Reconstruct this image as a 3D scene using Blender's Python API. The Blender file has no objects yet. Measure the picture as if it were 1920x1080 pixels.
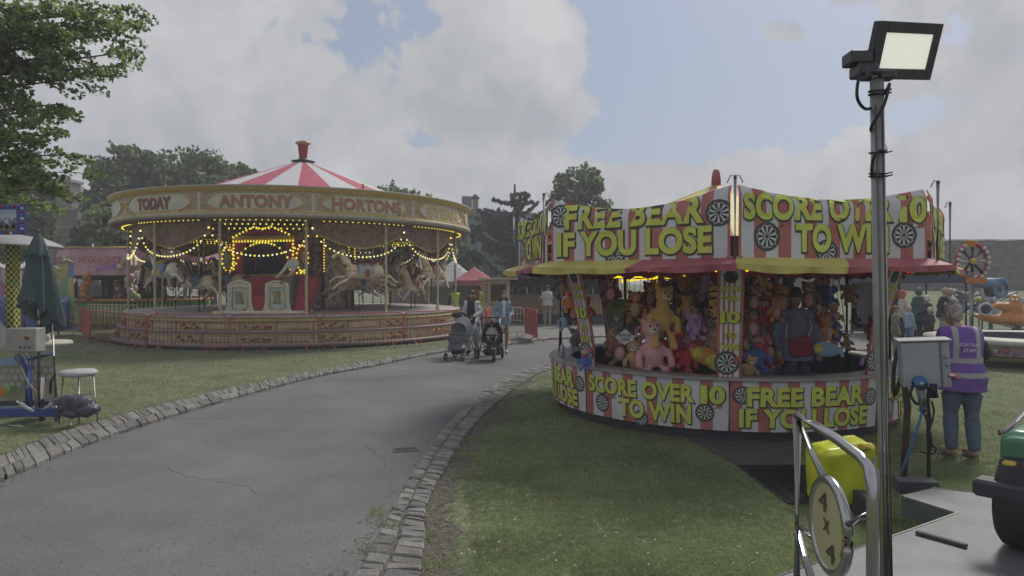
import bpy, math, random
from mathutils import Vector, Matrix, noise
R=math.radians; PI=math.pi
rnd=random.Random(7)
sc=bpy.context.scene
COL=sc.collection
F=1250.0; H=1.9
def P(px,py,Y): return Vector(((px-960)/F*Y, Y, H-(py-530)/F*Y))
def G(px,py,h=0.0):
    Y=F*(H-h)/(py-530); return Vector(((px-960)/F*Y, Y, h))
# ------------------------------------------------------------ materials
_m={}
def mat(name,col=(.5,.5,.5),rough=.6,metal=0,var=.12,sc_=6,bump=0,bsc=40,emit=None,es=1,col2=None,thr=None,spec=.35,sheen=0):
    if name in _m: return _m[name]
    m=bpy.data.materials.new(name); m.use_nodes=True; nt=m.node_tree; n=nt.nodes; l=nt.links
    b=n['Principled BSDF']; b.inputs['Roughness'].default_value=rough; b.inputs['Metallic'].default_value=metal
    b.inputs['Specular IOR Level'].default_value=spec
    if sheen: b.inputs['Sheen Weight'].default_value=sheen
    tc=n.new('ShaderNodeTexCoord')
    if var>0 or col2:
        no=n.new('ShaderNodeTexNoise'); no.inputs['Scale'].default_value=sc_; no.inputs['Detail'].default_value=5; no.inputs['Roughness'].default_value=.62
        l.new(tc.outputs['Object'],no.inputs['Vector'])
        cr=n.new('ShaderNodeValToRGB'); l.new(no.outputs['Fac'],cr.inputs['Fac'])
        c1=tuple(c*(1-var) for c in col); c2=tuple(min(1,c*(1+var)) for c in (col2 or col))
        t=thr or (.3,.7)
        cr.color_ramp.elements[0].position=t[0]; cr.color_ramp.elements[1].position=t[1]
        cr.color_ramp.elements[0].color=(*c1,1); cr.color_ramp.elements[1].color=(*c2,1)
        l.new(cr.outputs['Color'],b.inputs['Base Color'])
    else: b.inputs['Base Color'].default_value=(*col,1)
    if bump:
        nb=n.new('ShaderNodeTexNoise'); nb.inputs['Scale'].default_value=bsc; nb.inputs['Detail'].default_value=4
        l.new(tc.outputs['Object'],nb.inputs['Vector'])
        bp=n.new('ShaderNodeBump'); bp.inputs['Strength'].default_value=bump; bp.inputs['Distance'].default_value=.02
        l.new(nb.outputs['Fac'],bp.inputs['Height']); l.new(bp.outputs['Normal'],b.inputs['Normal'])
    if emit:
        b.inputs['Emission Color'].default_value=(*emit,1); b.inputs['Emission Strength'].default_value=es
    _m[name]=m; return m
def brickmat(name,c1,c2,mortar,scale=1,bw=.5,rh=.25,rough=.85,bump=.5):
    if name in _m: return _m[name]
    m=bpy.data.materials.new(name); m.use_nodes=True; nt=m.node_tree; n=nt.nodes; l=nt.links; b=n['Principled BSDF']
    b.inputs['Roughness'].default_value=rough
    tc=n.new('ShaderNodeTexCoord'); mp=n.new('ShaderNodeMapping'); mp.inputs['Rotation'].default_value=(R(90),0,0)
    l.new(tc.outputs['Object'],mp.inputs['Vector'])
    br=n.new('ShaderNodeTexBrick'); br.inputs['Scale'].default_value=scale; br.inputs['Brick Width'].default_value=bw; br.inputs['Row Height'].default_value=rh
    br.inputs['Mortar Size'].default_value=.012; br.inputs['Color1'].default_value=(*c1,1); br.inputs['Color2'].default_value=(*c2,1); br.inputs['Mortar'].default_value=(*mortar,1)
    no=n.new('ShaderNodeTexNoise'); no.inputs['Scale'].default_value=1.2; no.inputs['Detail'].default_value=7
    l.new(tc.outputs['Object'],no.inputs['Vector']); l.new(mp.outputs['Vector'],br.inputs['Vector'])
    mx=n.new('ShaderNodeMixRGB'); mx.blend_type='MULTIPLY'; mx.inputs['Fac'].default_value=.75
    cr=n.new('ShaderNodeValToRGB'); cr.color_ramp.elements[0].position=.3; cr.color_ramp.elements[1].position=.7
    cr.color_ramp.elements[0].color=(.45,.45,.43,1); cr.color_ramp.elements[1].color=(1,1,1,1)
    l.new(no.outputs['Fac'],cr.inputs['Fac']); l.new(br.outputs['Color'],mx.inputs['Color1']); l.new(cr.outputs['Color'],mx.inputs['Color2'])
    l.new(mx.outputs['Color'],b.inputs['Base Color'])
    bp=n.new('ShaderNodeBump'); bp.inputs['Strength'].default_value=bump; bp.inputs['Distance'].default_value=.03
    l.new(br.outputs['Fac'],bp.inputs['Height']); bp.invert=True; l.new(bp.outputs['Normal'],b.inputs['Normal'])
    _m[name]=m; return m
# ------------------------------------------------------------ mesh builder
def frame(d,up=None):
    d=d.normalized(); u=Vector(up) if up else (Vector((0,0,1)) if abs(d.z)<.95 else Vector((1,0,0)))
    a=d.cross(u).normalized(); b=a.cross(d).normalized(); return a,b
class MB:
    def __init__(s): s.v=[]; s.f=[]; s.mi=[]; s.sm=[]; s.mats=[]
    def m(s,mt):
        if mt not in s.mats: s.mats.append(mt)
        return s.mats.index(mt)
    def add(s,vs,fs,mt,smooth=False):
        o=len(s.v); s.v+= [tuple(p) for p in vs]; k=s.m(mt)
        for f in fs: s.f.append(tuple(i+o for i in f)); s.mi.append(k); s.sm.append(smooth)
        return s
    def box(s,c,d,mt,rz=0,M=None,bev=0):
        x,y,z=d[0]/2,d[1]/2,d[2]/2
        if bev>0:
            bev=min(bev,x*.9,y*.9,z*.9); vs=[]
            # chamfered box: 24 verts
            for sx in(-1,1):
                for sy in(-1,1):
                    for sz in(-1,1):
                        vs+=[(sx*x,sy*(y-bev),sz*(z-bev)),(sx*(x-bev),sy*y,sz*(z-bev)),(sx*(x-bev),sy*(y-bev),sz*z)]
            idx=lambda a,b,c,k:((a*2+b)*2+c)*3+k
            fs=[]
            for a in(0,1): fs.append([idx(a,0,0,0),idx(a,1,0,0),idx(a,1,1,0),idx(a,0,1,0)])
            for a in(0,1): fs.append([idx(0,a,0,1),idx(1,a,0,1),idx(1,a,1,1),idx(0,a,1,1)])
            for a in(0,1): fs.append([idx(0,0,a,2),idx(1,0,a,2),idx(1,1,a,2),idx(0,1,a,2)])
            for a in(0,1):
                for b in(0,1):
                    fs.append([idx(a,b,0,0),idx(a,b,1,0),idx(a,b,1,1),idx(a,b,0,1)])
                    fs.append([idx(a,0,b,0),idx(a,1,b,0),idx(a,1,b,2),idx(a,0,b,2)])
                    fs.append([idx(0,a,b,1),idx(1,a,b,1),idx(1,a,b,2),idx(0,a,b,2)])
                    for c_ in(0,1): fs.append([idx(a,b,c_,0),idx(a,b,c_,1),idx(a,b,c_,2)])
        else:
            vs=[(sx*x,sy*y,sz*z) for sx in(-1,1) for sy in(-1,1) for sz in(-1,1)]
            fs=[(0,1,3,2),(4,6,7,5),(0,4,5,1),(2,3,7,6),(0,2,6,4),(1,5,7,3)]
        T=Matrix.Translation(Vector(c))@Matrix.Rotation(rz,4,'Z')
        if M is not None: T=T@M
        return s.add([T@Vector(p) for p in vs],fs,mt)
    def tube(s,pts,r,mt,seg=8,smooth=True,closed=False,flat=1.0):
        pts=[Vector(p) for p in pts]; n=len(pts); rr=r if isinstance(r,(list,tuple)) else [r]*n
        vs=[];fs=[];pa=None
        for i,p in enumerate(pts):
            if closed: d=pts[(i+1)%n]-pts[i-1]
            else: d=(pts[min(i+1,n-1)]-pts[max(i-1,0)])
            if d.length<1e-9: d=Vector((0,0,1))
            d.normalize()
            if pa is None: a,b=frame(d)
            else:
                a=pa-d*pa.dot(d)
                if a.length<1e-6: a,b=frame(d)
                a.normalize(); b=d.cross(a)
            pa=a
            for k in range(seg):
                t=2*PI*k/seg; vs.append(p+a*math.cos(t)*rr[i]+b*math.sin(t)*rr[i]*flat)
        m_=n if closed else n-1
        for i in range(m_):
            j=(i+1)%n
            for k in range(seg): fs.append((i*seg+k,i*seg+(k+1)%seg,j*seg+(k+1)%seg,j*seg+k))
        if not closed: fs.append(tuple(range(seg))[::-1]); fs.append(tuple((n-1)*seg+k for k in range(seg)))
        return s.add(vs,fs,mt,smooth)
    def sph(s,c,r,mt,seg=12,rings=8,M=None,smooth=True):
        if not isinstance(r,(tuple,list)): r=(r,r,r)
        vs=[];fs=[]
        for i in range(rings+1):
            t=PI*i/rings
            for k in range(seg):
                a=2*PI*k/seg; vs.append(Vector((r[0]*math.sin(t)*math.cos(a),r[1]*math.sin(t)*math.sin(a),r[2]*math.cos(t))))
        for i in range(rings):
            for k in range(seg): fs.append((i*seg+k,(i+1)*seg+k,(i+1)*seg+(k+1)%seg,i*seg+(k+1)%seg))
        c=Vector(c)
        return s.add([(M@p if M is not None else p)+c for p in vs],fs,mt,smooth)
    def lathe(s,prof,mt,seg=32,c=(0,0,0),a0=0,a1=2*PI,smooth=True,mf=None,wob=None):
        full=abs(a1-a0-2*PI)<1e-6; na=seg if full else seg+1
        vs=[]
        for k in range(na):
            a=a0+(a1-a0)*k/seg
            for (r,z) in prof:
                q=r*(wob(a,z) if wob else 1); vs.append((c[0]+q*math.cos(a),c[1]+q*math.sin(a),c[2]+z))
        m=len(prof)
        for k in range(seg):
            fs=[]; k2=(k+1)%na
            for i in range(m-1): fs.append((k*m+i,k2*m+i,k2*m+i+1,k*m+i+1))
            o=len(s.v)
            if k==0: s.v+=vs; base=o
            for i,f in enumerate(fs):
                mm=mf(k,i) if mf else mt
                s.f.append(tuple(j+base for j in f)); s.mi.append(s.m(mm)); s.sm.append(smooth)
        return s
    def loft(s,rings,mt,seg=14,smooth=True):
        vs=[];fs=[]
        for (c,rx,ry) in rings:
            for k in range(seg):
                a=2*PI*k/seg; vs.append((c[0]+rx*math.cos(a),c[1]+ry*math.sin(a),c[2]))
        for i in range(len(rings)-1):
            for k in range(seg): fs.append((i*seg+k,i*seg+(k+1)%seg,(i+1)*seg+(k+1)%seg,(i+1)*seg+k))
        fs.append(tuple(range(seg))[::-1]); fs.append(tuple((len(rings)-1)*seg+k for k in range(seg)))
        return s.add(vs,fs,mt,smooth)
    def prism(s,poly,h,mt,M=None):
        n=len(poly); vs=[Vector((p[0],p[1],0)) for p in poly]+[Vector((p[0],p[1],h)) for p in poly]
        if M is not None: vs=[M@p for p in vs]
        fs=[tuple(range(n))[::-1],tuple(range(n,2*n))]+[(i,(i+1)%n,n+(i+1)%n,n+i) for i in range(n)]
        return s.add(vs,fs,mt)
    def quad(s,a,b,c,d,mt): return s.add([a,b,c,d],[(0,1,2,3)],mt)
    def grid(s,fn,nu,nv,mt,mf=None,smooth=True):
        vs=[fn(i/nu,j/nv) for i in range(nu+1) for j in range(nv+1)]; o=len(s.v); s.v+=[tuple(p) for p in vs]
        for i in range(nu):
            for j in range(nv):
                a=o+i*(nv+1)+j; s.f.append((a,a+nv+1,a+nv+2,a+1)); s.mi.append(s.m(mf(i,j) if mf else mt)); s.sm.append(smooth)
        return s
    def mesh(s,name):
        me=bpy.data.meshes.new(name); me.from_pydata(s.v,[],s.f)
        for m in s.mats: me.materials.append(m)
        me.polygons.foreach_set('material_index',s.mi); me.polygons.foreach_set('use_smooth',s.sm); me.update(); return me
    def build(s,name,parent=None,loc=None):
        o=bpy.data.objects.new(name,s.mesh(name)); COL.objects.link(o)
        if parent: o.parent=parent
        if loc: o.location=loc
        return o
    def remesh(s,vox,mats_fn=None,it=2,fac=.5):
        """join everything added so far into one continuous surface"""
        o=s.build('tmp'); md=o.modifiers.new('r','REMESH'); md.mode='VOXEL'; md.voxel_size=vox
        sm=o.modifiers.new('s','SMOOTH'); sm.factor=fac; sm.iterations=it
        dg=bpy.context.evaluated_depsgraph_get(); ev=o.evaluated_get(dg); me=ev.to_mesh()
        vs=[v.co.copy() for v in me.vertices]; fs=[tuple(p.vertices) for p in me.polygons]; ev.to_mesh_clear()
        old=o.data; bpy.data.objects.remove(o); bpy.data.meshes.remove(old)
        mats=s.mats[:]; s.v=[tuple(v) for v in vs]; s.f=fs; s.sm=[True]*len(fs)
        if mats_fn:
            s.mi=[]
            for f in fs:
                c=(vs[f[0]]+vs[f[1]]+vs[f[2]])/3; s.mi.append(s.m(mats_fn(c)))
        else: s.mi=[0]*len(fs)
        return s
def tag(o,label=None,cat=None,group=None,kind=None):
    if label: o['label']=label
    if cat: o['category']=cat
    if group: o['group']=group
    if kind: o['kind']=kind
    return o
def thing(name,label,cat,loc=(0,0,0),rz=0,group=None):
    o=bpy.data.objects.new(name,None); COL.objects.link(o); o.location=loc; o.rotation_euler=(0,0,rz); o.empty_display_size=.1
    return tag(o,label,cat,group)
def copy_tree(o,parent=None):
    c=o.copy(); COL.objects.link(c); c.parent=parent
    for ch in list(o.children): copy_tree(ch,c)
    return c
# ------------------------------------------------------------ printed lettering and boards
_t={}
def textmesh(s,bold=.05,shear=0):
    k=(s,bold,shear)
    if k in _t: return _t[k]
    cu=bpy.data.curves.new('t','FONT'); cu.body=s; cu.offset=bold; cu.shear=shear; cu.fill_mode='FRONT'; cu.resolution_u=4; cu.align_x='LEFT'; cu.space_character=1.04
    o=bpy.data.objects.new('t',cu); COL.objects.link(o); dg=bpy.context.evaluated_depsgraph_get()
    me=o.evaluated_get(dg).to_mesh(); vs=[(v.co.x,v.co.y) for v in me.vertices]; fs=[tuple(p.vertices) for p in me.polygons]
    o.evaluated_get(dg).to_mesh_clear(); bpy.data.objects.remove(o); bpy.data.curves.remove(cu)
    _t[k]=(vs,fs); return _t[k]
def write(mb,s,mf,u0,u1,v0,v1,mt,off=.006,bold=.045,shear=0,edge=None,eb=.035,arc=0,sh=(.02,-.03)):
    bv,bf=textmesh(s,bold,shear); xs=[p[0] for p in bv]; ys=[p[1] for p in bv]
    x0,x1,y0,y1=min(xs),max(xs),min(ys),max(ys); kx=(u1-u0)/(x1-x0); ky=(v1-v0)/(y1-y0)
    def m2(p,dx=0,dy=0):
        u=u0+(p[0]-x0+dx)*kx; t=(u-u0)/(u1-u0)*2-1; v=v0+(p[1]-y0+dy)*ky+arc*(1-t*t); return u,v
    if edge:
        ev,ef=textmesh(s,bold+eb,shear)
        mb.add([mf(*m2(p,*sh),off*.5) for p in ev],ef,edge)
    mb.add([mf(*m2(p),off) for p in bv],bf,mt)
def dartboard(mb,mf,uc,vc,r,off=.006,ru=1,rv=1,dark=None,cream=None,rim=None):
    def ring(r0,r1,m_fn,n,o):
        for k in range(n):
            a0=2*PI*k/n; a1=2*PI*(k+1)/n; pts=[]
            for (rr,a) in((r0,a0),(r1,a0),(r1,a1),(r0,a1)): pts.append(mf(uc+rr*ru*math.cos(a+.15),vc+rr*rv*math.sin(a+.15),o))
            mb.add(pts,[(0,1,2,3)],m_fn(k))
    ring(r*.80,r,lambda k:rim,24,off)
    ring(r*.74,r*.80,lambda k:cream if k%2 else dark,20,off)
    ring(r*.12,r*.74,lambda k:dark if k%2 else cream,20,off)
    ring(r*.001,r*.12,lambda k:dark,12,off)
# ------------------------------------------------------------ foliage
def leafmat(name,c,var=.35):
    if name in _m: return _m[name]
    m=bpy.data.materials.new(name); m.use_nodes=True; nt=m.node_tree; n=nt.nodes; l=nt.links
    b=n['Principled BSDF']; b.inputs['Roughness'].default_value=.55; b.inputs['Specular IOR Level'].default_value=.25
    no=n.new('ShaderNodeTexNoise'); no.inputs['Scale'].default_value=.9; no.inputs['Detail'].default_value=6
    tc=n.new('ShaderNodeTexCoord'); l.new(tc.outputs['Object'],no.inputs['Vector'])
    cr=n.new('ShaderNodeValToRGB'); cr.color_ramp.elements[0].position=.35; cr.color_ramp.elements[1].position=.65
    cr.color_ramp.elements[0].color=(*[x*(1-var) for x in c],1); cr.color_ramp.elements[1].color=(*[x*(1+var) for x in c],1)
    l.new(no.outputs['Fac'],cr.inputs['Fac']); l.new(cr.outputs['Color'],b.inputs['Base Color'])
    tr=n.new('ShaderNodeBsdfTranslucent'); l.new(cr.outputs['Color'],tr.inputs['Color'])
    mx=n.new('ShaderNodeMixShader'); mx.inputs['Fac'].default_value=.48
    l.new(b.outputs[0],mx.inputs[1]); l.new(tr.outputs[0],mx.inputs[2]); l.new(mx.outputs[0],n['Material Output'].inputs['Surface'])
    _m[name]=m; return m
def leaves(mb,c,rad,n,size,mats,rg,flat=.0,shell=.5,elong=1.6):
    c=Vector(c)
    for _ in range(n):
        while 1:
            d=Vector((rg.uniform(-1,1),rg.uniform(-1,1),rg.uniform(-1,1)))
            if .01<d.length<=1: break
        L=d.length; d=d/L*(L**shell); p=c+Vector((d.x*rad[0],d.y*rad[1],d.z*rad[2]))
        nrm=Vector((rg.gauss(0,1),rg.gauss(0,1),rg.gauss(0,1)+flat)).normalized()
        a,b=frame(nrm,(rg.uniform(-1,1),rg.uniform(-1,1),rg.uniform(-.5,.5)+.01)); s=size*rg.uniform(.6,1.3)
        mb.add([p-a*s*.5*elong,p-b*s*.5,p+a*s*.5*elong,p+b*s*.5],[(0,1,2,3)],mats[int(rg.random()**1.3*len(mats))])
bark=mat('bark',(.09,.075,.06),.9,var=.35,sc_=5,bump=.6,bsc=14)
def tree(name,label,base,hgt,lobes,leaf,n,mats,group=None,trunk_r=.25,seed=1,spikes=0):
    rg=random.Random(seed); r=thing(name,label,'tree',base,0,group)
    t=MB(); b=MB(); top=hgt*.55
    t.tube([(0,0,-.2),(.05,0,top*.4),(-.05,.05,top*.75),(0,0,top)],[trunk_r,trunk_r*.8,trunk_r*.65,trunk_r*.4],bark,9)
    tot=sum(q[3]*q[4]*q[5] for q in lobes)**1.0
    for (x,y,z,rx,ry,rz) in lobes:
        for s_ in range(2):
            e=Vector((x+rg.uniform(-.5,.5)*rx,y+rg.uniform(-.4,.4)*ry,z+rg.uniform(-.1,.7)*rz)); s0=Vector((0,0,top*rg.uniform(.45,.95))); mid=(s0+e)/2+Vector((0,0,-.3))
            t.tube([s0,mid,e],[trunk_r*.4,trunk_r*.25,.02],bark,5)
        k=max(20,int(n*(rx*ry*rz)/tot)); nc=max(9,int(k/42))
        for _ in range(nc):
            while 1:
                d=Vector((rg.uniform(-1,1),rg.uniform(-1,1),rg.uniform(-1,1)))
                if .2<d.length<=1: break
            d=d.normalized()*d.length**.45; cc=Vector((x+d.x*rx,y+d.y*ry,z+d.z*rz)); cs=rg.uniform(.16,.34)
            leaves(b,cc,(rx*cs,ry*cs,rz*cs*.62),int(k/nc),leaf,mats,rg,flat=.6)
    for _ in range(spikes):
        q=rg.choice(lobes); a=rg.uniform(0,2*PI); e=rg.uniform(.35,1.3); d=Vector((math.cos(a)*math.cos(e),math.sin(a)*math.cos(e),math.sin(e)))
        p0=Vector(q[:3])+Vector((d.x*q[3],d.y*q[4],d.z*q[5]))*.6; p1=Vector(q[:3])+Vector((d.x*q[3],d.y*q[4],d.z*q[5]))*rg.uniform(1.05,1.35)
        t.tube([p0,p1],[.03,.012],bark,4)
        for i in range(9): leaves(b,p0.lerp(p1,.3+i*.08),(.12,.12,.12),3,leaf*.8,mats,rg)
    b.build('crown',r); t.build('trunk',r); return r
# ------------------------------------------------------------ camera, sky, sun
cam=bpy.data.cameras.new('camera'); co=bpy.data.objects.new('camera',cam); COL.objects.link(co); sc.camera=co
cam.sensor_width=36; cam.lens=F/1920*36; cam.clip_end=3000; cam.clip_start=.05
co.location=(0,0,H); co.rotation_euler=(R(90)-math.atan(10/F),0,0)
sc.view_settings.view_transform='Standard'; sc.view_settings.look='None'; sc.view_settings.gamma=1; sc.view_settings.exposure=0.5
SUN_EL=R(48); SUN_AZ=R(38)   # azimuth measured from +Y towards +X
w=bpy.data.worlds.new('World'); sc.world=w; w.use_nodes=True; nt=w.node_tree; n=nt.nodes; l=nt.links; bg=n['Background']
sky=n.new('ShaderNodeTexSky'); sky.sky_type='NISHITA'; sky.sun_disc=False; sky.sun_elevation=SUN_EL; sky.sun_rotation=SUN_AZ; sky.dust_density=2.5; sky.air_density=1.0
def nd(t,**k):
    x=n.new(t)
    for a,b in k.items(): setattr(x,a,b)
    return x
def mth(op,a,b=None,c=None,clamp=False):
    x=nd('ShaderNodeMath',operation=op,use_clamp=clamp)
    for i,q in enumerate((a,b,c)):
        if q is None: continue
        if isinstance(q,(int,float)): x.inputs[i].default_value=q
        else: l.new(q,x.inputs[i])
    return x.outputs[0]
tc=nd('ShaderNodeTexCoord'); vn=nd('ShaderNodeVectorMath',operation='NORMALIZE'); l.new(tc.outputs['Generated'],vn.inputs[0]); D=vn.outputs[0]
sx=nd('ShaderNodeSeparateXYZ'); l.new(D,sx.inputs[0])
zz=mth('ADD',mth('MAXIMUM',sx.outputs['Z'],0),.16)
cx=nd('ShaderNodeCombineXYZ'); l.new(mth('DIVIDE',sx.outputs['X'],zz),cx.inputs[0]); l.new(mth('DIVIDE',sx.outputs['Y'],zz),cx.inputs[1]); l.new(mth('MULTIPLY',sx.outputs['Z'],1.5),cx.inputs[2])
def noi(v,scale,det=8,rough=.55,dist=0):
    x=nd('ShaderNodeTexNoise'); x.inputs['Scale'].default_value=scale; x.inputs['Detail'].default_value=det; x.inputs['Roughness'].default_value=rough; x.inputs['Distortion'].default_value=dist
    l.new(v,x.inputs['Vector']); return x.outputs['Fac']
def blob(px,py,rad,ax=1.0,soft=1.0):
    d=Vector(((px-960)/F,1,(530-py)/F)).normalized()
    s_=nd('ShaderNodeVectorMath',operation='SUBTRACT'); l.new(D,s_.inputs[0]); s_.inputs[1].default_value=d
    m_=nd('ShaderNodeVectorMath',operation='MULTIPLY'); l.new(s_.outputs[0],m_.inputs[0]); m_.inputs[1].default_value=(1/ax,1/ax,1)
    le=nd('ShaderNodeVectorMath',operation='LENGTH'); l.new(m_.outputs[0],le.inputs[0])
    return mth('SMOOTH_MIN',mth('MAXIMUM',mth('SUBTRACT',1,mth('DIVIDE',le.outputs['Value'],rad/F)),0),1,.1)
n1=noi(cx.outputs[0],1.15,10,.55,.25); n2=noi(D,7.0,9,.6,.3); n3=noi(D,3.2,6,.55)
n4d=noi(D,16,9,.6,.3); dens=mth('ADD',mth('MULTIPLY',mth('SUBTRACT',n4d,.5),.55),mth('ADD',mth('MULTIPLY',mth('SUBTRACT',n1,.5),1.15),mth('ADD',mth('MULTIPLY',mth('SUBTRACT',n2,.5),1.25),.5)))
blues=[(1370,120,340,1.15,.50),(1200,285,200,2.2,.45),(560,105,110,2.0,.27),(720,215,90,1.8,.18),(1540,280,240,1.7,.50),(700,15,90,1.8,.2),(1000,20,90,1,.2),(1860,290,120,1.8,.24),(770,262,60,2.2,.20),(1840,20,100,1.5,.15)]
whites=[(960,135,175,1.15,.50),(840,150,90,1.0,.18),(620,190,120,2.2,.18),(1450,345,110,6,.40),(1250,330,60,4,.25),(1030,90,90,1.0,.35),(905,50,90,.8,.32),(1045,190,90,1.0,.35),(900,195,120,1.2,.3),(1245,195,62,1.7,.38),(1330,225,50,2.4,.30),(1740,120,200,1.6,.20),(1460,40,40,2.4,.22),(1480,75,42,1.4,.26),(1400,232,30,2.2,.2),(200,150,380,1.3,.3),(1000,380,240,4.5,.35),(1600,420,200,3,.3),(1850,110,150,1.4,.22),(1540,130,60,1.6,.2)]
v=mth('ADD',dens,.10)
for (a,b,c,ax,k) in blues: v=mth('SUBTRACT',v,mth('MULTIPLY',blob(a,b,c,ax),k))
for (a,b,c,ax,k) in whites: v=mth('ADD',v,mth('MULTIPLY',blob(a,b,c,ax),k))
mr=nd('ShaderNodeMapRange',interpolation_type='SMOOTHERSTEP'); l.new(v,mr.inputs['Value']); mr.inputs['From Min'].default_value=.425; mr.inputs['From Max'].default_value=.575
# cloud body: lit tops, greyer bases
n4=noi(D,15,8,.6,.4); sh=mth('ADD',mth('ADD',mth('MULTIPLY',n3,.40),mth('MULTIPLY',mth('SUBTRACT',n2,.5),.75)),mth('ADD',mth('MULTIPLY',mth('SUBTRACT',n4,.5),.45),.19))
sh=mth('ADD',sh,mth('MULTIPLY',blob(1020,75,110,1.2),.20)); sh=mth('ADD',sh,mth('MULTIPLY',blob(1020,180,80,1.2),.14))
sh=mth('SUBTRACT',sh,mth('MULTIPLY',blob(930,222,75,2.4),.26)); sh=mth('SUBTRACT',sh,mth('MULTIPLY',blob(330,240,200,2.2),.12))
sh=mth('ADD',sh,mth('MULTIPLY',blob(330,40,200,2.0),.08))
cr=nd('ShaderNodeValToRGB'); l.new(sh,cr.inputs['Fac']); e=cr.color_ramp.elements; e[0].position=.22; e[1].position=.62
e[0].color=(.295,.305,.33,1); e[1].color=(.44,.445,.455,1)
mg=nd('ShaderNodeMixRGB'); mg.blend_type='MULTIPLY'; mg.inputs['Fac'].default_value=1; l.new(sky.outputs[0],mg.inputs['Color1']); mg.inputs['Color2'].default_value=(.056,.060,.066,1)
haz=nd('ShaderNodeMixRGB'); l.new(mg.outputs[0],haz.inputs['Color1']); haz.inputs['Color2'].default_value=(.275,.305,.375,1); haz.inputs['Fac'].default_value=.6
mx=nd('ShaderNodeMixRGB'); l.new(mr.outputs[0],mx.inputs['Fac']); l.new(haz.outputs[0],mx.inputs['Color1']); l.new(cr.outputs[0],mx.inputs['Color2'])
# the colours above are final radiances, so they are divided by the background strength
dv=nd('ShaderNodeVectorMath',operation='SCALE'); dv.inputs['Scale'].default_value=10; l.new(mx.outputs[0],dv.inputs[0]); l.new(dv.outputs[0],bg.inputs['Color']); bg.inputs['Strength'].default_value=.1
sl=bpy.data.lights.new('sun','SUN'); sl.energy=1.9; sl.angle=R(16); sl.color=(1,.95,.87); so=bpy.data.objects.new('sun',sl); COL.objects.link(so)
sd=Vector((math.sin(SUN_AZ)*math.cos(SUN_EL),math.cos(SUN_AZ)*math.cos(SUN_EL),math.sin(SUN_EL))); so.rotation_euler=sd.to_track_quat('Z','Y').to_euler(); so.location=(20,20,30)
hv=MB(); hv.box((0,440,5.7),(1500,1200,13.6),None); hz=hv.build('added_haze'); hm=bpy.data.materials.new('added_haze_air'); hm.use_nodes=True; hz.data.materials.clear(); hz.data.materials.append(hm); tag(hz,kind='stuff')  # thin haze volume added around the whole scene to lift the dark tones
hn=hm.node_tree.nodes; hn.remove(hn['Principled BSDF']); pvv=hn.new('ShaderNodeVolumePrincipled'); pvv.inputs['Color'].default_value=(.92,.94,1,1); pvv.inputs['Density'].default_value=.0034; hm.node_tree.links.new(pvv.outputs[0],hn['Material Output'].inputs['Volume'])
# ------------------------------------------------------------ ground
def smooth(a,b,x):
    t=max(0,min(1,(x-a)/(b-a))); return t*t*(3-2*t)
def gh(x,y): return 1.3*smooth(27,46,y)*smooth(9,19,x)
gm=mat('lawn',(.122,.150,.080),.95,col2=(.17,.190,.108),var=.12,sc_=1.3,bump=.9,bsc=60)
nt=gm.node_tree; n_=nt.nodes; l_=nt.links
no=n_.new('ShaderNodeTexNoise'); no.inputs['Scale'].default_value=11; no.inputs['Detail'].default_value=6
tc_=[q for q in n_ if q.type=='TEX_COORD'][0]; l_.new(tc_.outputs['Object'],no.inputs['Vector'])
c2=n_.new('ShaderNodeValToRGB'); c2.color_ramp.elements[0].position=.38; c2.color_ramp.elements[1].position=.66; c2.color_ramp.elements[0].color=(.7,.7,.7,1); c2.color_ramp.elements[1].color=(1.25,1.2,1.15,1); l_.new(no.outputs['Fac'],c2.inputs['Fac'])
mm=n_.new('ShaderNodeMixRGB'); mm.blend_type='MULTIPLY'; mm.inputs['Fac'].default_value=1; cr0=[q for q in n_ if q.type=='VALTORGB' and q!=c2][0]; l_.new(cr0.outputs[0],mm.inputs['Color1']); l_.new(c2.outputs[0],mm.inputs['Color2']); l_.new(mm.outputs[0],n_['Principled BSDF'].inputs['Base Color'])
xs=[-600,-300,-150,-80]+[i*2.0 for i in range(-30,41)]+[120,250,600]; ys=[-100,-30,-10,0]+[i*2.0 for i in range(1,46)]+[120,200,400,900]
g=MB(); V=[(x,y,gh(x,y)) for x in xs for y in ys]; ny=len(ys)
g.add(V,[(i*ny+j,(i+1)*ny+j,(i+1)*ny+j+1,i*ny+j+1) for i in range(len(xs)-1) for j in range(ny-1)],gm,True)
tag(g.build('ground'),kind='structure')
def catmull(p,n=12):
    p=[2*p[0]-p[1]]+p+[2*p[-1]-p[-2]]; o=[]
    for i in range(1,len(p)-2):
        for k in range(n):
            t=k/n; o.append(.5*((2*p[i])+(p[i+1]-p[i-1])*t+(2*p[i-1]-5*p[i]+4*p[i+1]-p[i+2])*t*t+(3*p[i]-p[i-1]-3*p[i+1]+p[i+2])*t**3))
    o.append(p[-2]); return o
RI=catmull([G(*q) for q in [(560,1280),(600,1180),(640,1120),(672,1070),(712,1000),(745,940),(795,855),(850,785),(900,740),(955,706),(1000,690),(1060,680),(1200,668),(1500,657),(2050,649)]])
RO=catmull([G(*q) for q in [(765,1280),(770,1180),(780,1120),(790,1070),(797,1000),(800,950),(835,880),(885,805),(930,760),(975,723),(1012,701),(1070,685),(1200,671),(1500,660),(2050,652)]])
LI=catmull([G(*q) for q in [(-400,1070),(-260,1010),(-100,945),(0,905),(150,842),(300,790),(450,746),(600,707),(700,688),(830,662),(950,648),(1040,637),(1250,629),(1600,622),(2050,618)]])
LO=catmull([G(*q) for q in [(-400,1000),(-260,945),(-100,892),(0,862),(130,812),(300,764),(480,722),(600,697),(740,672),(830,657),(950,643.5),(1040,633.5),(1250,626),(1600,619.5),(2050,615.5)]])
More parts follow.
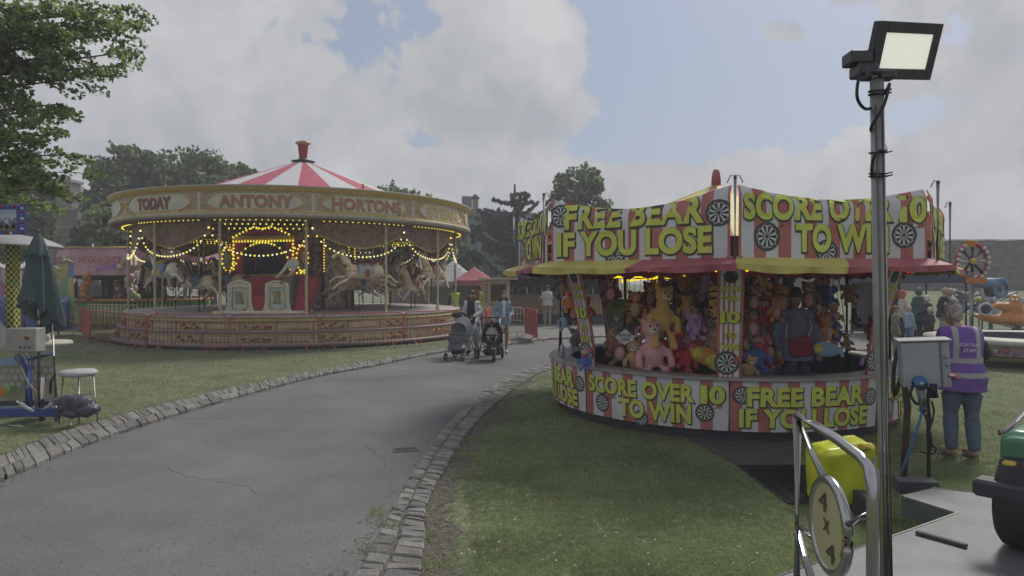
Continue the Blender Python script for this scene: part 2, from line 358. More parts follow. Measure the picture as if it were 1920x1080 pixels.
asp=mat('asphalt',(.130,.129,.131),.9,col2=(.162,.160,.161),var=.1,sc_=.55,bump=.35,bsc=170)
nt=asp.node_tree; n_=nt.nodes; l_=nt.links; tc_=[q for q in n_ if q.type=='TEX_COORD'][0]
vo=n_.new('ShaderNodeTexNoise'); vo.inputs['Scale'].default_value=90; vo.inputs['Detail'].default_value=3; l_.new(tc_.outputs['Object'],vo.inputs['Vector'])
c3=n_.new('ShaderNodeValToRGB'); c3.color_ramp.elements[0].position=.3; c3.color_ramp.elements[1].position=.72; c3.color_ramp.elements[0].color=(.72,.72,.72,1); c3.color_ramp.elements[1].color=(1.25,1.25,1.25,1); l_.new(vo.outputs['Fac'],c3.inputs['Fac'])
mm=n_.new('ShaderNodeMixRGB'); mm.blend_type='MULTIPLY'; mm.inputs['Fac'].default_value=1; cr0=[q for q in n_ if q.type=='VALTORGB' and q!=c3][0]; l_.new(cr0.outputs[0],mm.inputs['Color1']); l_.new(c3.outputs[0],mm.inputs['Color2'])
# big darker and paler repair patches, streaks
st=n_.new('ShaderNodeTexNoise'); st.inputs['Scale'].default_value=.35; st.inputs['Detail'].default_value=8; st.inputs['Roughness'].default_value=.7; st.inputs['Distortion'].default_value=1.2; l_.new(tc_.outputs['Object'],st.inputs['Vector'])
c4=n_.new('ShaderNodeValToRGB'); c4.color_ramp.elements[0].position=.38; c4.color_ramp.elements[1].position=.62; c4.color_ramp.elements[0].color=(.92,.92,.93,1); c4.color_ramp.elements[1].color=(1.07,1.06,1.04,1); l_.new(st.outputs['Fac'],c4.inputs['Fac'])
m5=n_.new('ShaderNodeMixRGB'); m5.blend_type='MULTIPLY'; m5.inputs['Fac'].default_value=1; l_.new(mm.outputs[0],m5.inputs['Color1']); l_.new(c4.outputs[0],m5.inputs['Color2']); l_.new(m5.outputs[0],n_['Principled BSDF'].inputs['Base Color'])
def resamp(p,n):
    d=[0]
    for a,b in zip(p,p[1:]): d.append(d[-1]+(b-a).length)
    o=[];j=0
    for i in range(n+1):
        t=d[-1]*i/n
        while j<len(d)-2 and d[j+1]<t: j+=1
        o.append(p[j].lerp(p[j+1],(t-d[j])/max(1e-9,d[j+1]-d[j])))
    return o
pth=MB(); A=resamp(LI,160); B=resamp(RI,160)
pth.grid(lambda u,v:(lambda a,b:a.lerp(b,v)+Vector((0,0,.004)))(A[round(u*160)],B[round(v*0+u*160)]),160,1,asp)
tag(pth.build('path'),kind='structure')
pv=MB(); pv.add([(*G(*q).xy,.003) for q in [(925,640),(1040,631),(2050,614),(2050,604),(1500,604),(1050,605),(950,606)]],[(0,1,2,3,4,5,6)],mat('worn_paving',(.15,.145,.135),.9,col2=(.19,.185,.175),sc_=1.5,bump=.3))
tag(pv.build('paved_area'),kind='structure')
# bare earth along the right kerb and the left verge, ragged edge
rg=random.Random(3); dm=mat('bare_earth',(.075,.067,.054),.95,col2=(.13,.12,.10),var=.2,sc_=14,bump=.9,bsc=50)
def verge(name,line,side,wid,i0,i1,off=0):
    L=resamp(line[i0:i1],300); d=MB(); vs=[]
    for i,p in enumerate(L):
        t=(L[min(i+1,300)]-L[max(i-1,0)]).normalized(); nn=Vector((t.y,-t.x,0))*side
        k=wid*(.5+.9*abs(noise.noise(p*1.3))+.35*noise.noise(p*6)+rg.uniform(-.08,.08))*min(1,i/12,(300-i)/60)
        vs+=[p-nn*.06+Vector((0,0,.0035)),p+nn*max(.01,k)+Vector((0,0,.0035))]
    d.add(vs,[(2*i,2*i+1,2*i+3,2*i+2) for i in range(300)],dm); tag(d.build(name),kind='structure')
verge('dirt_verge',RO,1,.34,0,len(RO)-50); verge('dirt_verge',LO,-1,.30,0,len(LO)-60)
ck=MB(); cm_=mat('crack_dark',(.075,.073,.072),.95,var=0)
for (px,py,n_c,dx_,dy_,wd_) in ((430,785,9,-.10,.02,.010),(560,860,22,.05,.12,.004),(720,880,14,-.05,.09,.004),(480,930,16,-.08,.06,.003)):
    p=G(px,py)+Vector((0,0,.0065)); pr_=[]
    for i in range(n_c): pr_+=[p-Vector((wd_*.5,wd_*.5,0)),p+Vector((wd_*.5,wd_*.5,0))]; p=p+Vector((dx_+rg.uniform(-.05,.05),dy_+rg.uniform(-.05,.05),0))
    ck.add(pr_,[(2*i,2*i+1,2*i+3,2*i+2) for i in range(n_c-1)],cm_)
tag(ck.build('path_cracks'),kind='structure')
# granite setts: two rows of real blocks each side
sm_=[mat('sett_%s'%k,c,.85,col2=tuple(x*1.35 for x in c),sc_=9,bump=.8,bsc=30) for k,c in (('grey',(.145,.142,.135)),('pale',(.18,.177,.168)),('dark',(.11,.108,.105)),('tan',(.155,.145,.128)))]
def kerb(I,O,hi,ho,split,nlen,i1):
    K=MB(); N=int(sum((b-a).length for a,b in zip(I,I[1:]))/nlen); 
    I2=resamp(I,N*8); O2=resamp(O,N*8)
    for row,(f0,f1,h) in enumerate(((0,split-.03,hi),(split+.03,1,ho))):
        i=0
        while i<N*8-12:
            stp=rg.choice((5,6,7,8,9,10)) if row==0 else rg.choice((3,4,5,6,7))
            j=min(i+stp,N*8-1); g_=.35
            a=I2[i].lerp(O2[i],f0); b=I2[j].lerp(O2[j],f0); c=I2[j].lerp(O2[j],f1); d=I2[i].lerp(O2[i],f1)
            if a.y>40: break
            s=(b-a).normalized()*.004; hh=h+rg.uniform(-.009,.009); tl=rg.uniform(-.006,.006); q=.022
            jit=lambda:Vector((rg.uniform(-.010,.010),rg.uniform(-.010,.010),0))
            bot=[a+s+jit(),b-s+jit(),c-s+jit(),d+s+jit()]; cen=(a+b+c+d)/4
            v1=[p+Vector((0,0,-.05)) for p in bot]; v2=[p+Vector((0,0,hh-.014)) for p in bot]; v3=[p+(cen-p).normalized()*q+Vector((0,0,hh+(tl if k<2 else -tl)+rg.uniform(-.003,.003))) for k,p in enumerate(bot)]
            fs=[(k,(k+1)%4,4+(k+1)%4,4+k) for k in range(4)]+[(4+k,4+(k+1)%4,8+(k+1)%4,8+k) for k in range(4)]+[(8,9,10,11)]
            K.add(v1+v2+v3,fs,rg.choice(sm_)); i=j
    # earth filled joints
    fv=[]; 
    for i in range(0,len(I2)): fv+=[I2[i].lerp(O2[i],.06)+Vector((0,0,hi-.016)),I2[i].lerp(O2[i],.95)+Vector((0,0,ho-.016))]
    K.add(fv,[(2*i,2*i+1,2*i+3,2*i+2) for i in range(len(I2)-1)],mat('joint_earth',(.11,.10,.085),.95,sc_=20,bump=.8))
    tag(K.build('kerb'),kind='structure')
kerb(RI,RO,.022,.034,.42,.16,0); kerb(LI,LO,.06,.05,.40,.19,0)
# scattered grit and dead leaves against the kerb
gr=MB(); gmats=[mat('dead_leaf',(.10,.075,.05),.8,var=.3),mat('grit',(.2,.19,.17),.9,var=.3),mat('dry_stem',(.16,.14,.09),.9)]
for (L,side,n0) in ((RI,1,340),(LI,-1,300),(RO,-1,500)):
    for _ in range(n0):
        i=rg.randrange(0,int(len(L)*.62)); p=L[i]; t=(L[i+1]-L[i]).normalized(); nn=Vector((-t.y,t.x,0))*side
        q=p+nn*abs(rg.gauss(0,.10 if L is not RO else .2))+t*rg.uniform(-.1,.1); s=rg.uniform(.006,.02); a=rg.uniform(0,6.3); u_=Vector((math.cos(a),math.sin(a),rg.uniform(-.2,.4)))*s; v_=Vector((-math.sin(a),math.cos(a),rg.uniform(0,.4)))*s*.5
        z=Vector((0,0,.012)); gr.add([q-u_+z,q-v_+z,q+u_+z,q+v_+z],[(0,1,2,3)],rg.choice(gmats))
for _ in range(620):
    q=G(rg.uniform(0,1000),700+380*rg.random()**.8)
    if not(0<q.y<16): continue
    s=rg.uniform(.003,.011); a=rg.uniform(0,6.3); u_=Vector((math.cos(a),math.sin(a),0))*s; v_=Vector((-math.sin(a),math.cos(a),.3))*s*.6; z=Vector((0,0,.009)); gr.add([q-u_+z,q-v_+z,q+u_+z,q+v_+z],[(0,1,2,3)],rg.choice(gmats))
tag(gr.build('kerbside_litter'),'dead leaves and grit scattered along the stone kerbs of the path','litter',kind='stuff')
# drain grate
dr=thing('drain_grate','rusty slotted iron drain grate in the asphalt beside the right kerb','drain',G(760,845)+Vector((0,0,.006)),R(14)); dr.scale=(.62,.62,.62)
d=MB(); im=mat('rusty_iron',(.14,.125,.11),.7,metal=.4,var=.3,sc_=20,bump=.4)
for y in(-.14,.14): d.box((0,y,.005),(.46,.035,.012),im,bev=.003)
for x in(-.215,.215): d.box((x,0,.005),(.035,.246,.012),im,bev=.003)
d.build('grate_frame',dr); d=MB()
for k in range(9): d.box((-.18+.045*k,0,.004),(.018,.246,.010),im)
d.build('bar',dr); d=MB(); d.box((0,0,-.0025),(.40,.25,.003),mat('drain_dark',(.03,.03,.03),1,var=0)); d.build('pit',dr)
# lawn blades
def inside(x,y,poly):
    c=False;j=len(poly)-1
    for i in range(len(poly)):
        xi,yi=poly[i][0],poly[i][1]; xj,yj=poly[j][0],poly[j][1]
        if (yi>y)!=(yj>y) and x<(xj-xi)*(y-yi)/(yj-yi)+xi: c=not c
        j=i
    return c
MATB=[G(*q) for q in [(1278,815),(1490,812),(1492,873),(1385,875)]]; MATK=[G(*q) for q in [(1385,876),(1530,876),(1560,948),(1480,948)]]
PP=[p for p in LO[::4]]+[p for p in RO[::-4]]
bm_=[leafmat('blade_green',(.24,.32,.14),.3),leafmat('blade_olive',(.30,.35,.18),.3),leafmat('blade_straw',(.33,.32,.19),.2),leafmat('blade_dark',(.20,.27,.12),.3)]
vs=[];fs=[];mi=[]; mk=[G(*q) for q in [(1690,1080),(1500,1080),(1500,1040),(1660,985),(1690,1000)]]
cnt=0
while cnt<86000:
    if rg.random()<.72: px=rg.uniform(780,1920); py=rg.uniform(700,1090)
    else: px=rg.uniform(-10,1000); py=rg.uniform(655,905)
    p=G(px,py); x,y=p.x,p.y
    if inside(x,y,PP) or inside(x,y,MATB) or inside(x,y,MATK): cnt+=.3; continue
    if (x-3.18)**2+(y-10.4)**2<5.5: cnt+=.3; continue
    dn=noise.noise(Vector((x*1.1,y*1.1,3)))
    near=min(abs((Vector((x,y,0))-q).length) for q in RO[0:110:6]) if px>760 else 9
    if near<.36 and rg.random()<.8: continue
    hh=rg.uniform(.012,.034)*(1+.5*dn)*(.8+.025*y); ww=.0022*(.75+.14*y); a=rg.uniform(0,PI); le=rg.uniform(.0,.03); b=rg.uniform(0,6.3)
    for _ in range(2):
        x2=x+rg.uniform(-.02,.02); y2=y+rg.uniform(-.02,.02); z0=gh(x2,y2); o=len(vs); a=rg.uniform(0,PI); b=rg.uniform(0,6.3)
        vs+=[(x2-math.cos(a)*ww,y2-math.sin(a)*ww,z0),(x2+math.cos(a)*ww,y2+math.sin(a)*ww,z0),(x2+math.cos(b)*le,y2+math.sin(b)*le,z0+hh)]; fs.append((o,o+1,o+2)); r_=rg.random()
        mi.append(0 if r_<.42-.2*dn else 1 if r_<.80 else 2 if r_<.88 else 3)
    cnt+=1
me=bpy.data.meshes.new('lawn_grass'); me.from_pydata(vs,[],fs)
for m in bm_: me.materials.append(m)
me.polygons.foreach_set('material_index',mi); o=bpy.data.objects.new('lawn_grass',me); COL.objects.link(o); tag(o,'short mown green grass of the park lawns','grass',kind='stuff')
# small white daisies
dz=MB(); dmw=mat('daisy_white',(.6,.6,.58),.8,var=0)
for _ in range(110):
    p=G(rg.uniform(820,1560),rg.uniform(800,1080))
    if inside(p.x,p.y,PP) or inside(p.x,p.y,MATB) or inside(p.x,p.y,MATK): continue
    s=rg.uniform(.004,.008); dz.add([p+Vector((math.cos(k*1.26)*s,math.sin(k*1.26)*s,.032)) for k in range(5)],[(0,1,2,3,4)],dmw)
tag(dz.build('daisies'),'tiny white daisies dotted over the near lawn','flowers',kind='stuff')
# tufts at the kerb
tf=MB()
for (px,py,nn,hh) in [(712,965,60,.07),(730,990,50,.06),(705,1040,40,.06),(800,1010,60,.06),(795,900,50,.05),(1025,918,90,.05),(700,1030,30,.06),(815,1065,60,.06),(140,800,60,.07),(170,797,40,.06)]:
    c=G(px,py)
    for _ in range(nn):
        q=c+Vector((rg.gauss(0,.05),rg.gauss(0,.05),0)); a=rg.uniform(0,6.3); hq=hh*rg.uniform(.4,1.1)
        tf.add([q-Vector((.004,0,0)),q+Vector((.004,0,0)),q+Vector((math.cos(a)*.03,math.sin(a)*.03,hq))],[(0,1,2)],rg.choice(bm_))
tag(tf.build('weed_tufts'),'taller weeds and grass tufts sprouting beside the kerb','weeds',kind='stuff')
# mats in front of the darts stall
mb=MB(); mb.prism([(p.x,p.y) for p in MATB],.006,mat('brown_mat_fibre',(.072,.058,.056),.95,col2=(.09,.075,.07),sc_=5,bump=.5,bsc=120),Matrix.Translation((0,0,.006)))
tag(mb.build('entrance_mat'),'plain brown mat lying on the grass in front of the darts stall','mat')
mb=MB(); km=mat('black_rubber',(.022,.024,.027),.6,var=.3,sc_=30); c=[Vector((p.x,p.y,.008)) for p in MATK]
mb.prism([(p.x,p.y) for p in MATK],.003,mat('mat_under',(.015,.016,.018),.9,sc_=40,col2=(.06,.065,.07),var=.3),Matrix.Translation((0,0,.006)))
q=lambda u,v:(c[0].lerp(c[1],u)).lerp(c[3].lerp(c[2],u),v)+Vector((0,0,.006))
for k in range(31): mb.tube([q(k/30,0),q(k/30,1)],.008,km,4)
for k in range(27): mb.tube([q(0,k/26),q(1,k/26)],.008,km,4)
for k in range(4): pass
tag(mb.build('rubber_mat'),'black open mesh rubber mat on the grass nearer the camera than the brown mat','mat')
# ------------------------------------------------------------ darts stall
red=mat('stripe_red',(.36,.10,.085),.55,col2=(.44,.17,.15),var=.1,sc_=2.5)
whi=mat('stripe_white',(.52,.52,.55),.55,col2=(.60,.60,.62),var=.06,sc_=2)
yel=mat('letter_yellow',(.50,.55,.085),.5,col2=(.58,.61,.12),var=.08,sc_=3)
edg=mat('letter_edge',(.06,.065,.04),.5,var=0)
bdk=mat('board_black',(.02,.022,.028),.5,var=0); bcr=mat('board_cream',(.50,.50,.49),.5,var=.05); brm=mat('board_rim',(.06,.065,.075),.5,var=.2,sc_=20)
galv=mat('galvanised',(.33,.34,.36),.42,metal=.85,var=.2,sc_=12)
aly=mat('awning_yellow',(.42,.36,.08),.6,col2=(.50,.45,.14),var=.1,sc_=2.2); alr=mat('awning_red',(.29,.07,.085),.6,col2=(.37,.12,.14),var=.1,sc_=2.2)
navy=mat('navy_cloth',(.05,.058,.10),.85,var=.25,sc_=6); blk=mat('black_paint',(.045,.045,.053),.5,var=.2)
SC=Vector((3.18,10.4,0)); A0=R(256.5)
stall=thing('darts_stall','round darts stall with striped lettered banners and a yellow and red awning','fair stall',SC)
def vert(k,r): a=A0+k*PI/4; return Vector((r*math.cos(a),r*math.sin(a),0))
SCORE=('SCORE OVER 10','TO WIN'); FREE=('FREE BEAR','IF YOU LOSE')
def panel_print(mb,mf,W,z0,z1,kind,ru=1):
    """wording and dartboards of one printed panel; mf(u,v,off) maps it on the cloth"""
    hh=z1-z0; cu=W/2
    db=lambda u,v,r:dartboard(mb,mf,u*W,z0+v*hh,r*hh,.004,dark=bdk,cream=bcr,rim=brm)
    if kind=='S':
        db(.16,.30,.20); db(.86,.34,.185); db(.46,.10,.17)
        kw=dict(mf=mf,v0=z0+.52*hh,v1=z0+.89*hh,mt=yel,off=.011,edge=edg); write(mb,s='SCORE OVER',u0=.04*W,u1=.80*W,**kw); write(mb,s='1',u0=.835*W,u1=.875*W,**kw); write(mb,s='0',u0=.885*W,u1=.975*W,**kw)
        write(mb,mf=mf,s='TO WIN',u0=.30*W,u1=.78*W,v0=z0+.09*hh,v1=z0+.48*hh,mt=yel,off=.011,edge=edg)
        for (u,v) in((.24,.45),(.93,.46),(.73,.38)):
            a=mf(u*W,z0+v*hh,.007); mb.tube([mf((u-.045)*W,z0+(v-.06)*hh,.008),a],.004,edg,4); mb.add([mf(u*W-.01,z0+(v-.02)*hh,.009),mf((u+.03)*W,z0+(v-.01)*hh,.009),mf((u+.035)*W,z0+(v+.05)*hh,.009),mf(u*W,z0+(v+.035)*hh,.009)],[(0,1,2,3)],red)
    else:
        db(.075,.72,.185); db(.93,.62,.185); db(.40,.08,.16)
        write(mb,mf=mf,s='FREE BEAR',u0=.10*W,u1=.86*W,v0=z0+.50*hh,v1=z0+.885*hh,mt=yel,off=.011,edge=edg)
        write(mb,mf=mf,s='IF YOU LOSE',u0=.055*W,u1=.90*W,v0=z0+.08*hh,v1=z0+.46*hh,mt=yel,off=.011,edge=edg)
# upper banners
RB=3.16; zb0,zb1=2.165,2.99
for k in range(8):
    a=vert(k,RB); b=vert(k+1,RB); W=(b-a).length; t=(b-a)/W; nn=Vector((t.y,-t.x,0)); mg_=.045
    sag=[.15,.14,.13,.2,.2,.22,.16,.19][k]
    def top(u,s_=sag): q=u/W; return zb1-s_*(4*q*(1-q))**1.25-(.0)
    def mf(u,v,o=0,a=a,t=t,nn=nn,W=W,k=k,top=top):
        u=min(max(u,mg_),W-mg_); tp=top(u); 
        w_=.012*math.sin(u*9+k)+.010*math.sin(u*23+2*k)*((v-zb0)/(zb1-zb0))
        vv=min(v,tp); roll=max(0,.10-(tp-vv))/.10
        return a+t*u+nn*(o+w_-.05*roll*roll)+Vector((0,0,vv))
    bn=MB(); ns=32
    bn.grid(lambda u,v:mf(u*W,zb0+v*(top(min(max(u*W,mg_),W-mg_))-zb0)),ns*2,8,whi,mf=lambda i,j:red if (i//2)%4 in(0,3) or (i//2)%4==1 and i%2==0 and 0 else whi)
    kind='S' if k in(0,2,4,6) else 'F'   # side k runs from vertex k to k+1
    bo=bn.build('banner',stall); tx=MB(); panel_print(tx,mf,W,zb0,zb1,kind); tx.build('lettering',bo)
# banner poles at the corners, with hooks and ties
for k in range(8):
    p=MB(); a=vert(k,3.24); p.tube([a+Vector((0,0,1.98)),a+Vector((0,0,3.05))],.019,galv,8); p.tube([a+Vector((0,0,3.045)),a+Vector((0,0,3.065))],.03,galv,8)
    for j in(-1,1):
        e=(vert(k+j,3.2)-a).normalized(); p.tube([a+Vector((0,0,3.06)),a+e*.05+Vector((0,0,3.07)),a+e*.09+Vector((0,0,2.99))],.006,edg,5)
        p.tube([a+Vector((0,0,2.10)),a+e*.09+Vector((0,0,2.19))],.005,navy,4); p.tube([a+Vector((0,0,2.08)),a+e*.12+Vector((0,0,2.14)),a+e*.16+Vector((0,0,2.10))],.005,navy,4)
    p.sph(a+Vector((0,0,2.08)),(.05,.05,.035),navy,8,5); p.build('pole',stall)
# awning: steep sloping skirt, valance with scallops, yellow half and red half on each side
for k in range(8):
    for half in(0,1):
        m=aly if half==0 else alr; q=MB()
        a=vert(k,1); b=vert(k+1,1)
        def pt(u,r,z): return (a.lerp(b,u))*r+Vector((0,0,z))
        def slope(u,v,half=half,k=k):
            uu=half*.5+u*.5; slant=(.06*(1-v)) if 0<uu<1 else 0; uu2=uu if uu in(0,1) else uu+ (slant if abs(uu-.5)<.26 else 0)*(1-abs(uu-.5)*4 if abs(uu-.5)<.25 else 0)
            bulge=.02*math.sin(PI*v)+.008*math.sin(uu*40+k)*v
            return pt(uu2,3.12+.30*v+bulge,2.19-.09*v-.035*math.sin(PI*uu)*v+.004*math.sin(uu*29+k*3)*v)
        q.grid(slope,14,6,m)
        def val(u,v,half=half,k=k):
            uu=half*.5+u*.5; ln=.055+.022*abs(math.sin(uu*PI*3+k))+.015*math.sin(uu*7+k)
            return pt(uu,3.42+.02*math.sin(uu*33+k)*v+.012*math.sin(uu*70)*v,2.105-.035*math.sin(PI*uu)-ln*v)
        q.grid(val,28,3,m); q.build('awning_panel',stall)
# roof canopy, yellow and red segments, and finial
q=MB()
for k in range(8):
    for h2 in(0,1):
        m=(aly,alr)[h2]
        def rf(u,v,k=k,h2=h2):
            a=vert(k,1).lerp(vert(k+1,1),h2*.5+u*.5); r=3.1*(1-v); return a*r+Vector((0,0,2.42+1.02*v-.10*math.sin(PI*v)*.6))
        q.grid(rf,4,10,m)
q.build('roof',stall)
q=MB(); q.lathe([(0,3.36),(.075,3.36),(.072,3.52),(.06,3.60),(.045,3.655),(0,3.67)],alr,12); q.build('finial',stall)
# eaves frame and rafters
q=MB(); q.tube([vert(k,3.08)+Vector((0,0,2.12)) for k in range(8)],.03,blk,6,closed=True); q.tube([vert(k,2.5)+Vector((0,0,2.07)) for k in range(8)],.025,blk,6,closed=True)
for k in range(8): q.tube([vert(k,3.24)+Vector((0,0,2.1)),vert(k,2.5)+Vector((0,0,2.12)),vert(k,.3)+Vector((0,0,2.9))],.022,blk,6)
q.build('roof_frame',stall)
# scalloped inner fringe
q=MB()
def fr(u,v):
    a=u*2*PI; return Vector((2.55*math.cos(a),2.55*math.sin(a),2.06-v*(.06+.05*abs(math.sin(a*28)))))
q.grid(fr,224,1,alr,mf=lambda i,j:mat('fringe_red',(.16,.012,.03),.7)); q.build('fringe',stall)
# counter ring and skirt
ang=lambda u,r: A0+u/r
RK=2.56; k0,k1=.13,.735
q=MB()
cr_=lambda u,v,o=0:Vector(((RK+o-.03*(1-(v-k0)/(k1-k0)))*math.cos(u/RK),(RK+o-.03*(1-(v-k0)/(k1-k0)))*math.sin(u/RK),v))
q.grid(lambda u,v:cr_(A0*RK+u*2*PI*RK,k0+v*(k1-k0)),432,4,whi,mf=lambda i,j:red if i%9 in(0,1,2,3) else whi)
sk=q.build('skirt',stall)
for k in range(8):
    W=RK*PI/4; tx=MB(); u_0=A0*RK+k*W
    mf=lambda u,v,o=0,u_0=u_0:cr_(u_0+u,v,o)
    panel_print(tx,mf,W,k0,k1,'F' if k in(0,2,4,6) else 'S')
    tx.tube([mf(0,k0,.005),mf(0,k1,.005)],.009,red if k%2 else blk,5); tx.build('lettering',sk)
q=MB(); top_=mat('counter_top',(.22,.20,.19),.45,col2=(.30,.28,.27),sc_=4,var=.1)
q.lathe([(RK+.035,.735),(RK+.04,.755),(RK+.03,.768),(RK-.30,.768),(RK-.31,.74)],top_,96)
q.build('counter',stall)
q=MB(); q.lathe([(RK-.3,.74),(RK-.3,.15),(RK-.6,.12)],navy,64); q.lathe([(RK-.1,.0),(RK-.1,.20)],blk,64); q.build('inner_wall',stall)
# lettered uprights leaning out to the eaves
stp=lambda i:red if i in(0,3,6,9) else whi
for k in range(8):
    if k in(2,6): q=MB(); q.tube([vert(k,2.45)+Vector((0,0,.7)),vert(k,2.45)+Vector((0,0,2.1))],.038,blk,8); q.build('post',stall); continue
    a=vert(k,1); t=Vector((-a.y,a.x,0)); W=.27; z0,z1=.77,2.1; p=MB()
    def mf(u,v,o=0,a=a,t=t):
        f=(v-z0)/(z1-z0); return a*(2.50+.30*f**1.5+o)+t*(u-W/2)*(1+.05*f)+Vector((0,0,v))
    p.grid(lambda u,v:mf(u*W,z0+v*(z1-z0)),10,14,whi,mf=lambda i,j:red if i in(0,9) or (j<13 and i in(2,4,6) and not(2<i<3)) and i%2==0 and i!=8 else whi)
    for s_ in(0,1): p.tube([mf(s_*W,z0+(z1-z0)*j/6,-.012) for j in range(7)],.014,red,5)
    po=p.build('upright',stall); x=MB()
    dartboard(x,mf,W*.40,z0+.17,.145,.004,dark=bdk,cream=bcr,rim=brm); x.build('dartboard',po); x=MB(); dartboard(x,mf,W*.5,z1-.13,.075,.004,dark=bdk,cream=brm,rim=bdk); x.build('dartboard',po)
    def cen(s,v0,v1,w_,po=po):
        x=MB(); write(x,mf=mf,s=s,u0=W/2-w_/2,u1=W/2+w_/2,v0=v0,v1=v1,mt=yel,off=.010,edge=edg,eb=.03); x.build('lettering',po)
    cen('SCORE',1.80,1.86,.24); cen('OVER',1.69,1.75,.2); x=MB(); kw=dict(mf=mf,v0=1.42,v1=1.565,mt=yel,off=.010,edge=edg); write(x,s='1',u0=W/2-.11,u1=W/2-.055,**kw); write(x,s='0',u0=W/2-.035,u1=W/2+.11,**kw); x.build('lettering',po); cen('TO',1.24,1.32,.14); cen('WIN',1.10,1.18,.21)
    x=MB(); x.add([mf(.17,.95,.006),mf(.24,.955,.006),mf(.25,1.03,.006),mf(.18,1.01,.006)],[(0,1,2,3)],red)
    x.build('painted_flight',po)
# side posts
for (px,y) in((1172,9.2),(1588,9.2)):
    p=MB(); x=(px-960)/F*y; p.tube([Vector((x,y,.7))-SC,Vector((x,y,2.1))-SC],.03,blk,8); p.build('post',stall)
# display plinth and prize rack in the middle
q=MB(); q.lathe([(0,.0),(1.75,.0),(1.75,.42),(1.70,.46),(0,.46)],mat('blue_plinth_cloth',(.020,.035,.085),.85,var=.25,sc_=5),40); q.build('display_plinth',stall)
q=MB(); dk=mat('dark_backcloth',(.13,.07,.085),.9,var=.3,sc_=3)
q.lathe([(.62,.4),(.64,1.2),(.62,2.14)],dk,28,wob=lambda a,z:1+.03*math.sin(a*14))
for k in range(10):
    a=k*PI/5; q.tube([(.95*math.cos(a),.95*math.sin(a),.46),(.95*math.cos(a),.95*math.sin(a),2.3)],.014,galv,6)
q.lathe([(1.04,2.05),(1.06,2.07),(1.04,2.09),(1.02,2.07),(1.04,2.05)],galv,36); q.lathe([(1.04,1.5),(1.06,1.52),(1.04,1.54),(1.02,1.52),(1.04,1.5)],galv,36)
q.build('prize_rack',stall)
# lit yellow tube lights and small coloured bulbs under the eaves
lt=mat('yellow_tube_light',(.8,.6,.02),.4,var=0,emit=(1,.72,.01),es=.8)
for (a,b) in(((1140,519,8.9),(1232,520,9.3)),((1165,527,9.9),(1262,520,10.2)),((1232,522,10.2),(1306,514,9.8))):
    q=MB(); q.tube([P(*a)-SC,P(*b)-SC],.022,lt,8); q.build('tube_light',stall)
q=MB(); rl=mat('red_bulb',(.4,.02,.02),.3,var=0,emit=(1,.08,.04),es=.6)
for k in range(54):
    a=A0-.9+k*.034*1.3; c=Vector((2.62*math.cos(a),2.62*math.sin(a),2.045)); q.sph(c,.019,lt if k%3==1 and k<30 else rl if k%3==0 else blk,7,5); 
tag(q.build('eaves_bulbs',stall),kind='stuff')
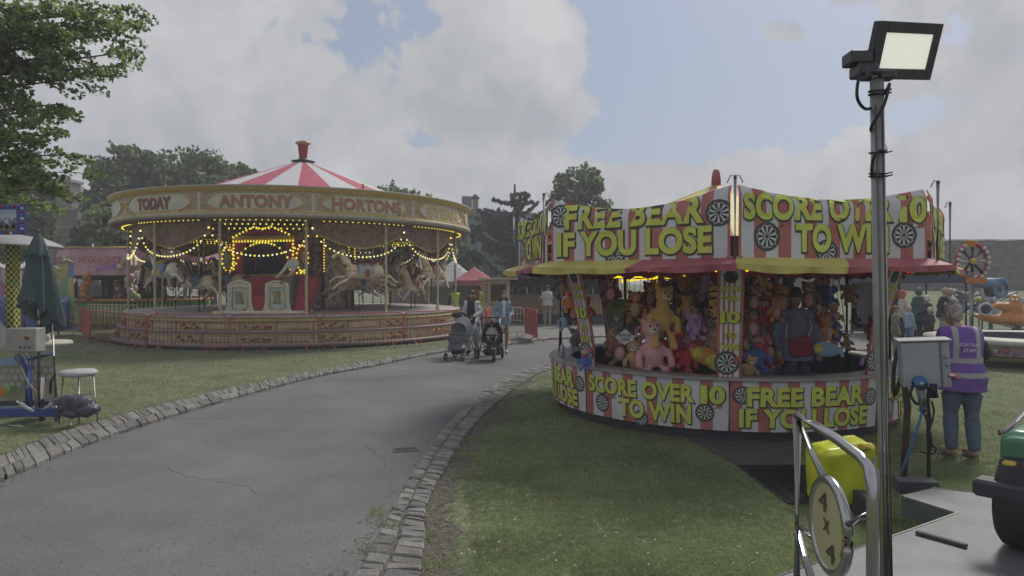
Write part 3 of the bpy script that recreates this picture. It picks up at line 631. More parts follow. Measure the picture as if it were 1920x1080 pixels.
# ------------------------------------------------------------ soft toys
def fur(name,c): return mat(name,c,.95,col2=tuple(min(1,x*1.35) for x in c),var=.15,sc_=30,bump=.6,bsc=220,sheen=.3)
eyeb=mat('toy_eye',(.01,.01,.012),.25,var=0); eyew=mat('toy_eye_white',(.7,.7,.68),.4,var=0); tusk=mat('tusk_felt',(.62,.58,.48),.9)
def toyproto(kind):
    r=bpy.data.objects.new('soft_toy',None); COL.objects.link(r); r.empty_display_size=.1
    f=fur('fur_default',(.4,.3,.2)); b=MB()
    def s_(c,r_,M=None): b.sph(c,r_,f,12,8,M)
    # unit toy: about 1 high, facing -Y, origin at its middle
    s_((0,0,-.10),(.21,.18,.26))
    if kind=='long': s_((0,0,.0),(.16,.14,.36))
    hz=.26 if kind!='long' else .40
    s_((0,-.02,hz),(.19,.175,.17))
    if kind=='fish':
        b=MB(); b.sph((0,0,0),(.42,.16,.24),f,14,9); b.add([(.35,0,0),(.62,.0,.22),(.55,0,0),(.62,0,-.22)],[(0,1,2,3)],f); b.tube([(.3,0,0),(.55,0,.18)],[.1,.04],f); b.tube([(.3,0,0),(.55,0,-.18)],[.1,.04],f)
    else:
        for sx_ in(-1,1):
            if kind=='bunny': b.tube([(sx_*.08,0,hz+.12),(sx_*.11,.0,hz+.30),(sx_*.16,0,hz+.38)],[.045,.05,.03],f)
            elif kind=='elephant': b.sph((sx_*.24,.02,hz+.02),(.13,.035,.15),f,10,7)
            elif kind=='cap': pass
            else: b.sph((sx_*.14,0,hz+.15),(.07,.045,.07),f,9,6)
            lg=.30 if kind!='long' else .5
            b.tube([(sx_*.17,0,.08),(sx_*.29,-.06,-.03),(sx_*.32,-.12,-.16 if kind!='long' else -.3)],[.075,.065,.07],f,9); b.sph((sx_*.32,-.12,-.17 if kind!='long' else -.3),.075,f,9,6)
            b.tube([(sx_*.11,0,-.26),(sx_*.17,-.10,-.38),(sx_*.20,-.20,-.44 if kind!='long' else -.62)],[.095,.08,.08],f,9); b.sph((sx_*.20,-.23,-.43 if kind!='long' else -.62),(.085,.10,.095),f,9,6)
        if kind=='elephant': b.tube([(0,-.16,hz-.02),(0,-.28,hz-.12),(0,-.27,hz-.30)],[.07,.05,.04],f,9)
        if kind in('tiger','dog'): b.tube([(0,.15,-.2),(.1,.3,-.25),(.2,.34,-.1)],[.04,.04,.03],f,8)
    stripe=mat('tiger_stripe',(.03,.02,.015),.9)
    fn=(lambda c:stripe if (math.sin(c.z*46+abs(c.x)*14)>.55 and c.y>-.12) else f) if kind=='tiger' else None
    b.remesh(.028,fn,2); b.build('toy_body',r)
    m=MB(); mz=fur('muzzle_default',(.6,.5,.38))
    if kind in('bear','tiger','dog','long','bunny'): m.sph((0,-.16,hz-.05),(.085,.075,.065),mz,10,7); m.sph((0,-.225,hz-.03),(.028,.03,.02),eyeb,7,5)
    if kind in('bear','tiger'): bp_=MB(); bp_.sph((0,-.11,-.1),(.14,.10,.19),mz,10,7); bp_.build('belly_patch',r)
    if kind=='fish': m.sph((-.25,-.1,.0),(.14,.08,.15),mz,10,7)
    if kind=='cap': m.sph((0,-.17,hz-.03),(.12,.05,.09),mz,10,7); m.lathe([(.2,hz+.06),(.19,hz+.12),(.12,hz+.19),(0,hz+.21)],f,12); m.sph((0,-.17,hz+.07),(.15,.11,.018),f,10,4)
    if kind=='elephant':
        for sx_ in(-1,1): tk=MB(); tk.tube([(sx_*.08,-.15,hz-.08),(sx_*.12,-.25,hz-.15)],[.02,.008],tusk,6); tk.build('tusk',r)
    if m.v: m.build('muzzle',r)
    for s2 in(-1,1):
        e=MB()
        if kind=='fish': e.sph((-.22,s2*.13,.06),(.05,.03,.05),eyew,8,6); e.sph((-.23,s2*.155,.06),(.025,.02,.025),eyeb,7,5)
        else: e.sph((s2*.07,-.165,hz+.045),(.036,.022,.042),eyew,8,6); e.sph((s2*.07,-.185,hz+.045),(.021,.015,.026),eyeb,7,5)
        e.build('eye',r)
    return r
protos={k:toyproto(k) for k in('bear','long','tiger','bunny','elephant','fish','cap','dog')}
used=set()
C_={k:tuple(min(.7,x*1.35) for x in v) for k,v in {'brown':(.16,.085,.045),'tan':(.34,.21,.11),'gold':(.48,.30,.09),'cream':(.52,.45,.34),'pink':(.55,.26,.28),'rose':(.48,.16,.2),'lilac':(.40,.22,.45),'red':(.38,.03,.04),'orange':(.55,.20,.05),'yellow':(.55,.46,.06),'blue':(.05,.09,.30),'sky':(.22,.36,.52),'grey':(.14,.14,.16),'black':(.025,.025,.03),'white':(.5,.5,.5),'maroon':(.14,.02,.035),'dark':(.06,.045,.05),'green':(.16,.36,.12)}.items()}
def toy(kind,name,colr,px,py,Y,size,label,rz=0,tilt=0,muz=None,hang=False,extra=None):
    pr=protos[kind]
    if kind in used: r=copy_tree(pr)
    else: r=pr; used.add(kind)
    r.name=name; r.location=P(px,py,Y); r.rotation_euler=(rnd.uniform(-.15,.15),tilt,R(rz)); size*=1.06; r.scale=(size,)*3; tag(r,label,'soft toy',group='soft toy prizes in the darts stall')
    for ch in r.children:
        nm=ch.name.split('.')[0]
        if nm=='toy_body': ch.material_slots[0].link='OBJECT'; ch.material_slots[0].material=fur('fur_'+colr,C_[colr])
        if nm in('muzzle','belly_patch'):
            for sl_ in ch.material_slots:
                if sl_.material and sl_.material.name.startswith('muzzle'): sl_.link='OBJECT'; sl_.material=fur('fur_'+(muz or 'cream'),C_[muz or 'cream'])
    if not hang and 'counter' not in label and r.location.z-.5*size>.60: hang=True
    if hang:
        h=MB(); h.tube([(0,0,.35),(0,0,(2.08-r.location.z)/size)],.006/size,bcr,5); h.build('hanging_cord',r)
    if extra: extra(r)
    return r
def ribbon(col):
    def f(r):
        b=MB(); m=mat('ribbon_'+col,C_[col],.5)
        for s_ in(-1,1): b.sph((s_*.08,-.17,.12),(.08,.03,.05),m,8,5)
        b.sph((0,-.18,.12),.03,m,7,5); b.lathe([(.12,.12),(.16,.11),(.12,.10)],m,14); b.build('ribbon',r)
    return f
T=[
('long','plush_cat','gold',1242,590,9.05,.62,'tall golden cat plush hanging above the pink one, left of the middle upright',10,.1,'cream',True,None),
('long','plush_panther','pink',1224,655,8.95,.66,'long pale pink plush with white belly, at the front left of the centre pile',5,-.05,'white',False,None),
('bear','plush_bear','rose',1214,615,9.15,.42,'dusky pink bear plush behind the golden cat plush',-20,.1,'pink',False,None),
('cap','plush_figure','red',1262,650,9.2,.72,'big red and blue dressed plush slumped behind the pale pink plush',15,.15,'red',False,None),
('bear','plush_bear','brown',1165,655,9.2,.5,'brown teddy low at the left end of the pile, below the green board',-20,.1,'tan',False,None),
('bunny','plush_rabbit','tan',1192,668,9.0,.46,'tan rabbit plush flopped at the front left, beside the brown teddy',-15,-.2,'cream',False,None),
('tiger','plush_tiger','orange',1188,575,9.6,.48,'tiger plush hanging in the upper left of the rack',10,.1,'cream',True,None),
('dog','plush_dog','grey',1160,610,9.5,.44,'grey dog plush hanging at the far left of the rack',-30,0,'white',True,None),
('elephant','plush_elephant','lilac',1302,610,9.1,.40,'lilac elephant plush hanging left of the middle upright',20,.1,'pink',True,None),
('bear','plush_bear','gold',1288,578,9.3,.38,'small honey yellow bear plush above the lilac elephant plush',-5,0,'cream',True,None),
('fish','plush_fish','orange',1322,668,8.95,.50,'orange fish plush lying low just left of the middle upright',10,.3,'yellow',False,None),
('bunny','plush_rabbit','red',1290,668,9.0,.42,'bright red plush with long ears lying on the pile front',0,.5,'pink',False,None),
('dog','plush_dog','tan',1336,640,9.15,.40,'tan dog plush with white muzzle leaning on the middle upright',10,-.1,'white',False,None),
('fish','plush_fish','yellow',1345,682,8.9,.42,'flat yellow plush draped over the plinth left of the middle upright',-10,.45,'orange',False,None),
('tiger','plush_tiger','gold',1345,570,9.1,.62,'large tiger plush half hidden behind the middle upright',40,0,'cream',True,None),
('elephant','plush_elephant','dark',1260,548,9.6,.42,'dark elephant plush high under the yellow tube lights',0,0,'grey',True,None),
('bear','plush_bear','maroon',1215,553,9.8,.42,'maroon bear plush high under the left tube light',20,0,'rose',True,None),
('bear','plush_bear','dark',1315,548,9.6,.44,'dark brown bear plush at the top just left of the middle upright',-20,0,'brown',True,None),
('dog','plush_dog','blue',1270,590,9.6,.36,'blue dog plush behind the honey yellow bear plush',0,0,'sky',True,None),
('bear','plush_bear','maroon',1412,560,9.3,.46,'maroon bear plush at the top just right of the middle upright',0,0,'brown',True,None),
('bear','plush_bear','dark',1436,552,9.6,.46,'dark grey bear plush hanging above the red dressed plush on the right',10,0,'grey',True,None),
('bear','plush_bear','brown',1408,610,9.2,.46,'brown bear plush in red trousers colour hanging right of the middle upright',15,.05,'tan',True,ribbon('red')),
('cap','plush_figure','red',1432,592,9.3,.44,'red capped plush hanging between the brown bear and the vendor',-15,0,'tan',True,None),
('tiger','plush_tiger','orange',1466,562,9.3,.44,'orange tiger plush hanging by the vendor left of his head',20,.2,'cream',True,None),
('bear','plush_bear','orange',1456,580,9.15,.34,'small orange bear plush with white eyes beside the vendor',-15,0,'white',True,None),
('cap','plush_figure','blue',1420,664,8.95,.46,'blue and red capped plush seated low right of the middle upright',-10,.1,'red',False,None),
('bear','plush_bear','red',1440,655,9.1,.42,'bright red bear plush seated beside the vendor legs',20,-.2,'white',False,None),
('dog','plush_dog','tan',1405,690,8.8,.36,'tan dog plush with its leg hanging over the plinth right of the middle upright',0,.3,'cream',False,None),
('bear','plush_bear','brown',1516,556,9.2,.44,'brown monkey like plush hanging right of the vendor head',-25,0,'tan',True,None),
('tiger','plush_tiger','maroon',1530,575,9.4,.40,'dark red striped plush hanging right of the vendor shoulder',15,0,'cream',True,None),
('elephant','plush_elephant','blue',1548,560,9.6,.44,'blue elephant plush hanging high to the right of the vendor',-15,0,'sky',True,None),
('bear','plush_bear','orange',1548,620,9.2,.40,'orange bear plush hanging on the right above the pale blue one',10,0,'yellow',True,None),
('fish','plush_fish','sky',1548,655,8.9,.42,'pale blue fish plush hanging low at the right of the rack',0,.1,'white',True,None),
('elephant','plush_elephant','brown',1592,552,8.9,.30,'small brown elephant plush hanging at the right end by the upright',-10,0,'tan',True,None),
('dog','plush_dog','brown',1588,640,8.7,.24,'small brown dog plush hanging low beside the right upright',30,0,'tan',True,None),
('dog','plush_dog','black',1603,595,8.8,.26,'small black dog plush hanging on the right upright',40,0,'grey',True,None),
('elephant','plush_elephant','grey',1080,635,10.0,.34,'small grey elephant plush hanging low in the left bay',30,.2,'grey',True,None),
('dog','plush_dog','black',1100,632,9.6,.30,'small black dog plush hanging low next to the left upright',-30,-.2,'grey',True,None),
('bear','plush_bear','black',1072,582,9.8,.40,'black and red bear plush hanging in the left bay',20,0,'red',True,None),
('bear','plush_bear','tan',1072,545,10.2,.42,'tan teddy hanging at the top of the left bay',-10,0,'cream',True,None),
('cap','plush_figure','orange',1068,563,9.7,.34,'orange capped plush hanging beside the black side post',10,0,'yellow',True,None),
('bear','plush_bear','grey',1055,535,10.5,.44,'grey bear plush at the top left corner of the stall',0,0,'white',True,None),
('bear','plush_bear','red',1098,580,9.9,.38,'red bear plush hanging in the left bay by the upright',-10,0,'maroon',True,None),
('bunny','plush_rabbit','red',1090,602,10.1,.26,'small red rabbit plush hanging under the red bear in the left bay',0,0,'pink',True,None),
('cap','plush_figure','sky',1060,600,10.3,.32,'pale blue plush hanging behind the black side post',0,0,'cream',True,None),
('cap','plush_figure','blue',1098,675,8.75,.26,'small blue plush with yellow top sitting on the counter by the left upright',-20,0,'yellow',False,None),
('tiger','plush_tiger','lilac',1638,672,8.95,.40,'lilac zebra striped plush on the counter beside the lamp post',-30,0,'white',False,None),
('bear','plush_bear','maroon',1636,612,9.1,.34,'dark red plush hanging right of the right upright',0,0,'red',True,None),
]
for i,(px,py,Y,k_i,co_,sz_,lb_) in enumerate([(1148,545,9.5,'bear','maroon',.42,'maroon bear plush at the very top left of the rack beside the post'),(1150,640,9.4,'dog','tan',.4,'tan dog plush hanging below the green board at the left'),(1182,610,9.6,'bunny','grey',.42,'grey rabbit plush hanging beside the green board'),(1205,590,9.9,'bear','brown',.44,'brown teddy hanging behind the tall golden cat plush'),(1290,635,9.3,'bear','cream',.36,'cream teddy squeezed between the red plush and the lilac elephant'),(1312,650,9.2,'elephant','orange',.36,'orange elephant plush in the pile above the orange fish'),(1330,600,9.4,'bear','lilac',.36,'lilac teddy hanging just left of the middle upright'),(1240,668,9.4,'bear','maroon',.42,'maroon teddy sitting low behind the pale pink plush'),(1395,640,9.3,'tiger','tan',.42,'tan tiger plush low behind the middle upright on its right'),(1392,575,9.5,'elephant','rose',.40,'rose elephant plush hanging right beside the middle upright'),(1446,620,9.4,'bunny','cream',.40,'cream rabbit plush hanging left of the vendor elbow'),(1536,600,9.4,'cap','red',.40,'red capped plush hanging right of the vendor elbow'),(1562,590,9.5,'bear','gold',.36,'golden teddy hanging at the right part of the rack'),(1528,640,9.2,'elephant','yellow',.36,'yellow elephant plush low right of the vendor'),(1568,625,9.3,'bunny','blue',.34,'blue rabbit plush hanging near the right upright')]):
    T.append((k_i,'plush_'+{'bunny':'rabbit','cap':'figure'}.get(k_i,k_i),co_,px,py,Y,sz_,lb_,(i*37)%60-30,0,('cream','tan','pink')[i%3],i not in(4,5,7,8),None))
for q in T: toy(*q)
# cards and boards among the prizes
ords=['first','second','third','fourth','fifth','sixth','seventh','eighth','ninth']; rows=['top','second','third','bottom']; kk=('bear','dog','tiger','bunny','elephant','cap'); cl_=('brown','gold','maroon','tan','red','orange','rose','blue','cream','lilac','grey','yellow','sky','pink')
for j in range(4):
    for i in range(9):
        if j==3 and i in(3,4): continue
        t=R(-84+i*21+(6 if j%2 else -4)); r_=.98+.05*((i+j)%3); x=SC.x+r_*math.sin(t); y=SC.y-r_*math.cos(t); z=1.88-.34*j+.04*math.sin(i*3); k_i=kk[(i*2+j*5+1)%6]; c_i=cl_[(i*3+j*4)%14]
        toy(k_i,'plush_'+{'bunny':'rabbit','cap':'figure'}.get(k_i,k_i),c_i,960+1250*x/y,530+(H-z)/y*1250,y,.37,'small %s %s plush on the rack behind, %s row, %s from the left'%(c_i,{'bunny':'rabbit','cap':'capped'}.get(k_i,k_i),rows[j],ords[i]),math.degrees(t)+((i*53+j*31)%50-25),0,('cream','tan','white')[(i+j)%3],j<3)
bd=MB(); gmb=mat('green_board',(.16,.36,.10),.7); o_=P(1170,583,9.9); bd.box(o_,(.42,.02,.36),gmb,bev=.004); bd.box(o_+Vector((0,.0,-.19)),(.42,.03,.02),blk)
tag(bd.build('notice_board'),'plain bright green board behind the toys at the left of the darts stall','board')
sg=thing('card_sign','small white diamond card with hand lettering among the plush toys','sign',P(1172,632,8.95),R(5)); q=MB(); cw=mat('card_white',(.6,.6,.6),.7,var=.03)
q.prism([(-.14,0),(0,-.11),(.14,0),(0,.11)],.004,cw,Matrix.Rotation(R(90),4,'X')); q.build('card',sg)
q=MB(); mfc=lambda u,v,o=0:Vector((u,-o-.005,v)); write(q,'WIN OR',mfc,-.09,.09,.005,.045,blk,.004,.02); write(q,'LOSE',mfc,-.06,.06,-.05,-.012,blk,.004,.02); q.build('lettering',sg)
bt=MB(); bt.lathe([(0,0),(.035,0),(.036,.15),(.03,.17),(.014,.19),(.014,.22),(0,.22)],mat('clear_plastic',(.45,.48,.52),.15,var=.05,spec=.6),12); o=bt.build('water_bottle',loc=P(1053,664,10.25)+Vector((0,-.12,-.02))); o.location.z=.77
tag(o,'clear plastic bottle standing on the counter by the black side post','bottle')
# ------------------------------------------------------------ galloping horse carousel
CC=Vector((-7.76,24.8,0)); RC=6.1
cream=mat('cream_board',(.48,.46,.36),.5,col2=(.55,.53,.43),var=.06,sc_=1.5); gold=mat('gold_gilt',(.50,.34,.08),.42,metal=.15,col2=(.62,.46,.15),var=.15,sc_=14)
brn=mat('maroon_scenery',(.15,.085,.06),.6,col2=(.25,.16,.11),var=.25,sc_=6); crd=mat('carousel_red',(.33,.035,.045),.5,var=.15); tred=mat('tilt_red',(.36,.05,.085),.6,col2=(.42,.10,.14),var=.1); twh=mat('tilt_white',(.50,.50,.52),.6,var=.05)
sil=mat('silver_rib',(.37,.34,.26),.5,var=.2); bulb=mat('warm_bulb',(.9,.8,.2),.4,var=0,emit=(1,.80,.06),es=.7); bulbw=mat('pale_bulb',(1,.95,.7),.4,var=0,emit=(1,.93,.6),es=.62)
wood=mat('painted_plank',(.42,.32,.20),.65,col2=(.52,.42,.28),var=.15,sc_=3)
ca=thing('carousel','large round carousel with galloping horses and lettered rounding boards behind red barriers','carousel',CC)
A_=lambda deg,r,z=0:Vector((r*math.cos(R(deg)),r*math.sin(R(deg)),z))
cm=lambda u,v,o=0:A_(math.degrees(u),RC+o,v)
zt,zbt=4.64,3.80
for k in range(12):
    d0=-130+30*k; q=MB()
    q.lathe([(RC,zbt+.13),(RC,zt-.17)],cream,14,a0=R(d0),a1=R(d0+30))
    # cornices
    q.lathe([(RC,zbt+.13),(RC+.05,zbt+.12),(RC+.07,zbt+.08),(RC+.10,zbt+.075),(RC+.12,zbt+.0),(RC+.06,zbt-.06),(RC-.25,zbt-.10)],gold,14,a0=R(d0),a1=R(d0+30),mf=lambda a,i:gold if i<3 else sil if i<5 else mat('scalloped_pink',(.22,.13,.11),.6))
    q.lathe([(RC,zt-.17),(RC+.06,zt-.15),(RC+.05,zt-.09),(RC+.13,zt-.05),(RC+.14,zt),(RC-.05,zt+.02),(RC-.3,zt-.02)],gold,14,a0=R(d0),a1=R(d0+30),mf=lambda a,i:gold if i in(0,1,2) else sil if i==3 else mat('rim_dark',(.10,.09,.08),.6))
    bo=q.build('rounding_board',ca)
    x=MB(); sw=R(30)
    # scrolled gold end pieces with dark cartouche
    for s_ in(0,1):
        e0=R(d0) if s_==0 else R(d0+30); sg_=1 if s_==0 else -1
        poly=lambda t:(.035+.05*abs(math.sin(t*PI))**.5*(1 if .2<t<.8 else 1.2) if 0 else .035+.065*abs(2*t-1)**1.5)
        for i in range(12):
            t0,t1=i/12,(i+1)/12; v0=zbt+.15+t0*.50; v1=zbt+.15+t1*.50
            x.add([cm(e0+sg_*.006,v0,.006),cm(e0+sg_*(poly(t0)),v0,.008),cm(e0+sg_*(poly(t1)),v1,.008),cm(e0+sg_*.006,v1,.006)],[(0,1,2,3)],sil if 3<i<8 else mat('scroll_tan',(.34,.24,.18),.6,col2=(.44,.34,.26),sc_=9))
        x.tube([cm(e0+sg_*poly(i/12),zbt+.15+i/12*.5,.015) for i in range(13)],.022,gold,5)
        x.tube([cm(e0+sg_*.03+sg_*.012*math.cos(a_),zbt+.40+.12*math.sin(a_),.02) for a_ in [j*.7 for j in range(10)]],.014,gold,4)
    for v_ in(zbt+.165,zt-.20): x.tube([cm(R(d0+2+26*j/10),v_,.008) for j in range(11)],.014,gold,4)
    # row of gilt knobs on the cornice
    for j in range(36): x.sph(cm(R(d0+.4+j*.833),zt-.115,.065),(.028,.028,.03),gold,6,4); 
    for j in range(36): x.sph(cm(R(d0+.4+j*.833),zbt+.09,.075),(.026,.026,.026),gold,6,4)
    x.build('carved_trim',bo)
    T_={0:('TODAY',.26,.70,mat('letter_rust',(.24,.06,.04),.5),mat('letter_shadow',(.10,.09,.07),.6)),1:('ANTONY',.19,.82,mat('letter_gold',(.46,.24,.07),.5,col2=(.42,.12,.05),thr=(.4,.6),sc_=9),mat('letter_grey',(.22,.21,.17),.6)),2:('HORTONS',.16,.84,None,None),3:('STEAM',.20,.78,gold,sil)}
    if k in T_:
        t=T_[k]; a=t[3] or _m['letter_gold']; b=t[4] or _m['letter_grey']; L=MB()
        # letters are read left to right from outside = increasing angle seen from the front
        v0,v1=zbt+.23,zbt+.57; off=.012
        write(L,t[0],cm,R(d0)+sw*t[1],R(d0)+sw*t[2],v0,v1,a,off=.014,bold=.02 if k else .035,edge=b,eb=.03,sh=(.04,-.05)); L.build('lettering',bo)
# tilt: striped canvas cone, cap and chimney
q=MB(); nseg=48
q.lathe([(r_,6.46-.385*r_) for r_ in(5.9,4.6,3.2,1.8,.35)],tred,nseg*2,mf=lambda a,i:tred if (a//4)%2 else twh,smooth=False); q.build('striped_tilt',ca)
q=MB(); q.lathe([(0,6.36),(.42,6.38),(.43,6.40),(.22,6.43),(.17,6.50)],blk,24); q.lathe([(.13,6.42),(.19,7.02),(.20,7.03)],crd,20); q.lathe([(.19,7.02),(.27,7.05),(.27,7.10),(.20,7.14),(.0,7.13)],mat('copper_rim',(.42,.28,.22),.4,metal=.5,var=.2),20); q.build('chimney',ca)
# sweeps and underside
q=MB(); q.lathe([(6.0,3.72),(5.7,3.86),(3.0,3.98),(1.4,4.0)],brn,48); q.build('soffit',ca)
q=MB()
for k in range(12):
    a=-130+30*k; q.tube([A_(a,1.3,3.9),A_(a,5.95,3.72)],.06,brn,6)
q.build('sweep',ca)
for k,(r_,z_) in enumerate(((5.82,3.70),(5.5,3.60),(5.15,3.50))):
    q=MB()
    n_=int(2*PI*r_/.17)
    for i in range(n_):
        a=360*i/n_
        if abs(((a+130)%30)-15)>13.4: continue
        q.sph(A_(a,r_,z_),.026,bulb,6,4)
    tag(q.build('bulb_row',ca),kind='stuff')
# curved drop scenery hanging inside the rim with swagged strings of lights
for k in range(12):
    d0=-130+30*k; q=MB()
    def dr_(u,v,d0=d0): 
        low=.34+.40*math.sin(PI*u)**1.3; return A_(d0+30*u,5.55,3.68-low*v)
    if k in(0,2,3,4,9,10,11,5,8): q.grid(dr_,14,3,brn); q.tube([dr_(i/14,1) for i in range(15)],.02,gold,5);  q.build('drop_scenery',ca)
    s=MB(); wn=wire=mat('cable_black',(.02,.02,.02),.6,var=0)
    pts=[A_(d0+30*i/24,5.66,3.62-(.50+.42*math.sin(PI*i/24)**.9 if 1 else 0)+(.40*abs(2*i/24-1)**6)) for i in range(25)]
    s.tube(pts,.006,wn,4)
    for i,p in enumerate(pts): s.sph(p+Vector((0,0,-.03)),.029,bulbw if (i*7+k)%3 else bulb,7,5)
    tag(s.build('swag_lights',ca),kind='stuff')
# outer poles, white and brass with a twist
def twist(mb,c,z0,z1,r,m1,m2,turn=16,seg=10,nz=60):
    vs=[]
    for i in range(nz+1):
        z=z0+(z1-z0)*i/nz
        for k in range(seg):
            a=2*PI*k/seg+z*turn; rr=r*(1.18 if k%2 else .85); vs.append((c[0]+rr*math.cos(a),c[1]+rr*math.sin(a),z))
    fa=[(i*seg+k,i*seg+(k+1)%seg,(i+1)*seg+(k+1)%seg,(i+1)*seg+k) for i in range(nz) for k in range(seg)]
    mb.add(vs,[f for i,f in enumerate(fa) if (i%seg)%5<3],m1,True); mb.add(vs,[f for i,f in enumerate(fa) if (i%seg)%5>=3],m2,True)
brass=mat('brass',(.50,.36,.13),.35,metal=.6,var=.15); ivory=mat('ivory_pole',(.52,.49,.40),.4,var=.06)
for k in range(12):
    q=MB(); a=-121.2+24.7*k if k<5 else -22.5+33.2*(k-4)*.98; c=A_(a,5.66); twist(q,c,.95,3.75,.036,ivory,brass,10,10,70); q.lathe([(.09,.93),(.09,.97),(.05,1.05)],brass,10,c=c); q.build('rim_pole',ca)
# platform, steps and skirts
pk=mat('platform_paint',(.33,.30,.31),.6,col2=(.42,.39,.39),var=.08,sc_=1.5)
q=MB(); q.lathe([(1.6,.97),(5.78,.97),(5.82,.95),(5.82,.90)],pk,72); q.build('platform',ca)
yb=mat('step_yellow',(.34,.28,.09),.6,col2=(.42,.34,.13),var=.15,sc_=2.5); pl=mat('step_lilac',(.25,.20,.20),.6)
q=MB(); q.lathe([(5.78,.90),(5.80,.82),(5.86,.80)],yb,72); q.lathe([(5.80,.81),(5.80,.52)],wood,72); q.lathe([(5.80,.52),(6.00,.52),(6.02,.49),(6.0,.46)],pl,72); q.build('upper_step',ca)
q=MB(); q.lathe([(5.97,.47),(5.97,.16)],wood,72); q.lathe([(5.97,.16),(6.20,.16),(6.22,.12),(6.20,.08)],pl,72); q.build('lower_step',ca)
q=MB()
for rr,zz_ in((5.815,.66),(5.985,.31)):
    for k in range(36):
        a=-180+10*k; q.tube([A_(a,rr,zz_-.15),A_(a,rr,zz_+.15)],.018,yb,4)
        if k%2: 
            for j in range(7): q.sph(A_(a+1.5+j*1.15,rr,zz_+.05*math.sin(j*2)),(.06,.06,.035),[crd,gold,_m['letter_rust']][(k+j)%3],6,4)
        q.tube([A_(a+1+i*.8,rr,zz_-.09) for i in range(11)],.010,crd,4); q.tube([A_(a+1+i*.8,rr,zz_+.10) for i in range(11)],.010,gold,4)
tag(q.build('painted_scrollwork',ca),kind='stuff')
q=MB(); q.lathe([(5.95,.0),(5.95,.08)],blk,60)
for k in range(48): q.box(A_(k*7.5,6.12,.045),(.12,.12,.09),crd if k%2 else blk,rz=R(k*7.5))
tag(q.build('packing_blocks',ca),kind='stuff')
# ---- centre: truck panels, organ front with lit arch
OA=-105  # direction the organ faces
og=mat('organ_green',(.34,.38,.30),.6,col2=(.42,.46,.37),var=.12); pur=mat('organ_purple',(.035,.02,.05),.7,var=.3); pipe=mat('organ_pipe',(.16,.17,.20),.35,metal=.4)
q=MB()
for k in range(10):
    a=R(OA+18+36*k); a2=R(OA+54+36*k); r_=1.75; q.quad((r_*math.cos(a),r_*math.sin(a),1.0),(r_*math.cos(a2),r_*math.sin(a2),1.0),(r_*math.cos(a2),r_*math.sin(a2),3.9),(r_*math.cos(a),r_*math.sin(a),3.9),mat('centre_panel',(.40,.31,.24),.6,col2=(.52,.42,.33),var=.3,sc_=7,thr=(.42,.58)))
q.build('centre_drum',ca)
q=MB()
for k in range(10):
    a=OA+18+36*k; q.tube([A_(a,1.8,1.0),A_(a,1.8,3.9)],.07,crd if k%2 else gold,8)
    for j in range(14): q.sph(A_(a,1.88,2.3+j*.10),.028,bulb,6,4)
tag(q.build('drum_pillars',ca),kind='stuff')
ux=Vector((-math.sin(R(OA)),math.cos(R(OA)),0)); un=Vector((math.cos(R(OA)),math.sin(R(OA)),0))
om=lambda x,z,o=0: un*(2.15+o)+ux*x+Vector((0,0,z))
OM=Matrix(((ux.x,un.x,0),(ux.y,un.y,0),(0,0,1))).to_4x4()
def obox(mb,x,z,w_,h_,d_,o,m,bev=0): mb.box(om(x,z,o),(w_,d_,h_),m,M=OM,bev=bev)
q=MB(); obox(q,0,1.56,2.1,1.15,.5,0,og,.02); obox(q,0,2.15,2.3,.07,.62,0,gold); obox(q,0,2.75,1.7,1.15,.3,-.12,pur)
for s_ in(-1,1): obox(q,s_*1.0,2.75,.34,1.25,.42,0,crd,.02); obox(q,s_*1.42,1.85,.40,1.7,.3,-.05,mat('organ_wing',(.18,.11,.11),.6,var=.25),.02); obox(q,s_*1.42,2.9,.42,.6,.26,-.05,crd)
obox(q,0,3.42,2.5,.14,.5,0,gold,.02); obox(q,0,3.58,1.6,.16,.4,0,crd,.02); q.build('organ_case',ca)
for x in range(-9,10):
    h_=.28+.06*abs(x)%.22+.03*abs(x); q=MB(); q.tube([om(x*.085,2.2,.08),om(x*.085,2.2+h_,.08)],.028,pipe,7)
    if abs(x)>2: q.build('organ_pipe',ca)
q=MB(); q.tube([om(.95*math.cos(t),1.60+.40*math.sin(t),.27) for t in [i*PI/12 for i in range(25)]],.025,gold,5,closed=True); q.sph(om(0,1.63,.26),(.36,.05,.2),crd,14,7,M=OM.to_3x3()); q.build('painted_scroll',ca)
def bulbs(name,pts,r_=.038):
    q=MB(); q.tube(pts,.02,gold,4)
    for a,b in zip(pts,pts[1:]):
        n_=max(1,int((b-a).length/.115))
        for i in range(n_): q.sph(a.lerp(b,i/n_),r_,bulb,6,4)
    tag(q.build(name,ca),kind='stuff')
bulbs('lit_outline',[om(x,z,.28) for x,z in((-1.15,2.25),(-1.15,3.30),(1.15,3.30),(1.15,2.25))])
bulbs('lit_outline',[om(x,z,.30) for x,z in((-1.15,3.45),(-.75,3.62),(-.35,3.78),(0,3.70),(.35,3.78),(.75,3.62),(1.15,3.45))])
bulbs('lit_arch',[om(1.08*math.cos(t)*.98,2.35+.9*math.sin(t),.30) for t in [i*PI/14 for i in range(15)]])
for s_ in(-1,1): bulbs('lit_side_loop',[om(s_*(1.45+.22*math.cos(t)),2.72+.42*math.sin(t)*(1 if math.sin(t)>0 else 1.05),.2) for t in [i*PI/8 for i in range(17)]]); bulbs('lit_side_base',[om(s_*1.25,2.22,.2),om(s_*1.68,2.22,.2)])
for s_ in(-1,1): q=MB(); q.sph(om(s_*1.5,2.75,.12),(.14,.04,.22),og,10,7,M=OM.to_3x3()); q.build('mirror',ca)
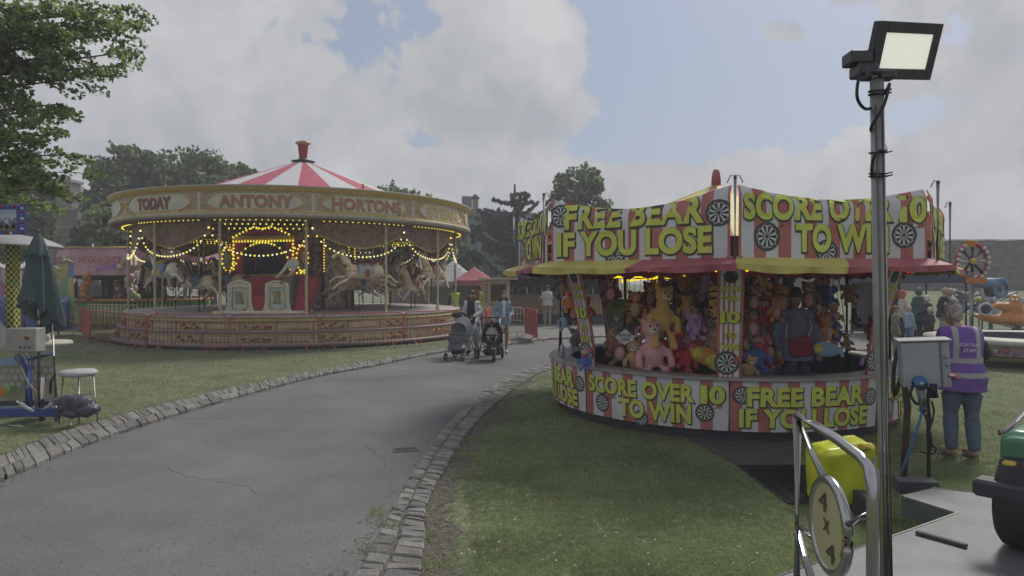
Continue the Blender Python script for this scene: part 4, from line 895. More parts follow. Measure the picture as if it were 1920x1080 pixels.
# ---- chariot with two painted side panels
chm=mat('chariot_cream',(.60,.57,.47),.5,var=.08); chb=mat('chariot_blue',(.36,.48,.50),.5,col2=(.46,.54,.44),var=.15,sc_=5)
ch=thing('chariot',None,None,A_(-86,4.75,.99),R(4)); ch.parent=ca
for x0,hh in((-.55,.95),(.52,.95)):
    q=MB(); outl=[]
    for i in range(29):
        t=i/28; outl.append((t,))
    def pan(u,v,x0=x0): 
        wd=.40*(1-.10*math.sin(PI*v)) if v<.9 else .40*(.9); return Vector((x0+(u-.5)*2*wd*.85*(1+.25*(1-v)**4),-.62+.06*math.sin(PI*u),v*hh*(1-.10*(2*u-1)**2)))
    q.grid(pan,8,10,chm); q.tube([pan(0,i/10) for i in range(11)]+[pan(i/8,1) for i in range(9)]+[pan(1,1-i/10) for i in range(11)],.035,chm,6)
    q.build('side_panel',ch); q=MB()
    q.grid(lambda u,v:pan(.2+.6*u,.18+.66*v)+Vector((0,-.02,0)),6,6,chb); q.tube([pan(.2,.2)+Vector((0,-.03,0)),pan(.2,.84)+Vector((0,-.03,0)),pan(.8,.84)+Vector((0,-.03,0)),pan(.8,.2)+Vector((0,-.03,0)),pan(.5,.08)+Vector((0,-.03,0))],.016,gold,4,closed=True)
    for i in range(8): q.tube([pan(.32+.05*i,.3)+Vector((0,-.03,0)),pan(.36+.04*i,.5+.04*(i%3))+Vector((0,-.03,0)),pan(.30+.05*i,.7)+Vector((0,-.03,0))],.008,gold if i%2 else crd,4)
    q.build('painted_panel',ch)
q=MB(); q.tube([(.62,-.62,.9),(.95,-.62,1.2),(1.12,-.62,1.5),(1.0,-.62,1.62),(.85,-.62,1.5),(.7,-.62,1.25),(.5,-.62,1.05)],.05,chm,7); q.sph((.98,-.64,1.42),(.17,.04,.14),mat('oval_glass',(.45,.48,.48),.3),12,7); q.build('scroll_crest',ch)
q=MB(); q.box((-.05,-.2,.28),(.9,.75,.5),crd,bev=.05); q.box((-.05,.18,.7),(1.0,.12,.75),crd,bev=.04); q.box((1.25,-.15,.55),(.45,.7,1.1),crd,bev=.08,M=Matrix.Rotation(R(18),4,'Y')); q.build('seat',ch)
q=MB(); q.box((0,-.1,.04),(2.6,1.2,.09),chm,bev=.02); q.build('base',ch)
# ---- horses
hb=mat('horse_cream',(.66,.54,.37),.4,col2=(.74,.64,.47),var=.15,sc_=5,spec=.5); hb2=mat('horse_tan',(.50,.32,.15),.4,col2=(.58,.40,.21),var=.15,sc_=4,spec=.5); hb3=mat('horse_white',(.66,.62,.54),.4,var=.1,spec=.5)
def horse_proto():
    r=thing('galloping_horse',None,None); b=MB(); m=hb
    b.sph((0,0,0),(.50,.19,.215),m,16,10); b.sph((-.38,0,.03),(.24,.185,.235),m,14,9); b.sph((.40,0,.05),(.26,.20,.23),m,14,9)
    b.tube([(-.42,0,.08),(-.58,0,.30),(-.70,0,.50),(-.74,0,.60)],[.19,.15,.11,.10],m,12)
    b.tube([(-.68,0,.62),(-.86,0,.58),(-1.00,0,.47),(-1.06,0,.42)],[.105,.095,.07,.065],m,10); b.sph((-.72,0,.60),(.12,.085,.12),m,10,7)
    for s_ in(-1,1):
        b.tube([(-.66,s_*.05,.68),(-.63,s_*.07,.80)],[.035,.012],m,6)
        o=.05*s_
        b.tube([(-.45,s_*.11,-.02),(-.66,s_*.12,-.20+o),(-.88,s_*.12,-.24+o*2),(-1.04,s_*.12,-.36+o*2)],[.11,.062,.042,.036],m,9); b.tube([(-1.04,s_*.12,-.36+o*2),(-1.10,s_*.12,-.43+o*2)],[.04,.055],m,8)
        b.tube([(.45,s_*.12,-.0),(.62,s_*.13,-.20-o),(.80,s_*.13,-.16-o),(1.02,s_*.13,-.34-o),(1.14,s_*.13,-.36-o)],[.15,.085,.055,.04,.05],m,9)
    b.remesh(.035,None,3); b.build('horse_body',r)
    h=MB(); hr=mat('horse_hair',(.10,.075,.06),.7,var=.3,sc_=20)
    pts=[(-.36,.24),(-.48,.42),(-.56,.60),(-.62,.72)]
    h.grid(lambda u,v:Vector((-.30-.34*u+.12*v,(.03+.10*math.sin(v*2.4))*(1)*math.cos(0),.30+.46*u-.20*v+.03*math.sin(u*20))),10,4,hr); h.grid(lambda u,v:Vector((-.30-.34*u+.12*v,-(.03+.10*math.sin(v*2.4)),.30+.46*u-.20*v+.03*math.sin(u*20))),10,4,hr); h.build('mane',r)
    h=MB(); h.tube([(.60,0,.14),(.78,0,.20),(.95,0,.06),(1.04,0,-.14),(1.02,0,-.28)],[.04,.065,.08,.07,.02],hr,8); h.build('tail',r)
    s=MB(); sm1=mat('saddle_red',(.33,.04,.05),.5,var=.1); sb=mat('saddle_cloth',(.30,.36,.40),.6,var=.15)
    s.lathe([(.235,-.28),(.25,-.26),(.25,.20),(.235,.24)],sb,18,a0=-.2,a1=PI+.2)
    for i in range(len(s.v)): x,y,z=s.v[i]; s.v[i]=(z,x*.95,y*1.02+.03)
    s.build('saddle_cloth',r); s=MB()
    s.grid(lambda u,v:Vector((-.18+.42*u,(v-.5)*.36,.25+.10*(2*u-1)**2-.10*(2*v-1)**2+.03)),8,6,sm1); s.box((.0,-.235,-.02),(.14,.02,.22),sm1,bev=.008); s.box((0,.235,-.02),(.14,.02,.22),sm1,bev=.008); s.build('saddle',r)
    s=MB(); s.tube([(-.98,.075,.46),(-.80,.10,.60),(-.5,.13,.38),(-.2,.10,.36)],.012,crd,4); s.tube([(-.98,-.075,.46),(-.80,-.10,.60),(-.5,-.13,.38),(-.2,-.10,.36)],.012,crd,4); s.tube([(-.36,.2,.05),(-.55,.14,.05),(-.62,0,.03),(-.55,-.14,.05),(-.36,-.2,.05)],.022,gold,5); s.build('bridle',r)
    p=MB(); twist(p,(-.05,0,0),.2,2.75,.030,brass,mat('brass_dark',(.15,.10,.05),.4,metal=.5),22,8,60); p.tube([(-.05,0,-1.05),(-.05,0,-.15)],.018,blk,7); p.build('horse_pole',r)
    p=MB(); p.tube([(0,-.28,-.26),(0,.28,-.26)],.012,blk,5); p.build('stirrup_bar',r)
    return r
hp=horse_proto(); first=True; hi=0
cl=[('saddle_red',(.33,.04,.05)),('saddle_blue',(.05,.13,.30)),('saddle_yellow',(.45,.32,.05)),('saddle_green',(.05,.18,.10))]; cc_=[('cloth_pale',(.34,.38,.42)),('cloth_pink',(.42,.20,.22)),('cloth_blue',(.12,.22,.38)),('cloth_ochre',(.40,.26,.08))]
for row in range(10):
    for j,rr in enumerate((5.15,4.25,3.35)):
        a=-52+36*row+j*4
        if row==9 and j<3: continue     # chariot bay
        if row in(4,5) and j==2: continue
        h=hp if first else copy_tree(hp,ca); first=False; h.parent=ca
        z=2.0+.26*math.sin(hi*2.3+1); h.location=A_(a,rr,z); h.rotation_euler=(0,0,R(a-90)+PI+PI)
        h.rotation_euler.z=R(a+90)
        for c in h.children:
            n_=c.name.split('.')[0]
            if n_=='horse_body': c.material_slots[0].link='OBJECT'; c.material_slots[0].material=(hb,hb2,hb3,hb)[hi%4]
            if n_=='saddle': c.material_slots[0].link='OBJECT'; q_=cl[hi%4]; c.material_slots[0].material=mat(q_[0],q_[1],.5)
            if n_=='saddle_cloth': c.material_slots[0].link='OBJECT'; q_=cc_[(hi*3+j)%4]; c.material_slots[0].material=mat(q_[0],q_[1],.6,var=.15)
            if n_=='horse_pole': pass
        hi+=1
# ------------------------------------------------------------ pedestrian barriers
rb=mat('barrier_red',(.34,.045,.045),.45,col2=(.42,.10,.09),var=.2,sc_=8)
gb=mat('barrier_worn',(.36,.22,.21),.5,col2=(.45,.36,.34),var=.2,sc_=8)
def barrier(a,b,label,solid=False,hh=1.03,pale=False,group='red pedestrian barriers round the carousel'):
    a=Vector((a[0],a[1],0)); b=Vector((b[0],b[1],0)); d=b-a; W=d.length-.06; r=thing('barrier',label,'barrier',(a+b)/2,math.atan2(d.y,d.x),group); m=gb if pale else rb
    q=MB(); w_=W/2; c=.12; z0=.17
    pts=[(-w_,0,z0),(-w_,0,hh-c),(-w_+c*.3,0,hh-c*.3),(-w_+c,0,hh),(w_-c,0,hh),(w_-c*.3,0,hh-c*.3),(w_,0,hh-c),(w_,0,z0)]
    q.tube(pts,.019,m,7,closed=True); q.build('frame',r)
    q=MB()
    if solid: q.box((0,0,(z0+hh)/2),(W-.05,.012,hh-z0-.05),m); q.build('sheet_panel',r)
    else:
        n_=int(W/.115)
        for i in range(1,n_): q.tube([(-w_+W*i/n_,0,z0),(-w_+W*i/n_,0,hh)],.0065,m,5)
        for z in(.36,.58,.80): q.tube([(-w_,.006,z),(w_,.006,z)],.005,m,4)
        q.build('bar_mesh',r)
    for s_ in(-1,1):
        q=MB(); x=s_*w_*.72; q.tube([(x,-.30,.02),(x,-.08,.14),(x,0,.19),(x,.08,.14),(x,.30,.02)],.017,m,6); q.box((x,0,.165),(.06,.05,.03),m); q.build('foot',r)
    return r
def onring(px,r_):
    t=(px-960)/F; a=1+t*t; b=-2*(t*CC.x+CC.y); c=CC.x**2+CC.y**2-r_*r_; y=(-b-math.sqrt(b*b-4*a*c))/(2*a); return (t*y,y)
nm=['leftmost red barrier curving along the front of the carousel steps','second red barrier from the left along the front of the carousel','red barrier below the carousel organ','red barrier below the big galloping horse on the carousel','red barrier at the right end of the carousel behind the grey pushchair']
jx=[onring(275,6.9),onring(430,6.85),onring(600,6.85),onring(757,6.85),onring(868,7.0)]
st_=(-.5+P(168,0,20.8).x*1.0+.5,20.8)
ends=[st_]+jx
for i in range(5): barrier(ends[i],ends[i+1],nm[i])
barrier((P(146,0,24.6).x,24.6),st_,'solid red sheeted barrier standing side on left of the carousel',solid=True)
barrier((P(160,0,26.5).x,26.5),(P(262,0,25.6).x,25.6),'pale worn barrier behind the solid red one near the pink stall',pale=True)
barrier((P(886,0,23.6).x,23.6),(P(984,0,23.4).x,23.4),'worn barrier between the ticket kiosk and the wooden bar',pale=True)
barrier((P(985,0,23.3).x,23.3),(P(1007,0,20.9).x,20.9),'solid red barrier standing side on beside the wooden bar',solid=True)
barrier((P(868,0,20.2).x,20.2),(P(912,0,21.6).x,21.6),'red barrier between the two women with pushchairs')
barrier((P(912,0,21.7).x,21.7),(P(920,0,23.5).x,23.5),'solid red barrier end on behind the woman in denim',solid=True)
# ------------------------------------------------------------ people
skin_t={'light':(.40,.26,.20),'mid':(.32,.20,.15),'dark':(.16,.09,.065)}
def cloth(name,c,**k): return mat(name,c,.85,col2=tuple(x*1.2 for x in c),var=.12,sc_=9,bump=.35,bsc=16,**k)
JEAN=cloth('denim',(.085,.115,.17)); shw=mat('shoe_white',(.5,.5,.48),.6); shp=mat('shoe_tan',(.30,.20,.17),.7); shk=mat('shoe_dark',(.04,.04,.045),.6)
def hand(mb,w,d,side,m,s=1,curl=.5):
    """palm, four fingers of unequal length and a thumb; w wrist, d direction of the hand"""
    d=Vector(d).normalized(); a,b=frame(d); a=a*side
    pc=w+d*.045*s; mb.sph(pc,(.034*s,.034*s,.045*s),m,9,6,M=Matrix((a,b*.5,d)).transposed().to_3x3() if 0 else None)
    for i,(o,L) in enumerate(((-.028,.062),(-.010,.072),(.010,.068),(.027,.052))):
        p0=w+d*.075*s+a*o*s; c=curl; p1=p0+(d*math.cos(c*.6)-b*math.sin(c*.6))*L*.5*s; p2=p1+(d*math.cos(c*1.8)-b*math.sin(c*1.8))*L*.35*s; p3=p2+(d*math.cos(c*2.6)-b*math.sin(c*2.6))*L*.25*s
        mb.tube([p0-d*.02*s,p0,p1,p2,p3],[.0095*s,.0092*s,.0085*s,.0078*s,.0065*s],m,6)
    t0=w+d*.03*s-a*.028*s; mb.tube([t0,t0-a*.024*s+d*.022*s-b*.01*s,t0-a*.030*s+d*.048*s-b*.02*s],[.012*s,.0105*s,.008*s],m,6)
def person(label,loc,rz,h=1.68,skin='light',top=None,sleeve='long',toplen=.84,leg='trousers',legc=None,shoe=shw,hair='long',hairc=(.06,.035,.02),J={},build=1.0,vox=.017,extra=None,vest=None,group=None,legfn=None,topfn=None,shades=False,face=True,toploose=0):
    s=h/1.70; r=thing('person',label,'person',loc,rz,group); sk=mat('skin_'+skin,skin_t[skin],.55,var=.08,sc_=12,spec=.4)
    j=dict(lean=(0,0),shL=(.160,0,1.395),shR=(-.160,0,1.395),elL=(.235,.02,1.13),elR=(-.235,.02,1.13),wrL=(.22,-.10,.90),wrR=(-.22,-.10,.90),hiL=(.09,0,.90),hiR=(-.09,0,.90),knL=(.10,-.02,.49),knR=(-.10,-.02,.49),anL=(.105,.02,.085),anR=(-.105,.02,.085),head=(0,-.02,1.60),turn=0,tilt=0,toeL=(0,-1),toeR=(0,-1))
    j.update(J); lx,ly=j['lean']
    def q(p,k=0): 
        p=Vector(p); f=max(0,p.z-.95)
        return Vector((p.x+lx*f*k,p.y+ly*f*k,p.z))*s
    def torso(mb,m,o,z0=.84,z1=1.47,flare=0):
        rr=[(.80,.155,.115),(.86,.168,.122),(.95,.165,.120),(1.06,.142,.105),(1.16,.148,.108),(1.28,.165,.112),(1.37,.168,.102),(1.425,.135,.085),(1.46,.085,.068),(1.50,.058,.058)]
        L=[]
        for (z,a,b) in rr:
            if z<z0-.03 or z>z1+.001: continue
            ff=flare*.6*max(0,(1.1-z)/.3); L.append((q((0,0,z),1),(a*build+o+ff)*s,(b*build+o+ff)*s))
        if z0<.80: L.insert(0,(q((0,0,z0),1),(.160*build+o+flare*.8)*s,(.118*build+o+flare*.8)*s))
        mb.loft(L,m,16)
    def arm(mb,m,o,sd,upto=1.0):
        S,E,W=[q(j[k+sd],1 if k=='sh' else 0) for k in('sh','el','wr')]
        mb.sph(S+Vector((0,0,-.012*s)),(.052+o*.7)*s,m,10,7)
        if upto<=.5: mb.tube([S,S.lerp(E,upto*1.9)],[(.052+o)*s,(.046+o*1.3)*s],m,10)
        else: mb.tube([S,S.lerp(E,.5),E,E.lerp(W,.5),E.lerp(W,upto)],[(.052+o)*s,(.047+o)*s,(.041+o)*s,(.038+o)*s,(.028+o)*s],m,10)
    def legp(mb,m,o,sd,lo=1.0,w=0):
        A,K,N=[q(j[k+sd]) for k in('hi','kn','an')]
        mb.sph(A,(.088+o)*s*build,m,10,7)
        if lo<.5: mb.tube([A,A.lerp(K,lo*2)],[(.09+o)*s*build,(.085+o+w)*s*build],m,12)
        else: mb.tube([A,A.lerp(K,.5),K,K.lerp(N,.35),K.lerp(N,1 if lo>=1 else (lo-.5)*2)],[(.090+o)*s*build,(.076+o)*s*build,(.056+o+w*.5)*s,(.057+o+w*.8)*s,(.038+o+w)*s],m,12)
    # one continuous body
    b=MB(); torso(b,sk,-.012)
    for sd in 'LR': arm(b,sk,-.004,sd); legp(b,sk,-.006,sd)
    hc=q(j['head'],1); nb=q((0,0,1.46),1); b.tube([nb,nb.lerp(hc,.6)],[.052*s,.048*s],sk,10)
    RT=Matrix.Rotation(j['turn'],3,'Z')@Matrix.Rotation(j['tilt'],3,'X')
    hp_=lambda x,y,z: hc+RT@(Vector((x,y,z))*s)
    b.sph(hp_(0,.012,.02),(.074*s,.094*s,.100*s),sk,14,10,M=RT); b.sph(hp_(0,-.028,-.045),(.054*s,.060*s,.066*s),sk,12,8,M=RT)
    if h>.9: b.tube([hp_(0,-.082,.012),hp_(0,-.106,-.022)],[.010*s,.015*s],sk,7)
    for sd,t in(('L',1),('R',-1)):
        N=q(j['an'+sd]); tx_,ty_=j['toe'+sd]; b.sph(N+Vector((tx_*.05,ty_*.05,-.035))*s,(.045*s,.09*s,.04*s),sk,8,6,M=Matrix.Rotation(math.atan2(ty_,tx_)+PI/2,3,'Z'))
    b.remesh(vox,None,1,.4)
    for sd,t in(('L',1),('R',-1)):
        W=q(j['wr'+sd]); E=q(j['el'+sd]); hand(b,W,(W-E),t,sk,s)
        b.sph(hp_(t*.076,.01,-.005),(.012*s,.02*s,.028*s),sk,7,5,M=RT)
    if face:
        ed=mat('face_dark',(.03,.02,.018),.4,var=0); li=mat('lip',(.26,.10,.09),.5,var=0); ew=mat('eye_white',(.5,.5,.48),.3,var=0)
        for t in(1,-1):
            b.sph(hp_(t*.031,-.079,.016),(.014*s,.007*s,.008*s),ew,7,5,M=RT); b.sph(hp_(t*.031,-.085,.016),(.006*s,.005*s,.006*s),ed,6,4,M=RT); b.tube([hp_(t*.017,-.092,.036),hp_(t*.046,-.082,.036)],.004*s,ed,4)
        b.sph(hp_(0,-.094,-.057),(.022*s,.007*s,.007*s),li,8,5,M=RT)
    b.build('body',r)
    if shades: g=MB(); gm_=mat('sunglass_lens',(.015,.013,.015),.15,var=0); [g.sph(hp_(t*.034,-.090,.018),(.028*s,.010*s,.021*s),gm_,9,6,M=RT) for t in(1,-1)]; g.tube([hp_(.075,0,.02),hp_(.062,-.075,.024),hp_(0,-.098,.022),hp_(-.062,-.075,.024),hp_(-.075,0,.02)],.004*s,gm_,5); g.build('sunglasses',r)
    # legwear
    if leg:
        m=legc or JEAN; t=MB(); t.loft([(q((0,0,z),1 if z>.95 else 0),a*build*s,bb*build*s) for z,a,bb in((.80,.160,.122),(.86,.178,.130),(.95,.172,.127),(1.01,.155,.115))],m,16)
        for sd in 'LR':
            if leg=='trousers': legp(t,m,.011,sd,1.0,.012)
            elif leg=='shorts': legp(t,m,.018,sd,.42,.015)
            elif leg=='capri': legp(t,m,.008,sd,.9,.002)
        if leg=='skirt': t.loft([(q((0,0,.45)),.24*s,.20*s),(q((0,0,.7)),.20*s,.16*s),(q((0,0,.95)),.165*s,.125*s)],m,16)
        t.remesh(vox,legfn,1,.4); t.build('trousers' if leg in('trousers','capri') else leg,r)
    if top:
        t=MB(); torso(t,top,.016+toploose,toplen,1.465,.02+toploose)
        if sleeve!='none':
            for sd in 'LR': arm(t,top,.012+toploose*.6,sd,.97 if sleeve=='long' else .48)
        t.remesh(vox,topfn,1,.4); t.build('jacket' if toploose>.01 else 'top',r)
    if vest:
        t=MB(); torso(t,vest[0],.028,.74,1.47,.02)
        for sd in 'LR': t.sph(q(j['sh'+sd],1),(.066*s,.075*s,.058*s),vest[0],12,8)
        t.remesh(vox,vest[1],2,.5); v=t.build('hi_vis_vest',r)
        if len(vest)>2: vest[2](v,s,q)
    # shoes
    for sd in 'LR':
        N=q(j['an'+sd]); tx_,ty_=j['toe'+sd]; f=MB(); M_=Matrix.Rotation(math.atan2(ty_,tx_)+PI/2,3,'Z'); dd=Vector((tx_,ty_,0)).normalized()
        f.sph(N+Vector((0,0,-.035))*s+dd*.06*s,(.046*s,.135*s,.045*s),shoe,12,8,M=M_); f.tube([N+Vector((0,0,-.06))*s,N+Vector((0,0,.02))*s],[.045*s,.043*s],shoe,9); f.remesh(max(.01,vox*.7),None,1); 
        f.loft([(N+Vector((0,0,-.083))*s+dd*.06*s,.045*s,.045*s),(N+Vector((0,0,-.068))*s+dd*.06*s,.047*s,.047*s)],shw,10) if 0 else None
        f.build('shoe',r)
    # hair
    hm=mat('hair_%d_%d'%(int(hairc[0]*1000),int(hairc[1]*1000)),hairc,.6,col2=tuple(min(1,x*1.7) for x in hairc),var=.25,sc_=30,bump=.5,bsc=60); t=MB()
    if hair!='none':
        t.sph(hp_(0,.020,.045),(.085*s,.102*s,.094*s),hm,14,9,M=RT)
        if hair=='long':
            for t_ in(-1,0,1): t.tube([hp_(t_*.06,.05,.05),hp_(t_*.085,.055 if t_==0 else .02,-.06),hp_(t_*.095,.06 if t_==0 else .01,-.17),hp_(t_*.10,.05,-.25)],[.04*s,.045*s,.04*s,.018*s],hm,9)
            t.sph(hp_(0,.06,-.08),(.08*s,.045*s,.12*s),hm,12,8,M=RT)
        if hair=='bun': t.sph(hp_(0,.065,.125),(.045*s,.045*s,.042*s),hm,10,7); t.sph(hp_(0,.05,-.02),(.078*s,.065*s,.075*s),hm,12,8,M=RT)
        if hair=='bob': t.sph(hp_(0,.045,-.02),(.092*s,.075*s,.095*s),hm,12,8,M=RT)
        if hair=='pony': t.tube([hp_(0,.10,.07),hp_(0,.15,.02),hp_(0,.14,-.12)],[.03*s,.035*s,.015*s],hm,8)
        if hair=='hood': t.sph(hp_(0,.03,.01),(.105*s,.115*s,.125*s),hm,12,9,M=RT)
        # keep the face clear
        t.remesh(.012*max(1,vox/.017),None,1)
        if hair!='hood': t.build('hair',r)
        else: t.build('hood',r)
    if extra: extra(r,s,q,hp_)
    return r
# --- staff member in the purple vest, seen from behind
PV=cloth('vest_purple',(.15,.08,.29)); RS=mat('reflective_grey',(.34,.34,.34),.35,var=.08)
def vestfn(c):
    x,y,z=c
    if .885<z<.935 or 1.04<z<1.09: return RS
    if z>1.09 and .085<abs(x)<.135: return RS
    return PV
def vestext(v,s,q):
    x=MB(); wm=mat('vest_print',(.55,.53,.58),.6,var=0)
    mf=lambda u,v_,o=0:Vector((-u*1.0,.150*s+.012-.9*u*u+o+.0,v_)) 
    write(x,'FUN FAIR',mf,-.095,.095,1.245*s,1.285*s,wm,.012,.02); write(x,'STAFF',mf,-.06,.06,1.185*s,1.225*s,wm,.014,.02); x.build('lettering',v)
dkj=cloth('dark_fleece',(.035,.037,.055))
person('grey haired woman in purple hi vis vest and jeans by the control cabinet',G(1806,857),R(168),1.66,'light',top=dkj,legc=JEAN,shoe=shp,hair='bun',hairc=(.20,.18,.165),vox=.013,build=1.24,vest=(PV,vestfn,vestext),
 J=dict(lean=(.05,-.08),head=(.03,-.07,1.585),turn=R(25),tilt=R(12),elL=(.25,-.02,1.15),wrL=(.24,-.22,1.00),elR=(-.25,-.02,1.15),wrR=(-.20,-.24,1.02),knL=(.10,-.05,.49),anL=(.11,.0,.085),anR=(-.10,.05,.085),toeL=(.35,-1),toeR=(.2,-1)))
# --- pushchairs
dg=mat('pushchair_grey',(.11,.115,.135),.85,var=.15,bump=.3,bsc=40); dk_=mat('pushchair_dark',(.035,.036,.045),.8,var=.2); alu=mat('pushchair_frame',(.30,.31,.33),.35,metal=.7,var=.1); rub=mat('tyre_rubber',(.03,.03,.032),.8); teal=mat('pushchair_teal',(.10,.19,.19),.6)
def wheel(r,c,rad,wd=.035,par='wheel',rimm=None,ax=None):
    w_=MB(); n_=20; M_=Matrix.Rotation(R(90),3,'Y') if ax is None else ax
    w_.tube([Vector(c)+M_@Vector((math.cos(2*PI*i/n_)*(rad-wd*.5),math.sin(2*PI*i/n_)*(rad-wd*.5),0)) for i in range(n_)],wd*.5,rub,8,closed=True); o=w_.build(par,r)
    w_=MB(); 
    for i in range(6): a=PI*i/3; w_.tube([Vector(c),Vector(c)+M_@Vector((math.cos(a)*(rad-wd),math.sin(a)*(rad-wd),0))],.011,rimm or alu,5)
    w_.sph(c,.028,rimm or alu,8,5); w_.tube([Vector(c)+M_@Vector((math.cos(2*PI*i/n_)*(rad-wd),math.sin(2*PI*i/n_)*(rad-wd),0)) for i in range(n_)],.008,rimm or alu,5,closed=True); w_.build('spokes',o)
def pushchair(label,loc,rz,kind):
    r=thing('pushchair',label,'pushchair',loc,rz)   # faces -Y
    q=MB()
    for s_ in(-1,1):
        x=s_*.25
        if kind==0: q.tube([(x,-.42,.10),(x,-.30,.22),(x,.02,.50),(x,.36,.88),(x,.46,1.00)],.015,alu,7); q.tube([(x,.34,.14),(x,.20,.30),(x,.02,.52)],.014,alu,7); q.tube([(x,-.30,.22),(x,.30,.20)],.012,dk_,6)
        else: q.tube([(x*.2,-.40,.18),(x*.6,-.28,.32),(x,.05,.45),(x,.40,.85),(x,.48,1.0)],.016,alu,7); q.tube([(x*1.05,.34,.15),(x,.05,.45)],.016,alu,7); q.tube([(x*.3,-.36,.2),(x*.9,.3,.2)],.013,dk_,6)
    q.tube([(-.25,.46,1.0),(-.2,.50,1.02),(.2,.50,1.02),(.25,.46,1.0)],.019,dk_,8); q.tube([(-.25,.02,.5),(.25,.02,.5)],.012,alu,6); q.build('pushchair_frame',r)
    q=MB(); m=dg if kind==0 else dk_
    q.grid(lambda u,v:Vector(((u-.5)*.40,-.26+.02*math.cos(u*PI)+ (0 if v<.3 else (v-.3)*.62)+.05*(2*u-1)**2*-1,.44+(.08*(1-v/.3) if v<.3 else (v-.3)*.66)*1+.0)),8,12,m)
    q.box((0,-.16,.45),(.38,.30,.06),m,bev=.02)
    for s_ in(-1,1): q.box((s_*.20,.0,.55),(.03,.34,.20),m,bev=.012)
    q.box((0,-.33,.34),(.34,.05,.18),m,bev=.02,M=Matrix.Rotation(R(-25),4,'X')); q.build('seat',r)
    q=MB()
    if kind==0: q.grid(lambda u,v:Vector((.23*math.cos(PI*u)*(1-.06*v),.20-.36*v*.9,.62+.34*math.sin(PI*u)**.7*(1-.12*v)+.10*(1-v))),14,6,m)
    else: q.grid(lambda u,v:Vector((.25*math.cos(PI*u)*(1-.12*(1-v)),.22-.44*v,.42+.62*math.sin(PI*u)**.75*(.75+.25*math.sin(PI*(.25+.5*v))))),16,8,m); q.grid(lambda u,v:Vector((.22*math.cos(PI*u)*v,.23,.42+.50*math.sin(PI*u)*v)),12,3,m)
    q.build('hood',r)
    q=MB(); q.box((0,.05,.20),(.40,.42,.13),dk_,bev=.04); q.build('basket',r)
    q=MB(); q.tube([(-.20,-.10,.62),(-.18,-.30,.64),(.18,-.30,.64),(.20,-.10,.62)],.018,dk_ if kind==0 else dk_,7); q.build('bumper_bar',r)
    if kind==0:
        for s_ in(-1,1): wheel(r,(s_*.22,-.40,.10),.10,.04); wheel(r,(s_*.29,.34,.15),.15,.04)
        q=MB(); q.tube([(.26,.12,.60),(.27,.36,.86)],.02,teal,6); q.build('side_strut',r)
    else:
        wheel(r,(0,-.42,.16),.16,.055,rimm=mat('rim_pale',(.4,.4,.4),.5))
        for s_ in(-1,1): wheel(r,(s_*.30,.34,.155),.155,.05,rimm=_m['rim_pale'])
        q=MB(); q.box((0,-.42,.33),(.12,.20,.02),alu,bev=.008); q.tube([(-.05,-.42,.16),(-.05,-.40,.34),(.05,-.40,.34),(.05,-.42,.16)],.014,mat('rim_pale',(.4,.4,.4),.5),6); q.build('front_fork',r)
    return r
g1=G(862,676); g2=G(923,678); 
pushchair('grey pushchair with an empty seat and small front wheels on the path',(g1.x,g1.y+.2,0),R(-18),0)
pushchair('dark three wheeled pushchair with a large hood, a small child in it',(g2.x-.02,g2.y+.25,0),R(8),1)
blkt=cloth('black_knit',(.022,.022,.028)); card=cloth('cardigan_grey',(.42,.42,.43)); sjean=cloth('pale_denim',(.17,.21,.26)); djac=cloth('denim_jacket',(.17,.23,.31))
def cardfn(c): return blkt if (abs(c.x)<.10+max(0,(1.35-c.z))*.08 and c.y<-.03) else card
def mom1(r,s,q,hp):
    b=MB(); b.sph((-.30,-.22,1.06),(.20,.16,.09),dk_,12,8); b.tube([(-.30,-.2,1.08),(-.20,-.22,1.0),(-.12,-.2,.92),(-.08,-.15,.85)],[.10,.10,.09,.05],mat('striped_cloth',(.10,.10,.17),.85,col2=(.25,.25,.30),thr=(.47,.53),sc_=25),9); b.remesh(.02,None,1); b.build('rolled_blanket',r)
w1=person('woman in black top, grey cardigan and sunglasses with the grey pushchair',(G(884,668).x,G(884,668).y+.30,0),R(-14),1.68,'light',top=card,topfn=cardfn,legc=sjean,hair='long',hairc=(.05,.028,.018),shades=True,extra=mom1,toploose=.012,
 J=dict(lean=(0,-.05),elL=(.235,-.03,1.14),wrL=(.12,-.30,1.03),elR=(-.23,-.06,1.12),wrR=(-.16,-.30,1.05),knR=(-.10,-.10,.50),anR=(-.10,-.02,.085),anL=(.10,.16,.10),tilt=R(-6)))
person('woman in blue denim jacket with long dark hair and the three wheeled pushchair',(G(943,666).x,G(943,666).y+.30,0),R(10),1.66,'mid',top=djac,topfn=lambda c:whi if abs(c.x)<.04 and c.y<-.05 and c.z>1.0 else djac,legc=cloth('khaki_shorts',(.21,.19,.15)),leg='shorts',hair='long',hairc=(.04,.03,.03),toploose=.014,toplen=.80,shoe=shw,
 J=dict(lean=(0,-.06),elL=(.235,-.03,1.13),wrL=(.13,-.28,1.02),elR=(-.235,-.03,1.13),wrR=(-.13,-.28,1.02),anL=(.10,.12,.09),knR=(-.10,-.08,.49),tilt=R(-12)))
kt=cloth('child_white',(.45,.44,.42)); person('small child in pale top sitting in the dark three wheeled pushchair',(g2.x-.02,g2.y+.20,.02),R(8),.92,'mid',top=kt,legc=cloth('child_leggings',(.10,.10,.13)),hair='bob',hairc=(.06,.04,.03),vox=.012,shoe=shk,toplen=.86,
 J=dict(knL=(.14,-.36,.78),knR=(-.14,-.36,.78),anL=(.13,-.55,.42),anR=(-.13,-.55,.42),wrL=(.14,-.34,.96),wrR=(-.14,-.34,.96),elL=(.25,-.1,1.12),elR=(-.25,-.1,1.12)))
